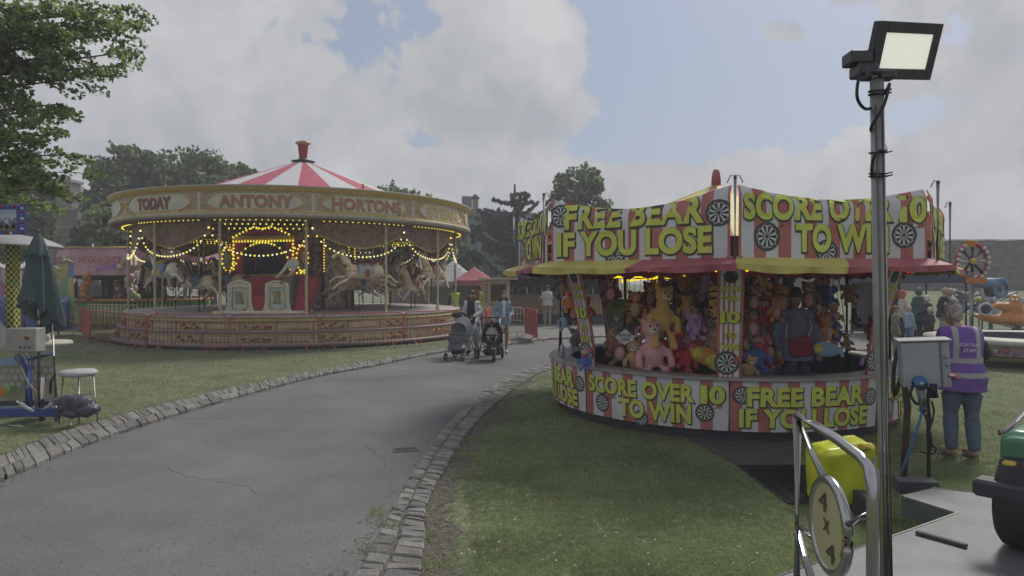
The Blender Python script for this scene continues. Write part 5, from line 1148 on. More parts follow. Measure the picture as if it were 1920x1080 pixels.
# --- vendor in the stall
hood_=cloth('grey_blue_hoodie',(.13,.15,.21)); vg=P(1492,0,9.1)
def vend(r,s,q,hp):
    b=MB(); rd=cloth('red_bag',(.24,.035,.055)); b.box((.02,-.185,1.04),(.30,.09,.27),rd,bev=.03,M=Matrix.Rotation(R(-8),4,'Y')); b.remesh(.014,None,2); o=b.build('shoulder_bag',r)
    for dz in(.03,.06): z=MB(); z.tube([(-.12,-.236,1.075+dz),(.16,-.236,1.035+dz)],.005,alu,4); z.build('bag_zip',o)
    for sx_,c in((-1,tusk),(1,tusk)): z=MB(); z.tube([(sx_*.13,-.15,1.47),(sx_*.16,-.16,1.30),(sx_*.10 if sx_>0 else -.17,-.185,1.15)],[.022,.025,.02],c,7,flat=.4); z.build('bag_strap',o)
person('stall vendor in grey blue hoodie with a red crossbody bag inside the darts stall',(vg.x,9.1,.0),R(-8),1.80,'mid',top=hood_,legc=cloth('dark_denim',(.05,.06,.10)),hair='short',hairc=(.035,.03,.03),toploose=.03,toplen=.80,extra=vend,shoe=shk,
 J=dict(elL=(.24,.0,1.12),wrL=(.24,-.12,.93),elR=(-.24,.0,1.12),wrR=(-.24,-.14,.93),tilt=R(14)))
# --- people farther off
yv=cloth('hi_vis_yellow',(.42,.55,.04)); 
yfn=lambda c: RS if (.9<c.z<.95 or 1.08<c.z<1.13) else yv
f_=dict(vox=.026)
def at(px,Y): return (P(px,0,Y).x,Y,0)
person('steward in yellow hi vis vest standing beyond the right side of the carousel',at(853,27.5),R(200),1.74,'mid',top=dkj,vest=(yv,yfn),hair='short',hairc=(.03,.02,.02),shoe=shk,legc=dkj,**f_)
person('person in dark red top and yellow tabard behind the red tent pole',at(899,27),R(150),1.76,'mid',top=cloth('dark_red_top',(.16,.04,.04)),vest=(cloth('red_tabard',(.22,.05,.04)),lambda c:yv if c.x<-.05 else _m['red_tabard']),hair='short',hairc=(.03,.02,.02),legc=dkj,shoe=shk,**f_)
wsh=cloth('white_shirt',(.42,.42,.42)); kh=cloth('stone_trousers',(.24,.23,.21))
person('man in white shirt and pale trousers standing at the wooden bar',at(1026,29.2),R(185),1.76,'mid',top=wsh,legc=kh,sleeve='short',hair='short',hairc=(.05,.03,.02),toploose=.03,J=dict(wrL=(.16,-.3,1.1),elL=(.27,-.06,1.15)),**f_)
person('person in light blue top beyond the black side post of the darts stall',at(1058,28.5),R(100),1.70,'light',top=cloth('light_blue_top',(.22,.34,.48)),hair='long',hairc=(.10,.06,.03),**f_)
person('woman with red hair in a cream top in the queue right of the lamp post',at(1692,20.5),R(60),1.64,'light',top=cloth('cream_top',(.40,.38,.34)),legc=dkj,hair='long',hairc=(.30,.05,.04),**f_)
person('child with fair hair in light blue jumper and jeans near the queue',at(1705,19.0),R(100),1.22,'light',top=cloth('baby_blue',(.24,.33,.44)),legc=cloth('mid_denim',(.11,.15,.26)),hair='bob',hairc=(.30,.25,.16),J=dict(anL=(.11,-.2,.1),anR=(-.1,.2,.1),toeL=(0,-1)),**f_)
person('person in dark teal hooded raincoat in the queue',at(1723,20.6),R(95),1.72,'light',top=cloth('teal_coat',(.055,.085,.09)),hair='hood',hairc=(.055,.085,.09),legc=dkj,shoe=shk,toploose=.04,toplen=.70,**f_)
person('person with white curly hair in dark clothes',at(1738,20.2),R(200),1.50,'light',top=cloth('dark_print',(.06,.05,.07)),legc=dkj,hair='bob',hairc=(.45,.43,.38),shoe=shk,toploose=.02,J=dict(wrL=(.05,-.28,1.12),wrR=(-.05,-.28,1.12)),**f_)
person('young child with beige hat in the group before the dark gazebo',at(1744,19.2),R(200),1.18,'light',top=cloth('child_black',(.05,.045,.05)),legc=dkj,hair='hood',hairc=(.33,.28,.22),shoe=shk,**f_)
person('bald man in black top and pale shorts bending with one leg forward',at(1766,19.8),R(80),1.74,'light',top=cloth('black_tee',(.03,.028,.035)),sleeve='short',leg='shorts',legc=kh,hair='none',shoe=shw,J=dict(lean=(0,-.12),knL=(.1,-.26,.52),anL=(.1,-.45,.12),wrL=(.15,-.32,.95),wrR=(-.15,-.30,.90)),**f_)
person('person in pale grey top partly behind the purple vest woman',at(1782,19.9),R(250),1.70,'light',top=cloth('pale_lilac_top',(.36,.36,.42)),hair='short',hairc=(.28,.24,.19),**f_)
person('person in camouflage trousers squatting low just right of the lamp post',at(1679,16.8),R(60),1.30,'light',top=cloth('camo_top',(.16,.16,.12)),legc=cloth('camo_trousers',(.17,.17,.13)),hair='short',hairc=(.10,.07,.04),**f_)
person('person in black top behind the red haired woman',at(1681,21.4),R(110),1.66,'light',top=blkt,legc=dkj,hair='long',hairc=(.09,.05,.03),shoe=shk,**f_)
# ------------------------------------------------------------ trees
lg1=[leafmat('leaf_mid',(0.118,0.162,0.061)),leafmat('leaf_dark',(0.061,0.095,0.038)),leafmat('leaf_pale',(0.218,0.257,0.104))]
lg2=[leafmat('leaf_fresh',(0.180,0.247,0.076)),leafmat('leaf_mid',(0.104,0.152,0.053)),leafmat('leaf_yellowish',(0.266,0.294,0.095))]
lg3=[leafmat('needle_dark',(0.042,0.061,0.046),.2),leafmat('needle_grey',(0.067,0.085,0.072),.2)]
lg4=[leafmat('leaf_grey',(0.190,0.228,0.133)),leafmat('leaf_mid',(0.118,0.162,0.061)),leafmat('leaf_pale',(0.218,0.257,0.104))]
def tp(px,Y): return Vector((P(px,0,Y).x,Y,0))
def lob(px,py,Y,rx,rz,base,ry=None):
    p=P(px,py,Y); return (p.x-base.x,p.y-base.y,p.z,rx,ry or rx,rz)
k_=Vector; U=1/F
def mk(name,label,bx,Y,blobs,leaf,n,mats,seed,group=None,spikes=0,tr=.3):
    base=tp(bx,Y); L=[lob(px,py,Y+dy,rx*Y*U,rz*Y*U,base) for (px,py,dy,rx,rz) in blobs]; top=max(q[2]+q[5] for q in L)
    return tree(name,label,base,top,L,leaf,n,mats,group,tr,seed,spikes)
GT='trees beyond the fairground'
mk('broadleaf_tree','broad green tree with uneven crown behind the left part of the carousel roof',235,40,[(225,365,0,58,58),(255,330,1,70,52),(200,400,-1,40,55),(290,370,1,60,60),(225,450,0,50,60)],.19,15000,lg1,11,GT,14)
mk('broadleaf_tree','wide green tree above the ANTONY board of the carousel',400,43,[(345,335,0,70,52),(400,340,1,60,52),(445,350,0,52,40),(360,400,-1,80,70),(470,370,0,38,36),(430,430,0,70,70)],.20,15000,lg1,12,GT,16)
mk('chestnut_tree','pale flowering chestnut tree just above the pink stall',205,33,[(200,440,0,52,46),(176,470,-1,34,40),(235,470,0,55,46),(210,405,1,36,30)],.16,11000,lg4,13,GT)
mk('sparse_tree','thin topped tree with bare twigs behind the right side of the carousel roof',745,44,[(745,395,0,62,44),(700,400,0,36,36),(790,400,0,34,30)],.17,5200,lg1,14,GT,34)
mk('dark_tree','dense dark green tree seen through the right side of the carousel',760,40,[(700,470,0,70,70),(775,470,1,75,72),(830,480,0,48,70)],.24,11000,[lg1[0],lg1[1]],15,GT)
mk('birch_tree','rounded light green tree left of the darts stall roof',1085,44,[(1085,352,0,44,40),(1105,385,0,36,40),(1060,385,1,34,38),(1080,430,0,50,50)],.17,9000,lg1,16,GT,6)
mk('broadleaf_tree','green tree standing low behind the sign at the far left',75,34,[(40,400,0,50,50),(20,430,0,60,60),(62,430,0,26,40),(55,350,0,40,40)],.2,11000,lg1,17,GT)
# cedar with layered, drooping limbs
cd=tp(965,46); r=thing('conifer_tree','dark spiky conifer with ragged layered branches left of the birch','tree',cd,0,GT); t=MB(); b=MB(); rg=random.Random(5)
t.tube([(0,0,-.2),(.1,0,4),(0,0,8.7)],[.4,.3,.06],bark,9)
for i in range(84):
    z=1.9+(530-rg.triangular(335,520,430))*46*U; a=rg.uniform(0,2*PI); top_=1.9+(530-322)*46*U; ln=(.7+1.75*min(1,(top_-z)/3.2)**.7)*rg.uniform(.6,1.15)*1.05; up=rg.uniform(.15,.75)
    p0=k_((0,0,z-.8)); d=k_((math.cos(a),math.sin(a),0)); p1=p0+d*ln*.6+k_((0,0,up*ln*.3)); p2=p0+d*ln+k_((0,0,up*ln*.8)); t.tube([p0,p1,p2],[.07,.05,.012],bark,4)
    for j in range(11):
        f=j/10; q=p0.lerp(p1,f*2) if f<.5 else p1.lerp(p2,f*2-1); leaves(b,q+k_((0,0,.05)),(.26*(1.15-f),.26*(1.15-f),.09),26,.11,lg3,rg,flat=1.2,elong=3)
b.build('crown',r); t.build('trunk',r)
# overhanging maple at top left, near the camera
mp=Vector((-12.0,10.5,0)); r=thing('maple_tree','large leafy tree overhanging the top left corner close to the camera','tree',mp); t=MB(); b=MB(); rg=random.Random(21)
t.tube([(0,0,-.2),(.1,0,2),(.0,.1,5),(.2,0,8)],[.42,.36,.28,.1],bark,12)
lf=[leafmat('maple_fresh',(0.216,0.284,0.088)),leafmat('maple_mid',(0.135,0.196,0.068)),leafmat('maple_dark',(0.084,0.121,0.051)),leafmat('maple_light',(0.284,0.338,0.135))]
tips=[(262,40,10.6),(232,100,10.4),(238,20,10.8),(215,125,10.3),(170,100,10),(150,60,10.5),(180,40,10.2),(133,150,10),(120,195,9.8),(118,250,9.8),(122,290,9.7),(110,330,9.7),(108,205,10.4),(95,355,10),(85,150,10),(100,20,10),(60,90,10),(40,40,10.2),(50,180,10.2),(20,140,10),(60,240,10),(20,230,10.3),(80,300,10.2),(30,300,10),(10,345,10.9),(60,340,10.9),(20,372,11),(70,385,11),(5,60,9.8),(120,100,10.4),(90,60,9.9),(200,65,10.5),(145,20,10.2),(5,180,10.2),(85,265,9.9),(45,130,10.4),(40,265,9.8),(-20,100,10),(-30,250,10),(-20,350,10),(205,15,10.6),(75,325,9.7),(30,205,9.7),(0,300,9.7)]
def cat_(a,b_,n,sg):
    m=(a+b_)/2+k_((0,0,sg)); return [a.lerp(m,i/n*2) if i/n<.5 else m.lerp(b_,i/n*2-1) for i in range(n+1)]
for (px,py,Y) in tips:
    e=P(px,py,Y)-mp; z0=max(1.6,min(6.8,e.z*.75)); s0=k_((.1,0,z0)); pts=cat_(s0,e,8,rg.uniform(.1,.5)); t.tube(pts,[.075*(1-i/8)**1.1+.007 for i in range(9)],bark,6)
    for i in range(3,9):
        c=pts[i]
        for _ in range(3):
            d=k_((rg.gauss(0,.30),rg.gauss(0,.35),rg.gauss(-.02,.13))); tw=c+d*(1.15-i*.06); t.tube([c,c.lerp(tw,.5)+k_((0,0,.03)),tw],[.011,.008,.004],bark,4)
            leaves(b,tw,(.18,.21,.08),36,.062,lf,rg,flat=.9,shell=.8,elong=1.25)
            leaves(b,c.lerp(tw,.5),(.10,.12,.06),15,.058,lf,rg,flat=.9,elong=1.25)
b.build('crown',r); t.build('trunk',r)
# ------------------------------------------------------------ buildings and walls
stn=brickmat('rubble_stone',(.15,.145,.13),(.21,.20,.18),(.12,.115,.105),1,.7,.32); slate=mat('slate_roof',(.075,.08,.095),.7,col2=(.11,.115,.13),var=.15,sc_=3,bump=.4,bsc=8); ren=mat('blue_grey_render',(.25,.30,.32),.8,col2=(.29,.335,.355),sc_=.8,var=.06); glass=mat('window_dark',(.03,.035,.045),.15,var=.1,spec=.6); wfr=mat('window_frame',(.28,.31,.33),.6)
asw=mat('ashlar',(.20,.20,.185),.85,col2=(.25,.25,.235),var=.1,sc_=1.2)
lb=thing('stone_house','stepped stone gable with chimney stack rising between the trees at far left','house',tp(112,48)); B=lambda mb,px0,px1,py0,py1,Y,dep,m,root,bev=0: mb.box(((P((px0+px1)/2,0,Y).x-root.location.x),Y+dep/2-root.location.y,(P(0,py0,Y).z+P(0,py1,Y).z)/2),((px1-px0)*Y*U,dep,abs(py1-py0)*Y*U),m,bev=bev)
q=MB(); B(q,84,146,392,590,48,5,stn,lb); B(q,92,136,362,392,48.3,2,stn,lb); q.build('wall',lb)
q=MB(); B(q,100,132,340,362,48.5,1.2,stn,lb); B(q,98,134,336,341,48.4,1.5,asw,lb); B(q,108,114,329,336,48.6,.5,asw,lb); B(q,120,126,329,336,48.6,.5,asw,lb); q.build('chimney',lb)
for (a,c,d,e) in((80,150,390,394),(88,140,360,363),(84,146,424,427),(84,146,440,442)): q=MB(); B(q,a,c,d,e,47.85,.3,asw,lb); q.build('stone_course',lb)
q=MB(); B(q,104,124,370,386,48.25,.1,asw,lb); q.build('blind_panel',lb)
q=MB(); X=lambda px,py,Y:P(px,py,Y)-lb.location; q.add([X(134,350,50),X(190,398,50),X(134,398,50),X(150,344,56),X(205,395,56)],[(0,1,4,3),(0,2,1)],slate); q.add([X(60,398,49),X(84,372,50),X(92,372,55),X(66,398,55)],[(0,1,2,3)],slate); B(q,146,186,398,590,50,4,stn,lb); B(q,56,84,398,590,49.5,4,stn,lb); q.build('roof',lb)
q=MB(); B(q,104,110,438,500,47.9,.12,blk,lb); q.build('drain_pipe',lb)
rbu=thing('manor_house','blue grey rendered house with chimney between the carousel and the darts stall','house',tp(915,52))
q=MB(); B(q,858,903,392,585,52,8,ren,rbu); B(q,903,1005,402,585,53.5,7,ren,rbu); B(q,866,884,368,392,54,3,mat('far_slate',(.16,.165,.175),.8),rbu); q.build('wall',rbu)
q=MB(); B(q,887,896,374,410,51.5,1.0,asw,rbu); q.lathe([(.30,0),(.34,.1),(.2,.3),(.05,.42)],slate,8,c=(P(891.5,0,52).x-rbu.location.x,0,P(0,374,52).z)); q.build('chimney',rbu)
for (a,c,d,e) in((856,905,402,405),(856,905,478,482),(902,1006,399,404),(902,1006,436,439),(902,1006,492,495)): q=MB(); B(q,a,c,d,e,51.75,.5,asw,rbu); q.build('string_course',rbu)
for (a,c,d,e) in((866,876,440,478),(917,926,456,480),(932,944,452,480),(972,984,456,480),(866,876,500,524),(918,932,500,520),(905,916,412,434)):
    wq=MB(); B(wq,a-1.2,c+1.2,d-1.5,e+1.5,51.7 if a<900 else 53.2,.3,wfr,rbu); wo=wq.build('window',rbu)
    wq=MB(); Yq=51.66 if a<900 else 53.16; B(wq,a,(a+c)/2-.3,d,(d+e)/2-.3,Yq,.05,glass,rbu); B(wq,(a+c)/2+.3,c,d,(d+e)/2-.3,Yq,.05,glass,rbu); B(wq,a,(a+c)/2-.3,(d+e)/2+.3,e,Yq,.05,glass,rbu); B(wq,(a+c)/2+.3,c,(d+e)/2+.3,e,Yq,.05,glass,rbu); wq.build('pane',wo)
# balustrade on top right part
for k in range(9): q=MB(); q.tube([P(905+k*6,432,53)-rbu.location,P(905+k*6,416,53)-rbu.location],.10,asw,5); 
q=MB(); B(q,903,955,414,417,52.8,.3,asw,rbu); [q.tube([P(904+k*4,434,52.9)-rbu.location,P(904+k*4,416,52.9)-rbu.location],.07,asw,5) for k in range(13)]; q.build('balustrade',rbu)
mk('bush_tree','dark ivy covered tree in front of the manor house',893,40,[(893,455,0,14,34),(888,500,0,18,34)],.2,1700,[lg1[1],lg3[1]],18,GT,tr=.12)
wl=MB(); yw=50.0; x0=P(1430,0,yw).x; x1=62.0; n_=70
rub_=brickmat('flint_wall',(.10,.10,.085),(.19,.185,.16),(.085,.085,.075),1,.42,.26,bump=.8)
wl.grid(lambda u,v:Vector((x0+(x1-x0)*u,yw+.08*noise.noise(Vector((u*60,v*5,0))),1.0+v*(4.06+.10*noise.noise(Vector((u*22,0,0)))))),140,8,rub_)
wl.grid(lambda u,v:Vector((x0+(x1-x0)*u,yw+v*.8,5.06+.10*noise.noise(Vector((u*22,0,0)))+.07)),140,1,mat('wall_cap',(.13,.13,.105),.9,var=.3,sc_=2)); wl.quad((x0,yw,1),(x0,yw+.8,1),(x0,yw+.8,5.1),(x0,yw,5.1),rub_)
tag(wl.build('boundary_wall'),'long tall rubble stone wall along the raised bank at the far right','wall')
lw=MB(); a=tp(60,30); bb=tp(330,33.5)
lw.grid(lambda u,v:a.lerp(bb,u)+Vector((0,.1*noise.noise(Vector((u*30,v*3,0))),v*(1.05+.05*noise.noise(Vector((u*14,0,0)))))),60,5,rub_); lw.grid(lambda u,v:a.lerp(bb,u)+Vector((0,v*.5,1.05+.05*noise.noise(Vector((u*14,0,0)))+.03)),60,1,_m['wall_cap'])
tag(lw.build('low_wall'),'low grey stone wall behind the lawn left of the carousel','wall')
bk=MB(); a=tp(-260,34); 
# ------------------------------------------------------------ pink duck stall
pkm=mat('pink_board',(.40,.20,.26),.6,col2=(.50,.32,.36),var=.12,sc_=1.4); ylt=mat('yellow_trim',(.48,.36,.08),.6); ps=Vector((P(268,0,31).x,31,0))
pst=thing('duck_stall' ,'pink octagonal hook a duck stall with a yellow trimmed roof beside the carousel','fair stall',ps); RS_=3.5; pv_=lambda k,r,z:Vector((r*math.cos(R(-112.5+45*k)),r*math.sin(R(-112.5+45*k)),z))
for k in range(8):
    a=pv_(k,RS_,0); c=pv_(k+1,RS_,0); W=(c-a).length; tt=(c-a)/W; nn=Vector((tt.y,-tt.x,0)); mf=lambda u,v,o=0,a=a,tt=tt,nn=nn:a+tt*u+nn*(o-.10*(v-2.25))+Vector((0,0,v))
    q=MB(); q.grid(lambda u,v:mf(u*W,2.20+v*1.16),6,3,pkm); o=q.build('fascia',pst); q=MB(); q.tube([mf(0,3.37,.02),mf(W,3.37,.02)],.045,ylt,5); q.tube([mf(0,2.2,.02),mf(W,2.2,.02)],.03,ylt,5); q.build('trim',o)
    q=MB(); lr=mat('pink_letter',(.42,.10,.10),.6); lpu=mat('purple_swoosh',(.34,.13,.36),.6); lbl=mat('blue_swoosh',(.16,.22,.36),.6)
    for i in range(12): u0=.28*W+i*.05*W; q.add([mf(u0,2.30+.02*i,.012),mf(u0+.052*W,2.30+.02*i,.012),mf(u0+.052*W,2.44+.03*i,.012),mf(u0,2.42+.03*i,.012)],[(0,1,2,3)],lpu if i>2 else pkm); q.add([mf(u0,2.50+.028*i,.014),mf(u0+.052*W,2.52+.028*i,.014),mf(u0+.052*W,2.56+.028*i,.014),mf(u0,2.54+.028*i,.014)],[(0,1,2,3)],lbl)
    write(q,'HOOK-A-DUCK',mf,.16*W,.84*W,2.70,3.02,lr,.02,.03,edge=cream,eb=.03)
    q.sph(mf(.82*W,2.55,.03),(.16,.16,.14),cream,8,6); q.sph(mf(.86*W,2.70,.06),(.09,.09,.09),ylt,8,6); q.build('lettering',o)
    q=MB(); q.tube([pv_(k,RS_+.10,2.25),pv_(k,RS_+.12,3.0)],.06,cream,7); q.tube([pv_(k,RS_+.10,2.25)+tt*.16,pv_(k,RS_+.12,3.0)+tt*.16],.06,cream,7); q.build('corner_tube',pst)
    q=MB(); q.tube([pv_(k,2.6,0),pv_(k,2.7,2.3)],.10,mat('post_grey',(.30,.29,.31),.6),6); q.build('post',pst)
q=MB(); q.lathe([(RS_-.02,2.2),(2.2,2.02),(.2,2.05)],mat('soffit_grey',(.10,.09,.10),.8),8,a0=R(-112.5),a1=R(247.5)); q.build('soffit',pst)
q=MB(); gs=mat('green_slats',(.22,.50,.10),.6,var=.15); q.lathe([(2.75,.12),(2.75,1.08)],mat('green_dark',(.07,.13,.05),.7),40)
for k in range(110): a=k*2*PI/110; q.box((2.78*math.cos(a),2.78*math.sin(a),.60),(.02,.08,.94),gs,rz=a)
q.lathe([(2.70,1.08),(2.98,1.10),(3.0,1.18),(2.66,1.22)],mat('orange_rim',(.50,.26,.09),.6),40); q.build('trough',pst)
q=MB(); q.lathe([(.9,.0),(.95,2.1)],dk,16); 
for k in range(60): a=rg.uniform(0,2*PI); q.sph((1.05*math.cos(a),1.05*math.sin(a),rg.uniform(.95,2.0)),(.14,.14,.18),rg.choice([fur('fur_'+c,C_[c]) for c in('tan','maroon','orange','cream','brown','rose','lilac')]),7,5)
tag(q.build('hanging_prizes',pst),kind='stuff')
for i,(px,py,m_) in enumerate(((178,470,0),(252,466,0),(382,486,0))):
    q=MB(); c=P(px,py+6,30-(.3 if px<300 else -2)); q.loft([(c,.10,.10),(c+Vector((0,0,.12)),.13,.12),(c+Vector((0,0,.28)),.05,.05)],cream,9); q.tube([c+Vector((0,0,.2)),c+Vector((-.10,0,.42))],[.07,.03],whi,7)
    tag(q.build('roof_ornament',None),['small white figure on the left corner of the pink stall roof','small white figure standing on the roof of the pink stall left of the carousel pole','small white figure on the right end of the pink stall roof'][i],'ornament')
def balloons(label,px,py0,py1,Y,cols,n,wd=.28,seed=1):
    g=random.Random(seed); c=P(px,(py0+py1)/2,Y); hh=(py1-py0)*Y*U; r=thing('balloon_column',label,'balloons',(c.x,c.y,c.z-hh/2)); s_=MB(); s_.tube([(0,0,-c.z+hh/2),(0,0,hh)],.012,galv,5); s_.build('stem',r)
    for i in range(n): q=MB(); z=hh*(i+.5)/n; a=g.uniform(0,6.3); q.sph((wd*.5*math.cos(a),wd*.5*math.sin(a),z),(.145,.145,.165),mat('balloon_%d'%(i%len(cols)+10*seed),cols[i%len(cols)],.3,var=.03),10,8); q.build('balloon',r)
balloons('column of pale yellow, green and lilac balloons at the left edge of the carousel',248,512,560,27.5,[(.45,.45,.15),(.26,.42,.22),(.42,.28,.42),(.50,.36,.18),(.45,.30,.20)],9,.34,1)
balloons('stack of purple, green and orange balloons left of the pink stall',122,508,570,28,[(.30,.08,.30),(.12,.28,.12),(.45,.22,.05),(.05,.22,.24),(.35,.08,.12)],10,.30,2)
balloons('string of orange balloons in front of the pink stall post',162,516,560,27.8,[(.42,.15,.03),(.45,.20,.05)],8,.16,3)
# ------------------------------------------------------------ far left fairground facade
fc=thing('ride_facade','colourful pink and lilac painted funfair ride front behind the closed parasol','fair ride',tp(60,24)); g=random.Random(4)
fm=[mat('facade_%d'%i,c,.6,var=.2,sc_=3) for i,c in enumerate(((.42,.22,.32),(.30,.22,.42),(.20,.34,.20),(.45,.38,.12),(.16,.24,.40),(.40,.10,.16),(.42,.40,.40)))]
for i in range(8):
    x0=P(-60+25*i,0,24).x-fc.location.x; w_=.46; zt_=2.35+.25*(i%2); q=MB(); q.grid(lambda u,v:Vector((x0+w_*u,0,.2+v*(zt_-.2+.12*math.sin(PI*u)))),6,8,fm[i%7],mf=lambda a,b_,i=i:fm[(i+b_//2+(a//3))%7]); o=q.build('painted_panel',fc)
    q=MB(); 
    for _ in range(5): q.sph((x0+g.uniform(.08,.38),-.04,g.uniform(.5,zt_-.2)),(g.uniform(.05,.12),.03,g.uniform(.05,.14)),g.choice(fm),8,6)
    q.tube([(x0+w_*u/6,-.03,zt_+.12*math.sin(PI*u/6)) for u in range(7)],.035,cream,5); q.build('carved_relief',o)
q=MB(); q.box((.1,-.55,.75),(2.6,.9,1.1),mat('ride_blue',(.04,.09,.26),.5,var=.2),bev=.08); q.tube([(-1.4,-1.2,1.12),(.75,-1.2,1.12)],.03,crd,6); [q.tube([(x,-1.2,0),(x,-1.2,1.12)],.03,crd,6) for x in(-1.2,-.4,.6)]; q.build('ride_car',fc)
gp=thing('oval_board','tall oval yellow and pink flowered board just right of the parasol','sign',(P(102,0,24).x,24.2,0)); q=MB(); q.sph((0,0,1.45),(.28,.06,.85),mat('oval_yellow',(.42,.38,.16),.6,col2=(.45,.20,.25),thr=(.45,.55),sc_=4),16,12); q.tube([(0,0,0),(0,0,.8)],.04,galv,6); q.build('board',gp)
bx=thing('parked_van','dark boxy van with pale lower body far behind the pink stall','van',(P(138,0,36).x,36,0)); q=MB(); q.box((0,0,1.1),(2.0,3.5,1.5),mat('van_dark',(.09,.08,.11),.5),bev=.12); q.build('body',bx); q=MB(); q.box((0,-1.77,1.0),(1.7,.06,.55),glass,bev=.02); q.build('windscreen',bx)
for sx_ in(-.75,.75): q=MB(); q.tube([(sx_-.1,-1.2,.35),(sx_+.1,-1.2,.35)],.33,rub,14); q.build('wheel',bx)
# ------------------------------------------------------------ tents, kiosk and bar
def gazebo(name,label,px,Y,wid,eave,peak,m,legs=True,dep=None,group=None,val=.22):
    r=thing(name,label,'tent',tp(px,Y),0,group); w_=wid/2; d_=(dep or wid)/2; q=MB()
    q.grid(lambda u,v:Vector(((2*u-1)*w_,(2*v-1)*d_,eave+(peak-eave)*(1-max(abs(2*u-1),abs(2*v-1)))**1.15)),12,12,m,smooth=False); q.build('canopy',r); q=MB()
    c=[(-w_,-d_),(w_,-d_),(w_,d_),(-w_,d_)]
    for i in range(4): a=Vector((*c[i],0)); b_=Vector((*c[(i+1)%4],0)); q.grid(lambda u,v:a.lerp(b_,u)+Vector((0,0,eave-val*v*(1+.2*math.sin(u*40)))),24,1,m)
    q.build('valance',r)
    if legs:
        for (x,y) in c: q=MB(); q.tube([(x*.98,y*.98,0),(x*.98,y*.98,eave)],.03,galv,6); q.build('leg',r)
    return r
tw=mat('tent_white',(.44,.45,.48),.7,var=.05,sc_=1); tr_=mat('tent_red',(.38,.09,.13),.7,col2=(.42,.15,.18),var=.08)
m1=gazebo('marquee','white marquee with pointed roof seen through the right of the carousel',800,33,3.2,2.15,3.25,tw)
q=MB(); q.quad((-1.6,-1.6,0),(1.6,-1.6,0),(1.6,-1.6,2.15),(-1.6,-1.6,2.15),tw); q.build('side_wall',m1)
m2=gazebo('marquee','smaller white marquee with pointed roof right of the larger one',850,31,2.6,1.95,2.95,tw)
q=MB(); q.quad((-1.3,1.2,0),(1.3,1.2,0),(1.3,1.2,1.95),(-1.3,1.2,1.95),tw); q.build('side_wall',m2)
ft=thing('football_frame','thin white square goal like frame over the marquees','frame',tp(788,30)); q=MB(); q.tube([P(742,560,30)-ft.location,P(742,490,30)-ft.location,P(800,490,30)-ft.location,P(800,498,30)-ft.location,P(852,498,30)-ft.location,P(852,560,30)-ft.location],.03,galv,6); q.build('frame_tube',ft); q=MB(); q.box(P(765,505,30.1)-ft.location,(1.1,.03,.7),mat('poster_grey',(.36,.36,.40),.6)); q.build('banner_panel',ft)
gazebo('red_tent','red pyramid gazebo behind the woman in sunglasses',890,29,1.75,2.0,2.6,tr_)
ki=thing('ticket_kiosk','cream ticket kiosk with an orange lit window behind the woman in denim','kiosk',tp(930,26)); kc=mat('kiosk_cream',(.42,.39,.28),.6,var=.08); q=MB()
q.box((-.36,0,1.0),(.30,1.0,2.0),kc,bev=.02); q.box((.46,0,1.0),(.14,1.0,2.0),kc,bev=.02); q.box((.1,0,.55),(.62,.98,1.1),kc); q.box((.1,0,1.92),(.62,.98,.16),kc); q.box((.1,.4,1.5),(.6,.05,.7),mat('kiosk_inside',(.36,.20,.04),.7)); q.build('wall',ki)
q=MB(); q.box((.08,-.1,2.05),(1.5,1.4,.07),kc,bev=.01); q.build('roof',ki); q=MB(); q.box((.1,-.55,1.12),(.70,.2,.04),kc); q.tube([(.1,-.5,1.14),(.1,-.5,1.84)],.015,kc,5); q.build('counter',ki)
q=MB(); [q.sph((-.36,-.52,1.2+.12*i),(.06+.02*(i%2),.02,.05),mat('kiosk_carving',(.26,.22,.14),.6),7,5) for i in range(6)]; tag(q.build('carved_trim',ki),kind='stuff')
bar=thing('wooden_bar','long wooden fronted bar with a dark canopy behind the queue barriers','bar',tp(1030,31)); wd_=mat('bar_wood',(.17,.11,.055),.6,col2=(.24,.16,.08),var=.15,sc_=2); q=MB()
x0=P(948,0,30.5).x-bar.location.x; x1=x0+5.2; q.box(((x0+x1)/2,-.3,.88),(x1-x0,.5,.85),wd_)
for i in range(26): q.box((x0+.1+i*.2,-.565,.88),(.17,.03,.83),wd_,bev=.008)
q.build('front',bar); q=MB(); q.box(((x0+x1)/2,-.35,1.33),(x1-x0+.1,.75,.06),mat('bar_top',(.13,.10,.06),.4)); q.build('counter_top',bar); q=MB(); q.box(((x0+x1)/2,-.2,.24),(x1-x0,.3,.44),blk); q.build('plinth',bar)
q=MB(); q.box(((x0+x1)/2,.9,2.28),(x1-x0+.4,2.6,.34),blk,bev=.02); q.box(((x0+x1)/2,2.0,1.4),(x1-x0,.1,1.6),mat('bar_back',(.05,.05,.06),.6,col2=(.14,.14,.16),thr=(.5,.6),sc_=6)); q.box((x0+.05,.9,1.2),(.08,2.3,2.0),blk); q.box((x1-.05,.9,1.2),(.08,2.3,2.0),blk); q.build('canopy',bar)
for i in range(14): q=MB(); x=x0+.3+i*.34; q.lathe([(0,0),(.05,0),(.05,.2),(.02,.28),(.02,.34),(0,.34)],mat(('bottle_green','bottle_amber','bottle_clear')[i%3],((.05,.12,.05),(.20,.09,.02),(.3,.32,.33))[i%3],.2),8); o=q.build('bottle',None,(bar.location.x+x,bar.location.y-.2+.1*(i%2),1.36)); tag(o,'glass bottle standing on the counter of the wooden bar','bottle','bottles on the wooden bar')
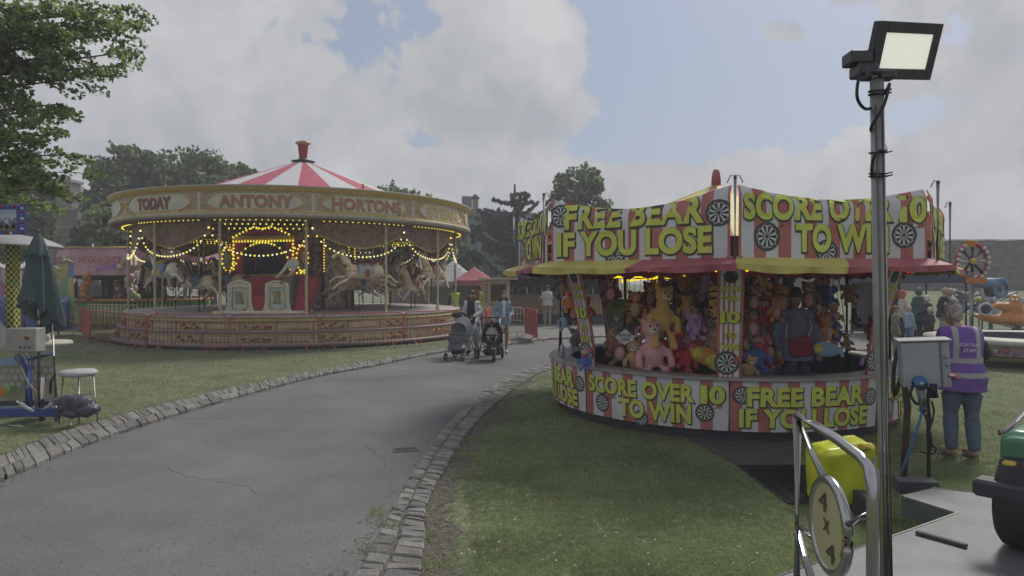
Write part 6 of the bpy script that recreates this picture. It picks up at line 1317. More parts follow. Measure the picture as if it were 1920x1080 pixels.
dgz=thing('dark_gazebo','black gazebo with a yellow edged valance behind the queue at right','tent',tp(1715,24)); q=MB(); q.box((-.3,0,2.12),(3.0,2.4,.45),mat('gazebo_navy',(.06,.065,.10),.8),bev=.02); q.build('canopy',dgz); q=MB(); q.grid(lambda u,v:Vector((-1.8+3.0*u,-1.23,2.46-.16*v*(1+.3*math.sin(u*13)))),40,1,ylt); q.build('valance',dgz)
for x,y in((-1.7,-1.1),(1.1,-1.1),(1.1,1.1),(-1.7,1.1)): q=MB(); q.tube([(x,y,0),(x,y,2.3)],.05,blk,6); q.build('leg',dgz)
q=MB(); q.box((-.8,1.1,1.2),(1.8,.06,2.2),blk); q.build('back_wall',dgz)
# ------------------------------------------------------------ rides at right
def tpr(px,py,Y): return P(px,py,Y)
wm_=thing('wheel_sign','round red wheel shaped ride sign with white bulbs on a tall pole','sign',(P(1822,0,16).x,16,0)); c=P(1822,490,16)-wm_.location; q=MB(); q.tube([(.0,0,0),(.0,0,c.z-.25)],.07,mat('grey_pole',(.24,.24,.24),.6),8); q.build('pole',wm_)
q=MB(); q.tube([c+Vector((math.cos(t)*.36,0,math.sin(t)*.42)) for t in [i*PI/14 for i in range(28)]],.055,crd,7,closed=True); q.build('rim',wm_)
for i in range(8): q=MB(); a=i*PI/4; q.tube([c,c+Vector((math.cos(a)*.33,-.02,math.sin(a)*.38))],[.03,.045],whi if i%4==0 else blk,7); q.build('spoke',wm_)
q=MB(); q.sph(c+Vector((0,-.06,0)),(.09,.05,.08),ylt,9,6); q.build('hub',wm_)
for i in range(14): q=MB(); a=-.9+i*.14 if i<7 else PI-.9+(i-7)*.14+.5; a=(-1.0+i*.3) if i<7 else (PI-1.0+(i-7)*.3); q.sph(c+Vector((math.cos(a)*.37,-.06,math.sin(a)*.43)),.045,mat('bulb_off_white',(.5,.48,.44),.3),7,5); q.build('bulb',wm_)
q=MB(); q.box(c+Vector((-.08,-.05,.42)),(.26,.04,.16),mat('ride_orange',(.45,.17,.03),.5),bev=.01); q.build('name_plate',wm_); q=MB(); q.box(c+Vector((.08,-.05,-.46)),(.5,.04,.14),_m['ride_orange'],bev=.01); q.build('name_plate',wm_)
sb_=mat('ride_sky_blue',(.12,.20,.33),.45,var=.15); ora=mat('octopus_orange',(.45,.17,.05),.45,col2=(.50,.23,.08),var=.1)
pr=thing('aeroplane_ride','pale blue aeroplane car on a blue arm of the far children ride','ride car',tpr(1845,548,22).xy.to_3d()); L=lambda px,py,Y=22:P(px,py,Y)-pr.location
q=MB(); q.loft([(L(1850,528),.01,.01)]*2,sb_,6) if 0 else None
q.tube([L(1812,522),L(1835,530),L(1860,532),L(1880,528)],[.05,.17,.20,.12],sb_,10); q.tube([L(1788,546),L(1815,556)],[.10,.14],tw,8); q.build('fuselage',pr)
q=MB(); q.tube([L(1795,533),L(1826,548)],[.04,.10],sb_,6,flat=.4); q.tube([L(1832,524),L(1830,512)],[.10,.05],sb_,6,flat=.3); q.build('wing',pr)
q=MB(); q.tube([L(1858+18*math.cos(t),545+20*math.sin(t)) for t in [i*PI/10 for i in range(20)]],.06,tw,6,closed=True); q.tube([L(1876+12*math.cos(t),540+16*math.sin(t),21.9) for t in [i*PI/10 for i in range(20)]],.07,sb_,6,closed=True); q.build('hoop',pr)
q=MB(); q.sph(L(1858,545),(.22,.15,.22),blk,10,7); q.build('engine',pr); q=MB(); q.tube([L(1858,560),L(1858,636)],.07,galv,6); q.build('support_post',pr)
oc=thing('octopus_ride','orange octopus shaped ride car with long arms on the far children ride','ride car',tpr(1900,590,18.5).xy.to_3d()); L2=lambda px,py,Y=18.5:P(px,py,Y)-oc.location
q=MB()
for arm_ in(((1812,587),(1840,594),(1870,600),(1898,594)),((1850,578),(1868,573),(1890,576),(1905,586)),((1905,600),(1925,585),(1950,580),(1975,585)),((1900,604),(1920,606),(1945,612),(1975,606))): q.tube([L2(*p) for p in arm_],[.05,.10,.14,.19],ora,9)
q.sph(L2(1903,580),(.20,.2,.30),ora,12,9); q.sph(L2(1903,563),(.15,.15,.17),ora,12,8); q.sph(L2(1905,600),(.34,.3,.18),ora,12,8); q.remesh(.045,None,2); q.build('octopus_body',oc)
q=MB(); q.tube([L2(1850,582),L2(1862,576),L2(1900,578),L2(1925,600),L2(1900,612),L2(1862,602),L2(1850,592)],.06,tw,6,closed=True); q.build('car_rim',oc); q=MB(); q.sph(L2(1848,580),(.16,.12,.16),blk,9,6); q.tube([L2(1848+12*math.cos(t),580+11*math.sin(t),18.4) for t in [i*PI/8 for i in range(16)]],.035,tw,5,closed=True); q.build('turret_hoop',oc)
q=MB(); q.tube([L2(1905,606),L2(1905,655)],.10,galv,7); q.build('support_post',oc)
for s_ in(-1,1): q=MB(); q.sph(L2(1903+s_*4,562,18.33),.035,eyew,7,5); q.build('eye',oc)
mr_=thing('mini_ride','cluttered dark frame of the children ride among the blue and orange cars','ride frame',tpr(1800,0,24).xy.to_3d()); g=random.Random(9); q=MB()
for i in range(16): a=g.uniform(0,6.3); q.tube([(0+g.uniform(-.5,2.2),0,g.uniform(.6,1.6)),(g.uniform(-.5,2.4),.2,g.uniform(.7,1.7))],.04,g.choice([blk,galv,crd,tw]),5)
for i in range(8): q.sph((g.uniform(-.3,2.4),-.1,g.uniform(.9,1.5)),(.16,.1,.14),g.choice([blk,tw,sb_,crd]),8,5)
for x in(-.3,.8,2.2): q.tube([(x,0,0),(x,0,1.2)],.05,galv,6)
tag(q.build('ride_arms',mr_),kind='stuff')
gg=mat('green_ball',(.28,.45,.08),.5); q=MB(); q.sph(P(1836,562,20),.09,gg,9,6); q.tube([P(1836,562,20),P(1836,640,20)],.02,galv,5); tag(q.build('green_light_globe'),'small bright green ball on a thin post below the aeroplane','globe')
dp=thing('duck_pond','large round cream trough with painted flowers in front of the orange octopus','fair stall',(P(1960,0,15.4).x,15.9,0)); q=MB(); q.lathe([(2.05,.16),(2.12,.22),(2.12,.26)],mat('pond_olive',(.16,.18,.06),.6),56); q.lathe([(2.0,.27),(2.02,.50)],mat('pond_flowers',(.30,.13,.20),.6,col2=(.34,.30,.26),thr=(.4,.6),sc_=7,var=.2),56); q.build('painted_side',dp); q=MB(); q.lathe([(2.02,.50),(2.14,.52),(2.14,.60),(1.62,.66),(1.55,.60)],mat('pond_rim',(.38,.37,.31),.55),56); q.build('rim',dp); q=MB(); q.lathe([(1.56,.62),(1.5,.35),(0,.35)],mat('pond_black',(.03,.03,.04),.3),40); q.build('basin',dp)
for k in range(6): q=MB(); a=k*PI/3+.4; q.box((1.8*math.cos(a),1.8*math.sin(a),.08),(.3,.3,.16),blk,bev=.01); q.build('block',dp)
q=MB(); fl=[mat('flower_white',(.5,.48,.45),.6),mat('flower_pink',(.45,.16,.24),.6),mat('flower_purple',(.24,.12,.30),.6)]
for k in range(70): a=k*2*PI/70; q.sph((2.03*math.cos(a),2.03*math.sin(a),.38+.04*math.sin(k*2.1)),(.05,.05,.045),fl[k%3],7,5)
tag(q.build('painted_flowers',dp),kind='stuff')
fn=thing('low_rail','thin metal rail fence in front of the bank at right','fence',(P(1840,0,19).x,19,0)); q=MB(); q.tube([(-2,0,.35),(6,0,.35)],.018,galv,5); q.build('rail',fn)
for i in range(7): q=MB(); q.tube([(-2+i*1.3,0,0),(-2+i*1.3,0,.42)],.02,galv,5); q.build('post',fn)
# ------------------------------------------------------------ left foreground: parasol, stool, trailer, control box
gp_=mat('parasol_green',(.050,.078,.082),.8,col2=(.07,.105,.11),var=.12,sc_=3,bump=.2,bsc=60); pole_w=mat('wood_pole',(.22,.17,.125),.6,col2=(.27,.215,.16),var=.15,sc_=12)
pb=G(72,787); um=thing('closed_parasol','closed dark green garden parasol on a wooden pole in the left foreground','parasol',pb); Yp=pb.y
zz_=lambda py:H-(py-530)/F*Yp
q=MB(); q.tube([(0,0,.05),(0,0,zz_(436))],.021,pole_w,10); q.build('pole',um)
q=MB()
# folded cloth: eight deep pleats round the pole, flaring to a ragged hem
def fold(u,v):
    a=2*PI*u; z=zz_(470)+(zz_(583)-zz_(470))*v; base=.125+.145*v**1.1; pl=1-(.30+.12*v)*abs(math.sin(4*a+.6*v+.4*math.sin(a)))**.6; r=base*pl*(1+.12*math.sin(a*2+1)*v)
    hem=(v**6)*(.16*math.cos(a+2.0)-.05+.05*math.sin(8*a)); return Vector((r*math.cos(a)*1.08+.03*v,r*math.sin(a),z+hem))
q.grid(fold,128,22,gp_); q.grid(lambda u,v:fold(u,1)*(1-.75*v)+Vector((0,0,.0))+Vector((0,0,fold(u,1).z*.75*v-.20*v*math.sin(v*1.5)+.10*v)),128,4,gp_)
q.build('canopy',um); q=MB()
def vent(u,v):
    a=2*PI*u; z=zz_(437)+(zz_(480)-zz_(437))*v; r=(.02+.145*v**.85)*(1-.28*v*abs(math.sin(4*a+.3))**.6); return Vector((r*math.cos(a),r*math.sin(a),z+.03*v*math.sin(8*a)))
q.grid(vent,96,8,gp_); q.sph((0,0,zz_(434)),(.03,.03,.035),gp_,8,6); q.build('top_flounce',um)
q=MB()
for k in range(8): a=k*PI/4+.2; q.tube([(.02*math.cos(a),.02*math.sin(a),zz_(600)),(.09*math.cos(a),.09*math.sin(a),zz_(560))],.007,pole_w,5)
q.build('ribs',um)
wc=mat('stool_pad',(.36,.36,.36),.7,col2=(.42,.42,.42),bump=.2); sp=G(146,793); so_=thing('bar_stool','tall round stool with a pale padded seat and thin metal legs on the grass','stool',sp); q=MB()
q.lathe([(0,.64),(.20,.64),(.225,.66),(.228,.69),(.20,.715),(0,.72)],wc,28); q.build('seat',so_)
for a in(.5,2.1,3.7,5.3): q=MB(); q.tube([(.17*math.cos(a),.17*math.sin(a),.64),(.22*math.cos(a),.22*math.sin(a),0)],.010,galv,7); q.build('leg',so_)
q=MB(); q.tube([(.19*math.cos(i*PI/8),.19*math.sin(i*PI/8),.36) for i in range(16)],.007,galv,5,closed=True); q.build('foot_ring',so_)
# crumpled dark waterproof
q=MB(); bgm=mat('waterproof_black',(.065,.068,.09),.4,var=.2,sc_=5,bump=.3,bsc=20); c=P(140,763,8.75)
for (dx,dz,rx,rz) in((-.10,.05,.13,.13),(.06,.02,.17,.15),(.18,-.05,.12,.10),(-.02,-.10,.14,.08),(.0,.10,.10,.09),(-.18,.02,.08,.12)): q.sph((dx,0,dz),(rx,.13,rz),bgm,14,10)
q.remesh(.014,None,2)
for i,v in enumerate(q.v):
    p=Vector(v); n_=1.1*abs(noise.noise(p*5))+.35*abs(noise.noise(p*11+Vector((3,1,2)))); d=p.normalized(); q.v[i]=tuple(p*(1+ (n_-.35)*.42))
o=q.build('crumpled_coat',None,c); o.scale=(.92,.92,.9); tag(o,'crumpled dark waterproof coat heaped by the stool at the end of the blue trailer','coat')
# blue trailer frame
blu=mat('trailer_blue',(.035,.065,.22),.45,col2=(.05,.09,.28),var=.2,sc_=6); tf=thing('trailer_frame','blue steel trailer drawbar frame under the painted ride panel at left','trailer',(P(40,0,9).x,9,0)); LT=lambda px,py,Y=9:P(px,py,Y)-tf.location
q=MB(); q.box(LT(38,773,8.95),(1.05,.10,.115),blu,bev=.008); q.box(LT(85,750,9.3),(.35,.4,.04),mat('trailer_plate',(.06,.065,.085),.5,var=.3),bev=.005); q.box(LT(-20,775,9.6),(1.8,.10,.10),blu); q.build('drawbar',tf)
q=MB(); q.tube([LT(53,765,9.05),LT(52,690,9.05),LT(46,682,9.05),LT(30,668,9.05)],.045,blu,8); q.build('bracket',tf); q=MB(); q.tube([LT(-30,790,9.6),LT(-22,790,9.6)],.18,rub,18); q.build('wheel',tf); q=MB(); q.tube([LT(105,800,9.1),LT(105,760,9.1)],.03,galv,7); q.box(LT(105,800,9.1),(.16,.16,.02),galv); q.build('jockey_leg',tf)
q=MB(); q.tube([LT(77,790,8.95),LT(77,708,8.95)],.035,mat('roller_grey',(.16,.15,.15),.5),9); q.build('ratchet_post',tf)
pip=mat('plastic_white',(.42,.42,.42),.5)
for i,pts in enumerate((((30,754),(38,757),(50,766),(62,772)),((15,798),(30,800),(52,804)),((78,770),(90,764),(96,756)),((120,800),(132,797)))):
    q=MB(); q.tube([P(a,b,8.8) for a,b in pts],[.02,.028,.024,.02][:len(pts)],pip,7); tag(q.build('plastic_bottle' if i!=3 else 'plastic_cup'),['white plastic bottle lying on the blue trailer beam','white plastic bottle on the grass under the blue trailer beam','white plastic container by the wooden pole on the trailer','white plastic cup on the grass under the dark coat'][i],'bottle' if i!=3 else 'cup')
cbm=mat('cabinet_beige',(.26,.255,.24),.5,col2=(.31,.305,.29),var=.08); cb=thing('control_box','beige electrical control box with a red and yellow switch at left','control box',P(48,637,8.9)); q=MB(); q.box((0,0,0),(.40,.20,.32),cbm,bev=.012); q.build('case',cb)
q=MB(); q.box((.055,-.105,0),(.28,.012,.30),cbm,bev=.004); q.build('door',cb); q=MB(); q.tube([(.10,-.11,.04),(.10,-.125,.04)],.035,ylt,14); q.tube([(.10,-.125,.04),(.10,-.15,.04)],.022,crd,12); q.build('switch',cb)
for x in(.01,.075,.135): q=MB(); q.tube([(x,-.11,-.09),(x,-.125,-.09)],.013,blk,8); q.build('button',cb)
q=MB()
for (x,x2) in((-.1,-.04),(-.05,.02),(.05,.04),(.1,.06)): q.tube([(x,0,-.16),((x+x2)/2+.02,.02,-.26),(x2,.05,-.42)],.007,[blk,mat('cable_blue',(.04,.10,.25),.6)][x>0],5)
q.build('cables',cb)
q=MB(); q.tube([P(30,664,8.7),P(37,690,8.7),P(52,720,8.7),P(66,735,8.7),P(66,765,8.7)],.014,mat('cable_tan',(.20,.17,.13),.7),6); tag(q.build('thick_cable'),'thick tan cable sagging from the control box to the trailer','cable')
sp_=thing('steel_pole','bare galvanised pole standing right of the parasol','pole',(P(103,0,9.3).x,9.3,0)); q=MB(); L3=lambda px,py,Y=9.3:P(px,py,Y)-sp_.location; q.tube([L3(97,590),L3(104,745)],.018,galv,8); q.build('shaft',sp_); q=MB(); q.tube([L3(104,700),L3(95,715),L3(93,738)],.018,mat('clamp_dark',(.07,.07,.08),.5,metal=.5),7); q.build('clamp',sp_)
# children ride at far left: painted panel, white slide, chequered pillar, canopy and picture sign
rd=thing('childrens_ride','small painted ride with chequered pillar and pale canopy at the left edge','fair ride',(P(-20,0,10.5).x,10.5,0)); LR=lambda px,py,Y=10.5:P(px,py,Y)-rd.location
def chk(name,a,b_):
    m=bpy.data.materials.new(name); m.use_nodes=True; nt=m.node_tree; n=nt.nodes; l=nt.links; c_=n.new('ShaderNodeTexChecker'); t_=n.new('ShaderNodeTexCoord'); l.new(t_.outputs['Object'],c_.inputs['Vector']); c_.inputs['Scale'].default_value=21; c_.inputs['Color1'].default_value=(*a,1); c_.inputs['Color2'].default_value=(*b_,1); l.new(c_.outputs['Color'],n['Principled BSDF'].inputs['Base Color']); n['Principled BSDF'].inputs['Roughness'].default_value=.5; return m
ck=chk('yellow_black_chequer',(.45,.42,.05),(.03,.035,.03)); q=MB(); q.box((LR(25,0).x,-.01,1.30),(.135,.135,2.52),ck); q.build('chequered_pillar',rd)
cmn=mat('canopy_grey',(.30,.30,.34),.6,col2=(.36,.36,.40),var=.06); q=MB(); q.lathe([(.98,LR(0,462).z),(.97,LR(0,458).z),(.75,LR(0,446).z),(.0,LR(0,430).z)],cmn,28,c=(LR(-20,0).x,0,0)); q.lathe([(.98,LR(0,462).z),(.9,LR(0,460).z),(0,LR(0,458).z)],cmn,28,c=(LR(-20,0).x,0,0)); q.build('canopy',rd)
pn=mat('stone_pattern_base',(.30,.36,.22),.6,col2=(.32,.28,.18),var=.15,sc_=2); q=MB(); def_=lambda u,v:LR(-40+142*u,752-98*v,9.75)+Vector((0,.12*(1-u),0)); q.grid(def_,12,6,pn); q.box(LR(30,756,9.8),(1.15,.10,.06),blk); q.build('painted_panel',rd)
q=MB(); g=random.Random(8); stm=[mat('painted_stone_pink',(.34,.28,.30),.6,var=.1),mat('painted_stone_grey',(.36,.34,.35),.6,var=.1)]
for i in range(9):
    for j in range(4):
        px=3+i*12.5+(6 if j%2 else 0); py=682+j*13
        if px>100: continue
        c=LR(px,py,9.70); a_=[ (math.cos(k*PI/4+.3)*.040*g.uniform(.85,1.1),math.sin(k*PI/4+.3)*.040*g.uniform(.85,1.1)) for k in range(8)]; q.add([c+Vector((x,0,z)) for x,z in a_],[tuple(range(8))],g.choice(stm))
tag(q.build('painted_stones',rd),kind='stuff')
q=MB(); bb_=mat('panel_sky',(.20,.30,.46),.6,var=.15,sc_=4); q.add([LR(-30,690,9.69),LR(30,682,9.69),LR(100,655,9.69),LR(100,664,9.69),LR(60,668,9.69),LR(-30,676,9.69)],[(0,1,2,3,4,5)],bb_); q.sph(LR(4,735,9.70),(.06,.01,.08),mat('panel_orange',(.5,.22,.05),.6),8,6); q.sph(LR(14,730,9.70),(.04,.01,.08),mat('panel_green',(.20,.42,.10),.6),8,6); q.build('painted_sky',rd)
q=MB(); q.add([LR(-60,650,9.9),LR(30,652,9.9),LR(14,620,9.9),LR(-10,588,9.9),LR(-60,560,9.9),LR(-60,650,10.6),LR(30,652,10.6),LR(14,620,10.6),LR(-10,588,10.6),LR(-60,560,10.6)],[(0,1,2,3,4),(5,9,8,7,6),(1,6,7,2),(2,7,8,3),(3,8,9,4)],mat('slide_white',(.40,.40,.42),.5,var=.06)); q.build('slide',rd)
q=MB(); q.grid(lambda u,v:LR(-30+75*u,720-20*math.sin(u*2)*v-38*v*(1-.0*u)+ (0 if v<1 else 0),9.8-.0),6,3,bb_); 
q=MB(); q.lathe([(0,.0),(.42,.0),(.40,.05),(0,.07)],mat('tray_cream',(.42,.40,.34),.6),24,c=LR(80,646,10.8)); [q.sph(LR(70+6*i,636-3*(i%2),10.7),(.05,.05,.06),wc,8,6) for i in range(4)]; q.build('tray',rd)
sg=thing('picture_sign','small ride picture sign framed with red and blue bulbs at the left edge','sign',(P(8,0,9.4).x,9.4,P(0,412,9.4).z)); q=MB(); q.box((0,0,0),(.62,.05,.42),mat('sign_back',(.05,.08,.28),.5),bev=.01); q.build('frame',sg)
q=MB(); q.grid(lambda u,v:Vector((-.24+.44*u,-.03,-.16+.30*v)),10,8,whi,mf=lambda i,j:[mat('pic_sky',(.30,.38,.50),.6),mat('pic_white',(.45,.45,.46),.6),mat('pic_brown',(.22,.15,.10),.6),mat('pic_blue',(.14,.18,.30),.6)][(0 if j>5 else 1 if j>4 else 3 if (i+j)%3 else 1) if j>1 else 2]); 
for i in range(5): q.sph((-.18+.085*i,-.04,-.03),(.032,.012,.035),[mat('pic_blue',(.14,.18,.30),.6),_m['pic_white']][i%2],7,5); q.tube([(-.2+.09*i,-.035,-.10),(-.19+.09*i,-.045,-.10)],.03,blk,8)
q.build('picture',sg)
for i in range(30):
    t=i/30*4; s_=int(t); f=t-s_; p=[(-.27+.54*f,.18),(.28,.18-.36*f),(.27-.54*f,-.19),(-.28,-.18+.36*f)][s_]; q=MB(); q.sph((p[0],-.035,p[1]),.022,[crd,mat('bulb_blue',(.06,.14,.45),.3),mat('bulb_off_white',(.5,.48,.44),.3)][i%3 if s_ else (i%2)],7,5); q.build('bulb',sg)
# ------------------------------------------------------------ right foreground
stl=mat('stainless',(.42,.42,.42),.22,metal=.95,var=.08,sc_=6,bump=.03,bsc=30); stl2=mat('alloy_pole',(.25,.245,.235),.42,metal=.35,col2=(.31,.305,.295),var=.12,sc_=5)
lamp=thing('floodlight_mast','slim grey pole with a lit LED floodlight at the right foreground','lamp post',(1.585,2.8,.25)); LL=lambda px,py,Y=2.8:P(px,py,Y)-lamp.location
q=MB(); q.tube([LL(1666,1150),LL(1652,640),LL(1642,145)],[.030,.0285,.0265],stl2,20); q.build('pole',lamp)
for i,dxx in enumerate((-.024,.024)): q=MB(); q.tube([LL(1666,1150,2.79)+Vector((dxx*.6,-.018,0)),LL(1642,200,2.79)+Vector((dxx*.6,-.018,0))],.0035,mat('pole_groove',(.07,.07,.07),.5,metal=.5),5); q.build('pole_groove',lamp)
cbk=mat('cable_rubber',(.025,.025,.03),.6,var=0); q=MB(); pts=[]
spiral=[(1618,118,2.72),(1608,150,2.70),(1606,185,2.70),(1622,205,2.76),(1640,196,2.85),(1660,170,2.86),(1666,160,2.78),(1655,200,2.755),(1640,225,2.76),(1632,245,2.80),(1650,262,2.86),(1660,282,2.80),(1648,283,2.755),(1636,300,2.765),(1634,330,2.80),(1640,345,2.86)]
q.tube([LL(*p) for p in catmull([P(*s_)*1.0 for s_ in spiral],5)] if 0 else [v-lamp.location for v in catmull([P(*s_) for s_ in spiral],5)],.0065,cbk,7); q.build('cable',lamp)
for (py,r_) in((172,.033),(178,.033),(326,.034),(331,.034),(287,.033)): q=MB(); c=LL(1643+(py-150)*.015,py); q.tube([c+Vector((r_*math.cos(t),r_*math.sin(t),.004*math.sin(t))) for t in [i*PI/8 for i in range(16)]],.0035,cbk,5,closed=True); q.tube([c+Vector((r_,-.01,0)),c+Vector((r_+.016,-.02,.004))],.004,cbk,5); q.build('cable_tie',lamp)
# head
O=P(1627,149,2.86); u_=(P(1735,151,2.96)-O); vz=(P(1662,40,2.79)-O); u_.normalize(); vz=(vz-u_*vz.dot(u_)).normalized(); nn=u_.cross(vz).normalized()   # nn: away from the viewer?
if nn.y>0: nn=-nn
HW=.338; HH_=.232
HM=Matrix((u_,vz,nn)).transposed().to_4x4(); HM.translation=O+u_*HW/2+vz*HH_/2-lamp.location
fk=mat('floodlight_black',(.06,.062,.072),.45,var=.1); 
def hb_(mb,c,d,m,bev=0): mb.box((0,0,0),(1,1,1),m) if 0 else mb.box(HM.translation+HM.to_3x3()@Vector(c),d,m,M=HM.to_3x3().to_4x4(),bev=bev)
q=MB(); hb_(q,(0,0,-.022),(HW,HH_,.04),fk,.006)
for s_ in(-1,1): hb_(q,(s_*(HW/2-.018),0,.004),(.036,HH_,.016),fk,.003); hb_(q,(0,s_*(HH_/2-.022),.004),(HW-.072,.044,.016),fk,.003)
for i in range(8): hb_(q,(-.09+.026*i,0,-.055),(.006,HH_*.7,.03),fk)
q.build('housing',lamp); q=MB(); hb_(q,(0,0,.0),(HW-.073,HH_-.089,.006),mat('led_glass',(.9,.9,.8),.2,var=.0,emit=(.93,.92,.80),es=.36,col2=None),.002); q.build('light_panel',lamp)
q=MB(); 
q.box(LL(1606,112,2.86),(.095,.09,.055),fk,bev=.006); q.box(LL(1618,135,2.85),(.085,.09,.05),fk,bev=.006); q.box(LL(1645,143,2.82),(.13,.06,.035),fk,bev=.005); q.tube([LL(1642,150),LL(1642,138)],.034,fk,12); q.build('bracket',lamp)
q=MB(); yp=mat('yellow_tape',(.42,.40,.05),.6); q.tube([LL(1655,878,2.9),LL(1649,655,2.9)],.016,yp,8); 
mp2=thing('marker_post','thin yellow and grey post standing right behind the floodlight pole','post',(P(1652,0,3.2).x,3.2,.3)); q=MB(); q.tube([P(1652,990,3.2)-mp2.location,P(1652,880,3.2)-mp2.location],.022,galv,8); q.build('foot',mp2); q=MB(); q.tube([P(1652,880,3.2)-mp2.location,P(1648,652,3.2)-mp2.location],.017,yp,8); q.build('shaft',mp2)
# gate rail with round sign
gt=thing('gate_rail','stainless steel tube rail with a round yellow 4 x 4 sign in the foreground','gate',(1.44,3.0,.3)); LG=lambda x,y,z:Vector((x,y,z))-gt.location
pA=lambda z:P(1496,0,3.42).xy.to_3d()+Vector((0,0,z)); pB=lambda z:P(1638,0,2.62).xy.to_3d()+Vector((0,0,z)); zA=P(0,780,3.42).z; zB=P(0,880,2.70).z
lp=lambda t,z:pA(z).lerp(pB(z),t)-gt.location
q=MB(); q.tube([lp(0,.2),lp(0,zA)],.0235,stl2,14); q.build('post',gt)
q=MB(); q.tube([lp(-.0,zA),lp(.3,zA),lp(.6,zA-.01),lp(.88,zA-.03),lp(.96,zA-.055),lp(.995,zA-.12),lp(1.0,zA-.2),lp(1.0,.25)],.023,stl,14); q.build('top_rail',gt)
pc=lambda t,dz:lp(t,0)+Vector((0,0,dz)); cz=P(0,990,3.0).z; dirv=(lp(1,0)-lp(0,0)).normalized(); nrm=Vector((dirv.y,-dirv.x,0)); 
if nrm.x>0: nrm=-nrm
ct=.50; c0=lp(ct,cz); RD=.205
def diskpt(a,r,o=0): return c0+dirv*math.cos(a)*r*.92+Vector((0,0,math.sin(a)*r))+nrm*o
q=MB(); q.tube([diskpt(2*PI*i/40,RD) for i in range(40)],.023,stl,10,closed=True); q.build('sign_ring',gt)
q=MB(); vs_=[c0+nrm*.012]+[diskpt(2*PI*i/40,RD-.012,.012) for i in range(40)]; q.add(vs_,[(0,1+i,1+(i+1)%40) for i in range(40)],mat('sign_cream',(.42,.40,.22),.5,col2=(.48,.45,.27),var=.06,sc_=4)); vs_=[c0-nrm*.012]+[diskpt(2*PI*i/40,RD-.012,-.012) for i in range(40)]; q.add(vs_,[(0,1+i,1+(i+1)%40) for i in range(40)],yp); so2=q.build('sign_plate',gt)
q=MB(); mfd=lambda u,v,o=0:c0+dirv*u+Vector((0,0,v))+nrm*(.016+o)
di=mat('sign_ink',(.08,.075,.04),.6,var=0)
for s_,(ua,ub,va,vb) in (('4',(-.085,.005,.055,.145)),('x',(-.035,.035,-.03,.03)),('4',(-.0,.09,-.15,-.06))):
    write(q,s_,lambda u,v,o=0:mfd(u,v,o),ua,ub,va,vb,di,.002,.0)
for s_ in(1,): q.tube([diskpt(PI*1.0+.2*i,RD-.03,.014) for i in range(0)]+[diskpt(-.5+.1*i,RD-.03,.014) for i in range(11)],.004,yp,4)
q.build('lettering',so2)
for a_,b_,r_ in((lp(.02,zA-.03),diskpt(PI*.62,RD+.01),.017),(diskpt(.35,RD+.01),lp(.99,cz+.19),.017),(diskpt(PI*1.2,RD+.01),lp(0,cz-.14),.015),(diskpt(-1.2,RD),lp(.80,.25),.02),(lp(0,cz-.18),lp(.25,cz-.34),.02)): q=MB(); q.tube([a_,b_],r_,stl,10); q.build('brace',gt)
# chequer plate platform
plm=mat('tread_plate',(.12,.123,.13),.45,metal=.25,col2=(.17,.173,.18),var=.1,sc_=3); 
nt=plm.node_tree; n_=nt.nodes; l_=nt.links
vo=n_.new('ShaderNodeTexBrick'); vo.inputs['Scale'].default_value=26; vo.inputs['Mortar Size'].default_value=.028; vo.inputs['Brick Width'].default_value=.8; vo.inputs['Row Height'].default_value=.5; tcx=[z for z in n_ if z.type=='TEX_COORD'][0]; mpp=n_.new('ShaderNodeMapping'); mpp.inputs['Rotation'].default_value=(0,0,R(45)); l_.new(tcx.outputs['Object'],mpp.inputs['Vector']); l_.new(mpp.outputs['Vector'],vo.inputs['Vector'])
mxp=n_.new('ShaderNodeMixRGB'); mxp.blend_type='MIX'; l_.new(vo.outputs['Fac'],mxp.inputs['Fac']); l_.new([z for z in n_ if z.type=='VALTORGB'][0].outputs[0],mxp.inputs['Color1']); mxp.inputs['Color2'].default_value=(.27,.275,.285,1); l_.new(mxp.outputs[0],n_['Principled BSDF'].inputs['Base Color'])
bpn=n_.new('ShaderNodeBump'); bpn.inputs['Strength'].default_value=.8; bpn.inputs['Distance'].default_value=.006; l_.new(vo.outputs['Fac'],bpn.inputs['Height']); l_.new(bpn.outputs['Normal'],n_['Principled BSDF'].inputs['Normal'])
pf=thing('ride_platform','metal tread plate platform of the ride in the lower right corner','platform',(0,0,0)); hp2=.30
A1=G(1462,1082,hp2); B1=G(1798,963,hp2); C1=G(1692,930,hp2); D1=G(1750,916,hp2); E1=G(1870,929,hp2); F1=G(2150,962,hp2)
poly=[A1,B1,C1,D1,E1,F1,Vector((5.2,2.0,hp2)),Vector((.75,2.0,hp2)),Vector((.95,3.35,hp2))]
q=MB(); q.prism([(p.x,p.y) for p in poly][::-1],.012,plm,Matrix.Translation((0,0,hp2-.012))); q.build('tread_plate',pf)
q=MB(); nn_=len(poly); dkf=mat('platform_side',(.10,.11,.115),.6,var=.25,sc_=5)
for i in range(nn_):
    a=poly[i]; c=poly[(i+1)%nn_]; inw=Vector((0,0,0)); q.add([a-Vector((0,0,.013)),c-Vector((0,0,.013)),c-Vector((0,0,.15)),a-Vector((0,0,.15))],[(0,1,2,3)],dkf)
q.build('skirt',pf); q=MB()
for a,c in((A1,B1),(D1,E1),(E1,F1)): q.tube([a+Vector((0,0,.002)),c+Vector((0,0,.002))],.007,mat('worn_edge',(.45,.46,.42),.5,metal=.3),5)
q.build('edge_trim',pf); q=MB()
for (x,y) in((1.3,2.6),(2.9,4.4),(4.4,4.8),(4.4,2.5),(3.5,4.9)): q.box((x,y,.075),(.12,.12,.15),blk)
q.build('legs',pf)
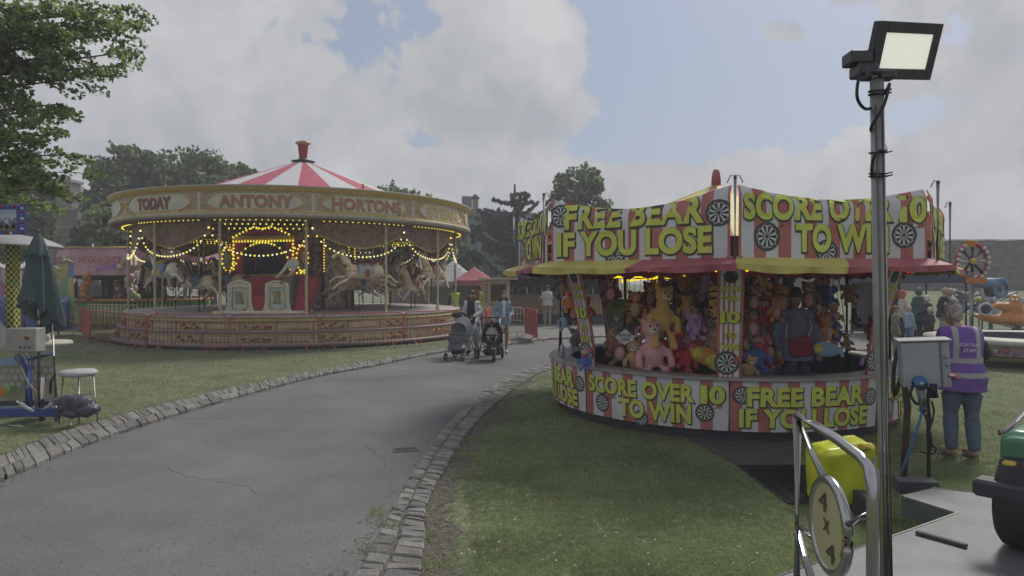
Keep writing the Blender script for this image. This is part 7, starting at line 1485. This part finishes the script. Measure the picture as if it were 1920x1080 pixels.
q=MB(); rb_=mat('rubber_strip',(.07,.068,.068),.7,var=.3,sc_=30); a=G(1720,1003,hp2); c=G(1816,1030,hp2); q.box((a+c)/2+Vector((0,0,.014)),((c-a).length,.035,.022),rb_,rz=math.atan2((c-a).y,(c-a).x),bev=.004); tag(q.build('rubber_strip'),'short dark rubber strip lying on the metal platform','strip')
# steel beam end and dark undercarriage in the notch
q=MB(); gd=mat('beam_grey',(.12,.125,.14),.5,metal=.4,var=.25); bmt=thing('steel_beam','grey hollow steel beam end beside the foot of the cabinet stand','beam',G(1718,925,.2)); q.box((.0,.0,.06),(.30,.14,.10),gd,rz=R(-8),bev=.006); q.build('beam',bmt); q=MB(); q.box((.155,-.02,.06),(.01,.09,.06),blk,rz=R(-8)); q.build('hollow_end',bmt)
q=MB(); c=G(1640,1000,.0); q.box((c.x+.1,c.y+.25,.10),(.10,.34,.20),mat('undercarriage',(.045,.045,.055),.6,var=.2),bev=.01); tag(q.build('dark_footing'),'dark painted steel footing behind the floodlight pole','footing')
# yellow tub with cloth
yb_=G(1583,952); tb=thing('yellow_tub','bright yellow plastic tub seat with a pale cloth hanging over its right end','tub',(yb_.x+.02,yb_.y+.1,0)); ym=mat('plastic_yellow',(.52,.56,.02),.35,col2=(.60,.62,.03),var=.06,sc_=3,spec=.5)
q=MB(); q.box((0,0,.27),(.46,.36,.52),ym,bev=.05); q.box((.12,0,.34),(.30,.30,.26),ym,bev=.07); q.remesh(.016,None,2); 
for i,v in enumerate(q.v): x,y,z=v; n_v=noise.noise(Vector((x*5,y*5,z*3))); q.v[i]=(x*(1-.12*(z-.27))+.03*n_v,y+.035*n_v-.02*math.sin(x*18+z*7),z+.03*math.sin(x*6)+.015*noise.noise(Vector((x*9,y*9,1))))
q.build('shell',tb); q=MB(); q.grid(lambda u,v:Vector((.19+.10*u-.04*v,-.17+.02*math.sin(u*9),.42-.34*v+.03*math.sin(u*7+v*3))),8,10,mat('pale_cloth',(.42,.42,.46),.85)); q.build('cloth',tb); q=MB(); q.tube([(.10,-.16,.52),(.20,-.10,.50),(.26,.02,.46)],[.04,.05,.03],mat('mustard_bag',(.42,.28,.03),.7),8); q.build('inner_lining',tb)
# control cabinet on its stand
cbn=thing('power_cabinet','tilted grey steel power cabinet on a thin dark stand beside the staff member','cabinet',(P(1735,0,6.0).x,6.0,0)); cg=mat('cabinet_grey',(.30,.31,.33),.45,col2=(.35,.36,.38),var=.06,sc_=2); LC=lambda px,py,Y=6.0:P(px,py,Y)-cbn.location
M_=Matrix.Rotation(R(-4),4,'Y')@Matrix.Rotation(R(-22),4,'Z'); cc=LC(1732,681)
q=MB(); q.box(cc,(.37,.23,.40),cg,M=M_,bev=.006); q.build('case',cbn); q=MB(); q.box(cc+M_.to_3x3()@Vector((-.04,-.125,0)),(.28,.012,.385),cg,M=M_,bev=.004); q.build('door',cbn)
q=MB(); q.box(cc+M_.to_3x3()@Vector((0.0,-.0,.215)),(.41,.26,.012),cg,M=M_); q.build('lid_edge',cbn)
q=MB(); q.box(cc+M_.to_3x3()@Vector((.115,-.128,0)),(.006,.004,.40),blk,M=M_); q.build('door_gap',cbn)
for (dx,dz,m_) in((.15,.07,alu),(.16,.0,alu),(.175,-.10,alu)): q=MB(); c=cc+M_.to_3x3()@Vector((dx,-.125,dz)); q.tube([c,c+Vector((-.004,-.02,0))],.014,m_,10); q.build('lock',cbn)
q=MB(); c=cc+M_.to_3x3()@Vector((.20,-.05,-.12)); q.tube([c,c+Vector((.02,-.03,0))],.035,crd,12); q.build('red_switch',cbn)
bsk=mat('socket_blue',(.06,.15,.33),.45,var=.1); q=MB(); c=LC(1723,716,5.85); q.tube([c,c+Vector((-.01,-.06,-.01))],.058,bsk,16); q.tube([c+Vector((-.01,-.06,-.01)),c+Vector((-.011,-.065,-.01))],.02,whi,8); q.build('blue_socket',cbn); q=MB(); q.tube([LC(1728,730,5.85),LC(1730,760,5.85)],[.05,.035],mat('plug_clear',(.25,.27,.30),.4),10); q.tube([LC(1731,760,5.85),LC(1731,772,5.85)],.03,bsk,9); q.build('plug',cbn)
q=MB(); q.tube([LC(1748,718,5.9),LC(1750,745,5.9)],[.055,.05],mat('socket_dark',(.04,.05,.09),.5),12); q.build('dark_socket',cbn)
rs=mat('rust_stand',(.085,.055,.05),.7,var=.3,sc_=9); q=MB(); q.tube([LC(1690,650,6.15),LC(1700,745,6.15),LC(1703,760,6.15),LC(1696,895,6.15)],[.026,.03,.03,.03],rs,8); q.build('stand_leg',cbn); q=MB(); q.tube([LC(1741,725,6.05),LC(1743,915,6.05)],.018,rs,7); q.build('stand_leg',cbn)
q=MB(); q.tube([LC(1690,665,6.15),LC(1745,700,6.1)],.015,rs,6); q.build('stand_brace',cbn)
for i,(pts,m_,r_) in enumerate(((((1731,770),(1722,800),(1705,850),(1690,890)),bsk,.011),(((1741,750),(1745,790),(1741,830),(1745,870),(1743,915)),cbk,.010),(((1748,752),(1752,775),(1744,810),(1750,835),(1757,842),(1752,850),(1740,850),(1727,847)),cbk,.009),(((1733,772),(1742,800),(1748,830),(1742,870),(1747,915)),cbk,.009),(((1684,650),(1676,700),(1679,740),(1690,700),(1688,655)),cbk,.018),(((1712,724),(1708,740),(1718,756),(1728,758)),cbk,.013))): q=MB(); q.tube([v-cbn.location for v in catmull([P(a,b,5.85 if i!=4 else 6.2) for a,b in pts],6)],r_,m_,7); q.build('cable',cbn)
# green toy jeep on the platform
jp=thing('green_toy_jeep','green child size jeep ride car with black bumper on the metal platform','ride car',(3.30,3.625,hp2),R(-50)); jg=mat('jeep_green',(.045,.16,.085),.32,col2=(.06,.19,.10),var=.08,sc_=2,spec=.6); LJ=lambda px,py,Y=4.1:Matrix.Rotation(R(50),3,'Z')@(P(px,py,Y)-jp.location)
q=MB(); q.box((.05,.95,.50),(1.20,1.9,.42),jg,bev=.06); q.box((.05,.95,.28),(1.10,1.8,.16),blk,bev=.02); q.grid(lambda u,v:Vector((-.555+1.21*u,.0-.02*math.sin(PI*u)+.0,.36+.32*v)),6,4,jg); 
q.remesh(.02,lambda c:blk if c.z<.3 else jg,3); q.build('body',jp)
q=MB(); q.box((.05,-.10,.375),(1.36,.16,.10),blk,bev=.018); q.build('bumper',jp)
lx=-.47; ly_=mat('lens_amber',(.50,.34,.03),.25,spec=.6); lr_=mat('lens_red',(.42,.02,.04),.25,spec=.6)
q=MB(); q.box((lx,-.045,.50),(.085,.06,.085),ly_,bev=.018); q.build('indicator',jp); q=MB(); q.box((lx+.105,-.045,.495),(.10,.06,.085),lr_,bev=.018); q.build('tail_light',jp); q=MB(); q.box((lx+.05,-.03,.497),(.21,.05,.10),blk,bev=.01); q.build('light_surround',jp)
for sx_,yy in((-.43,.10),(.52,.10),(-.42,1.5),(.52,1.5)):
    q=MB(); q.lathe([(.10,-.10),(.25,-.105),(.283,-.08),(.29,0),(.283,.08),(.25,.105),(.10,.10)],rub,30); 
    for i in range(len(q.v)): x,y,z=q.v[i]; q.v[i]=(z+sx_,y+yy,x+.29)
    o=q.build('wheel',jp); q=MB(); q.lathe([(0,-.07),(.12,-.09),(.15,-.08)],alu,14)
    for i in range(len(q.v)): x,y,z=q.v[i]; q.v[i]=(z+sx_,y+yy,x+.29)
    q.build('hub',o)
q=MB(); q.tube([LJ(1885,812,4.3),LJ(1925,772,4.3),LJ(1990,740,4.6)],.020,stl,10); q.tube([LJ(1885,813,4.3)-Vector((.03,0,0)),LJ(1900,812,4.3)],.022,stl,8); q.build('roll_bar',jp)
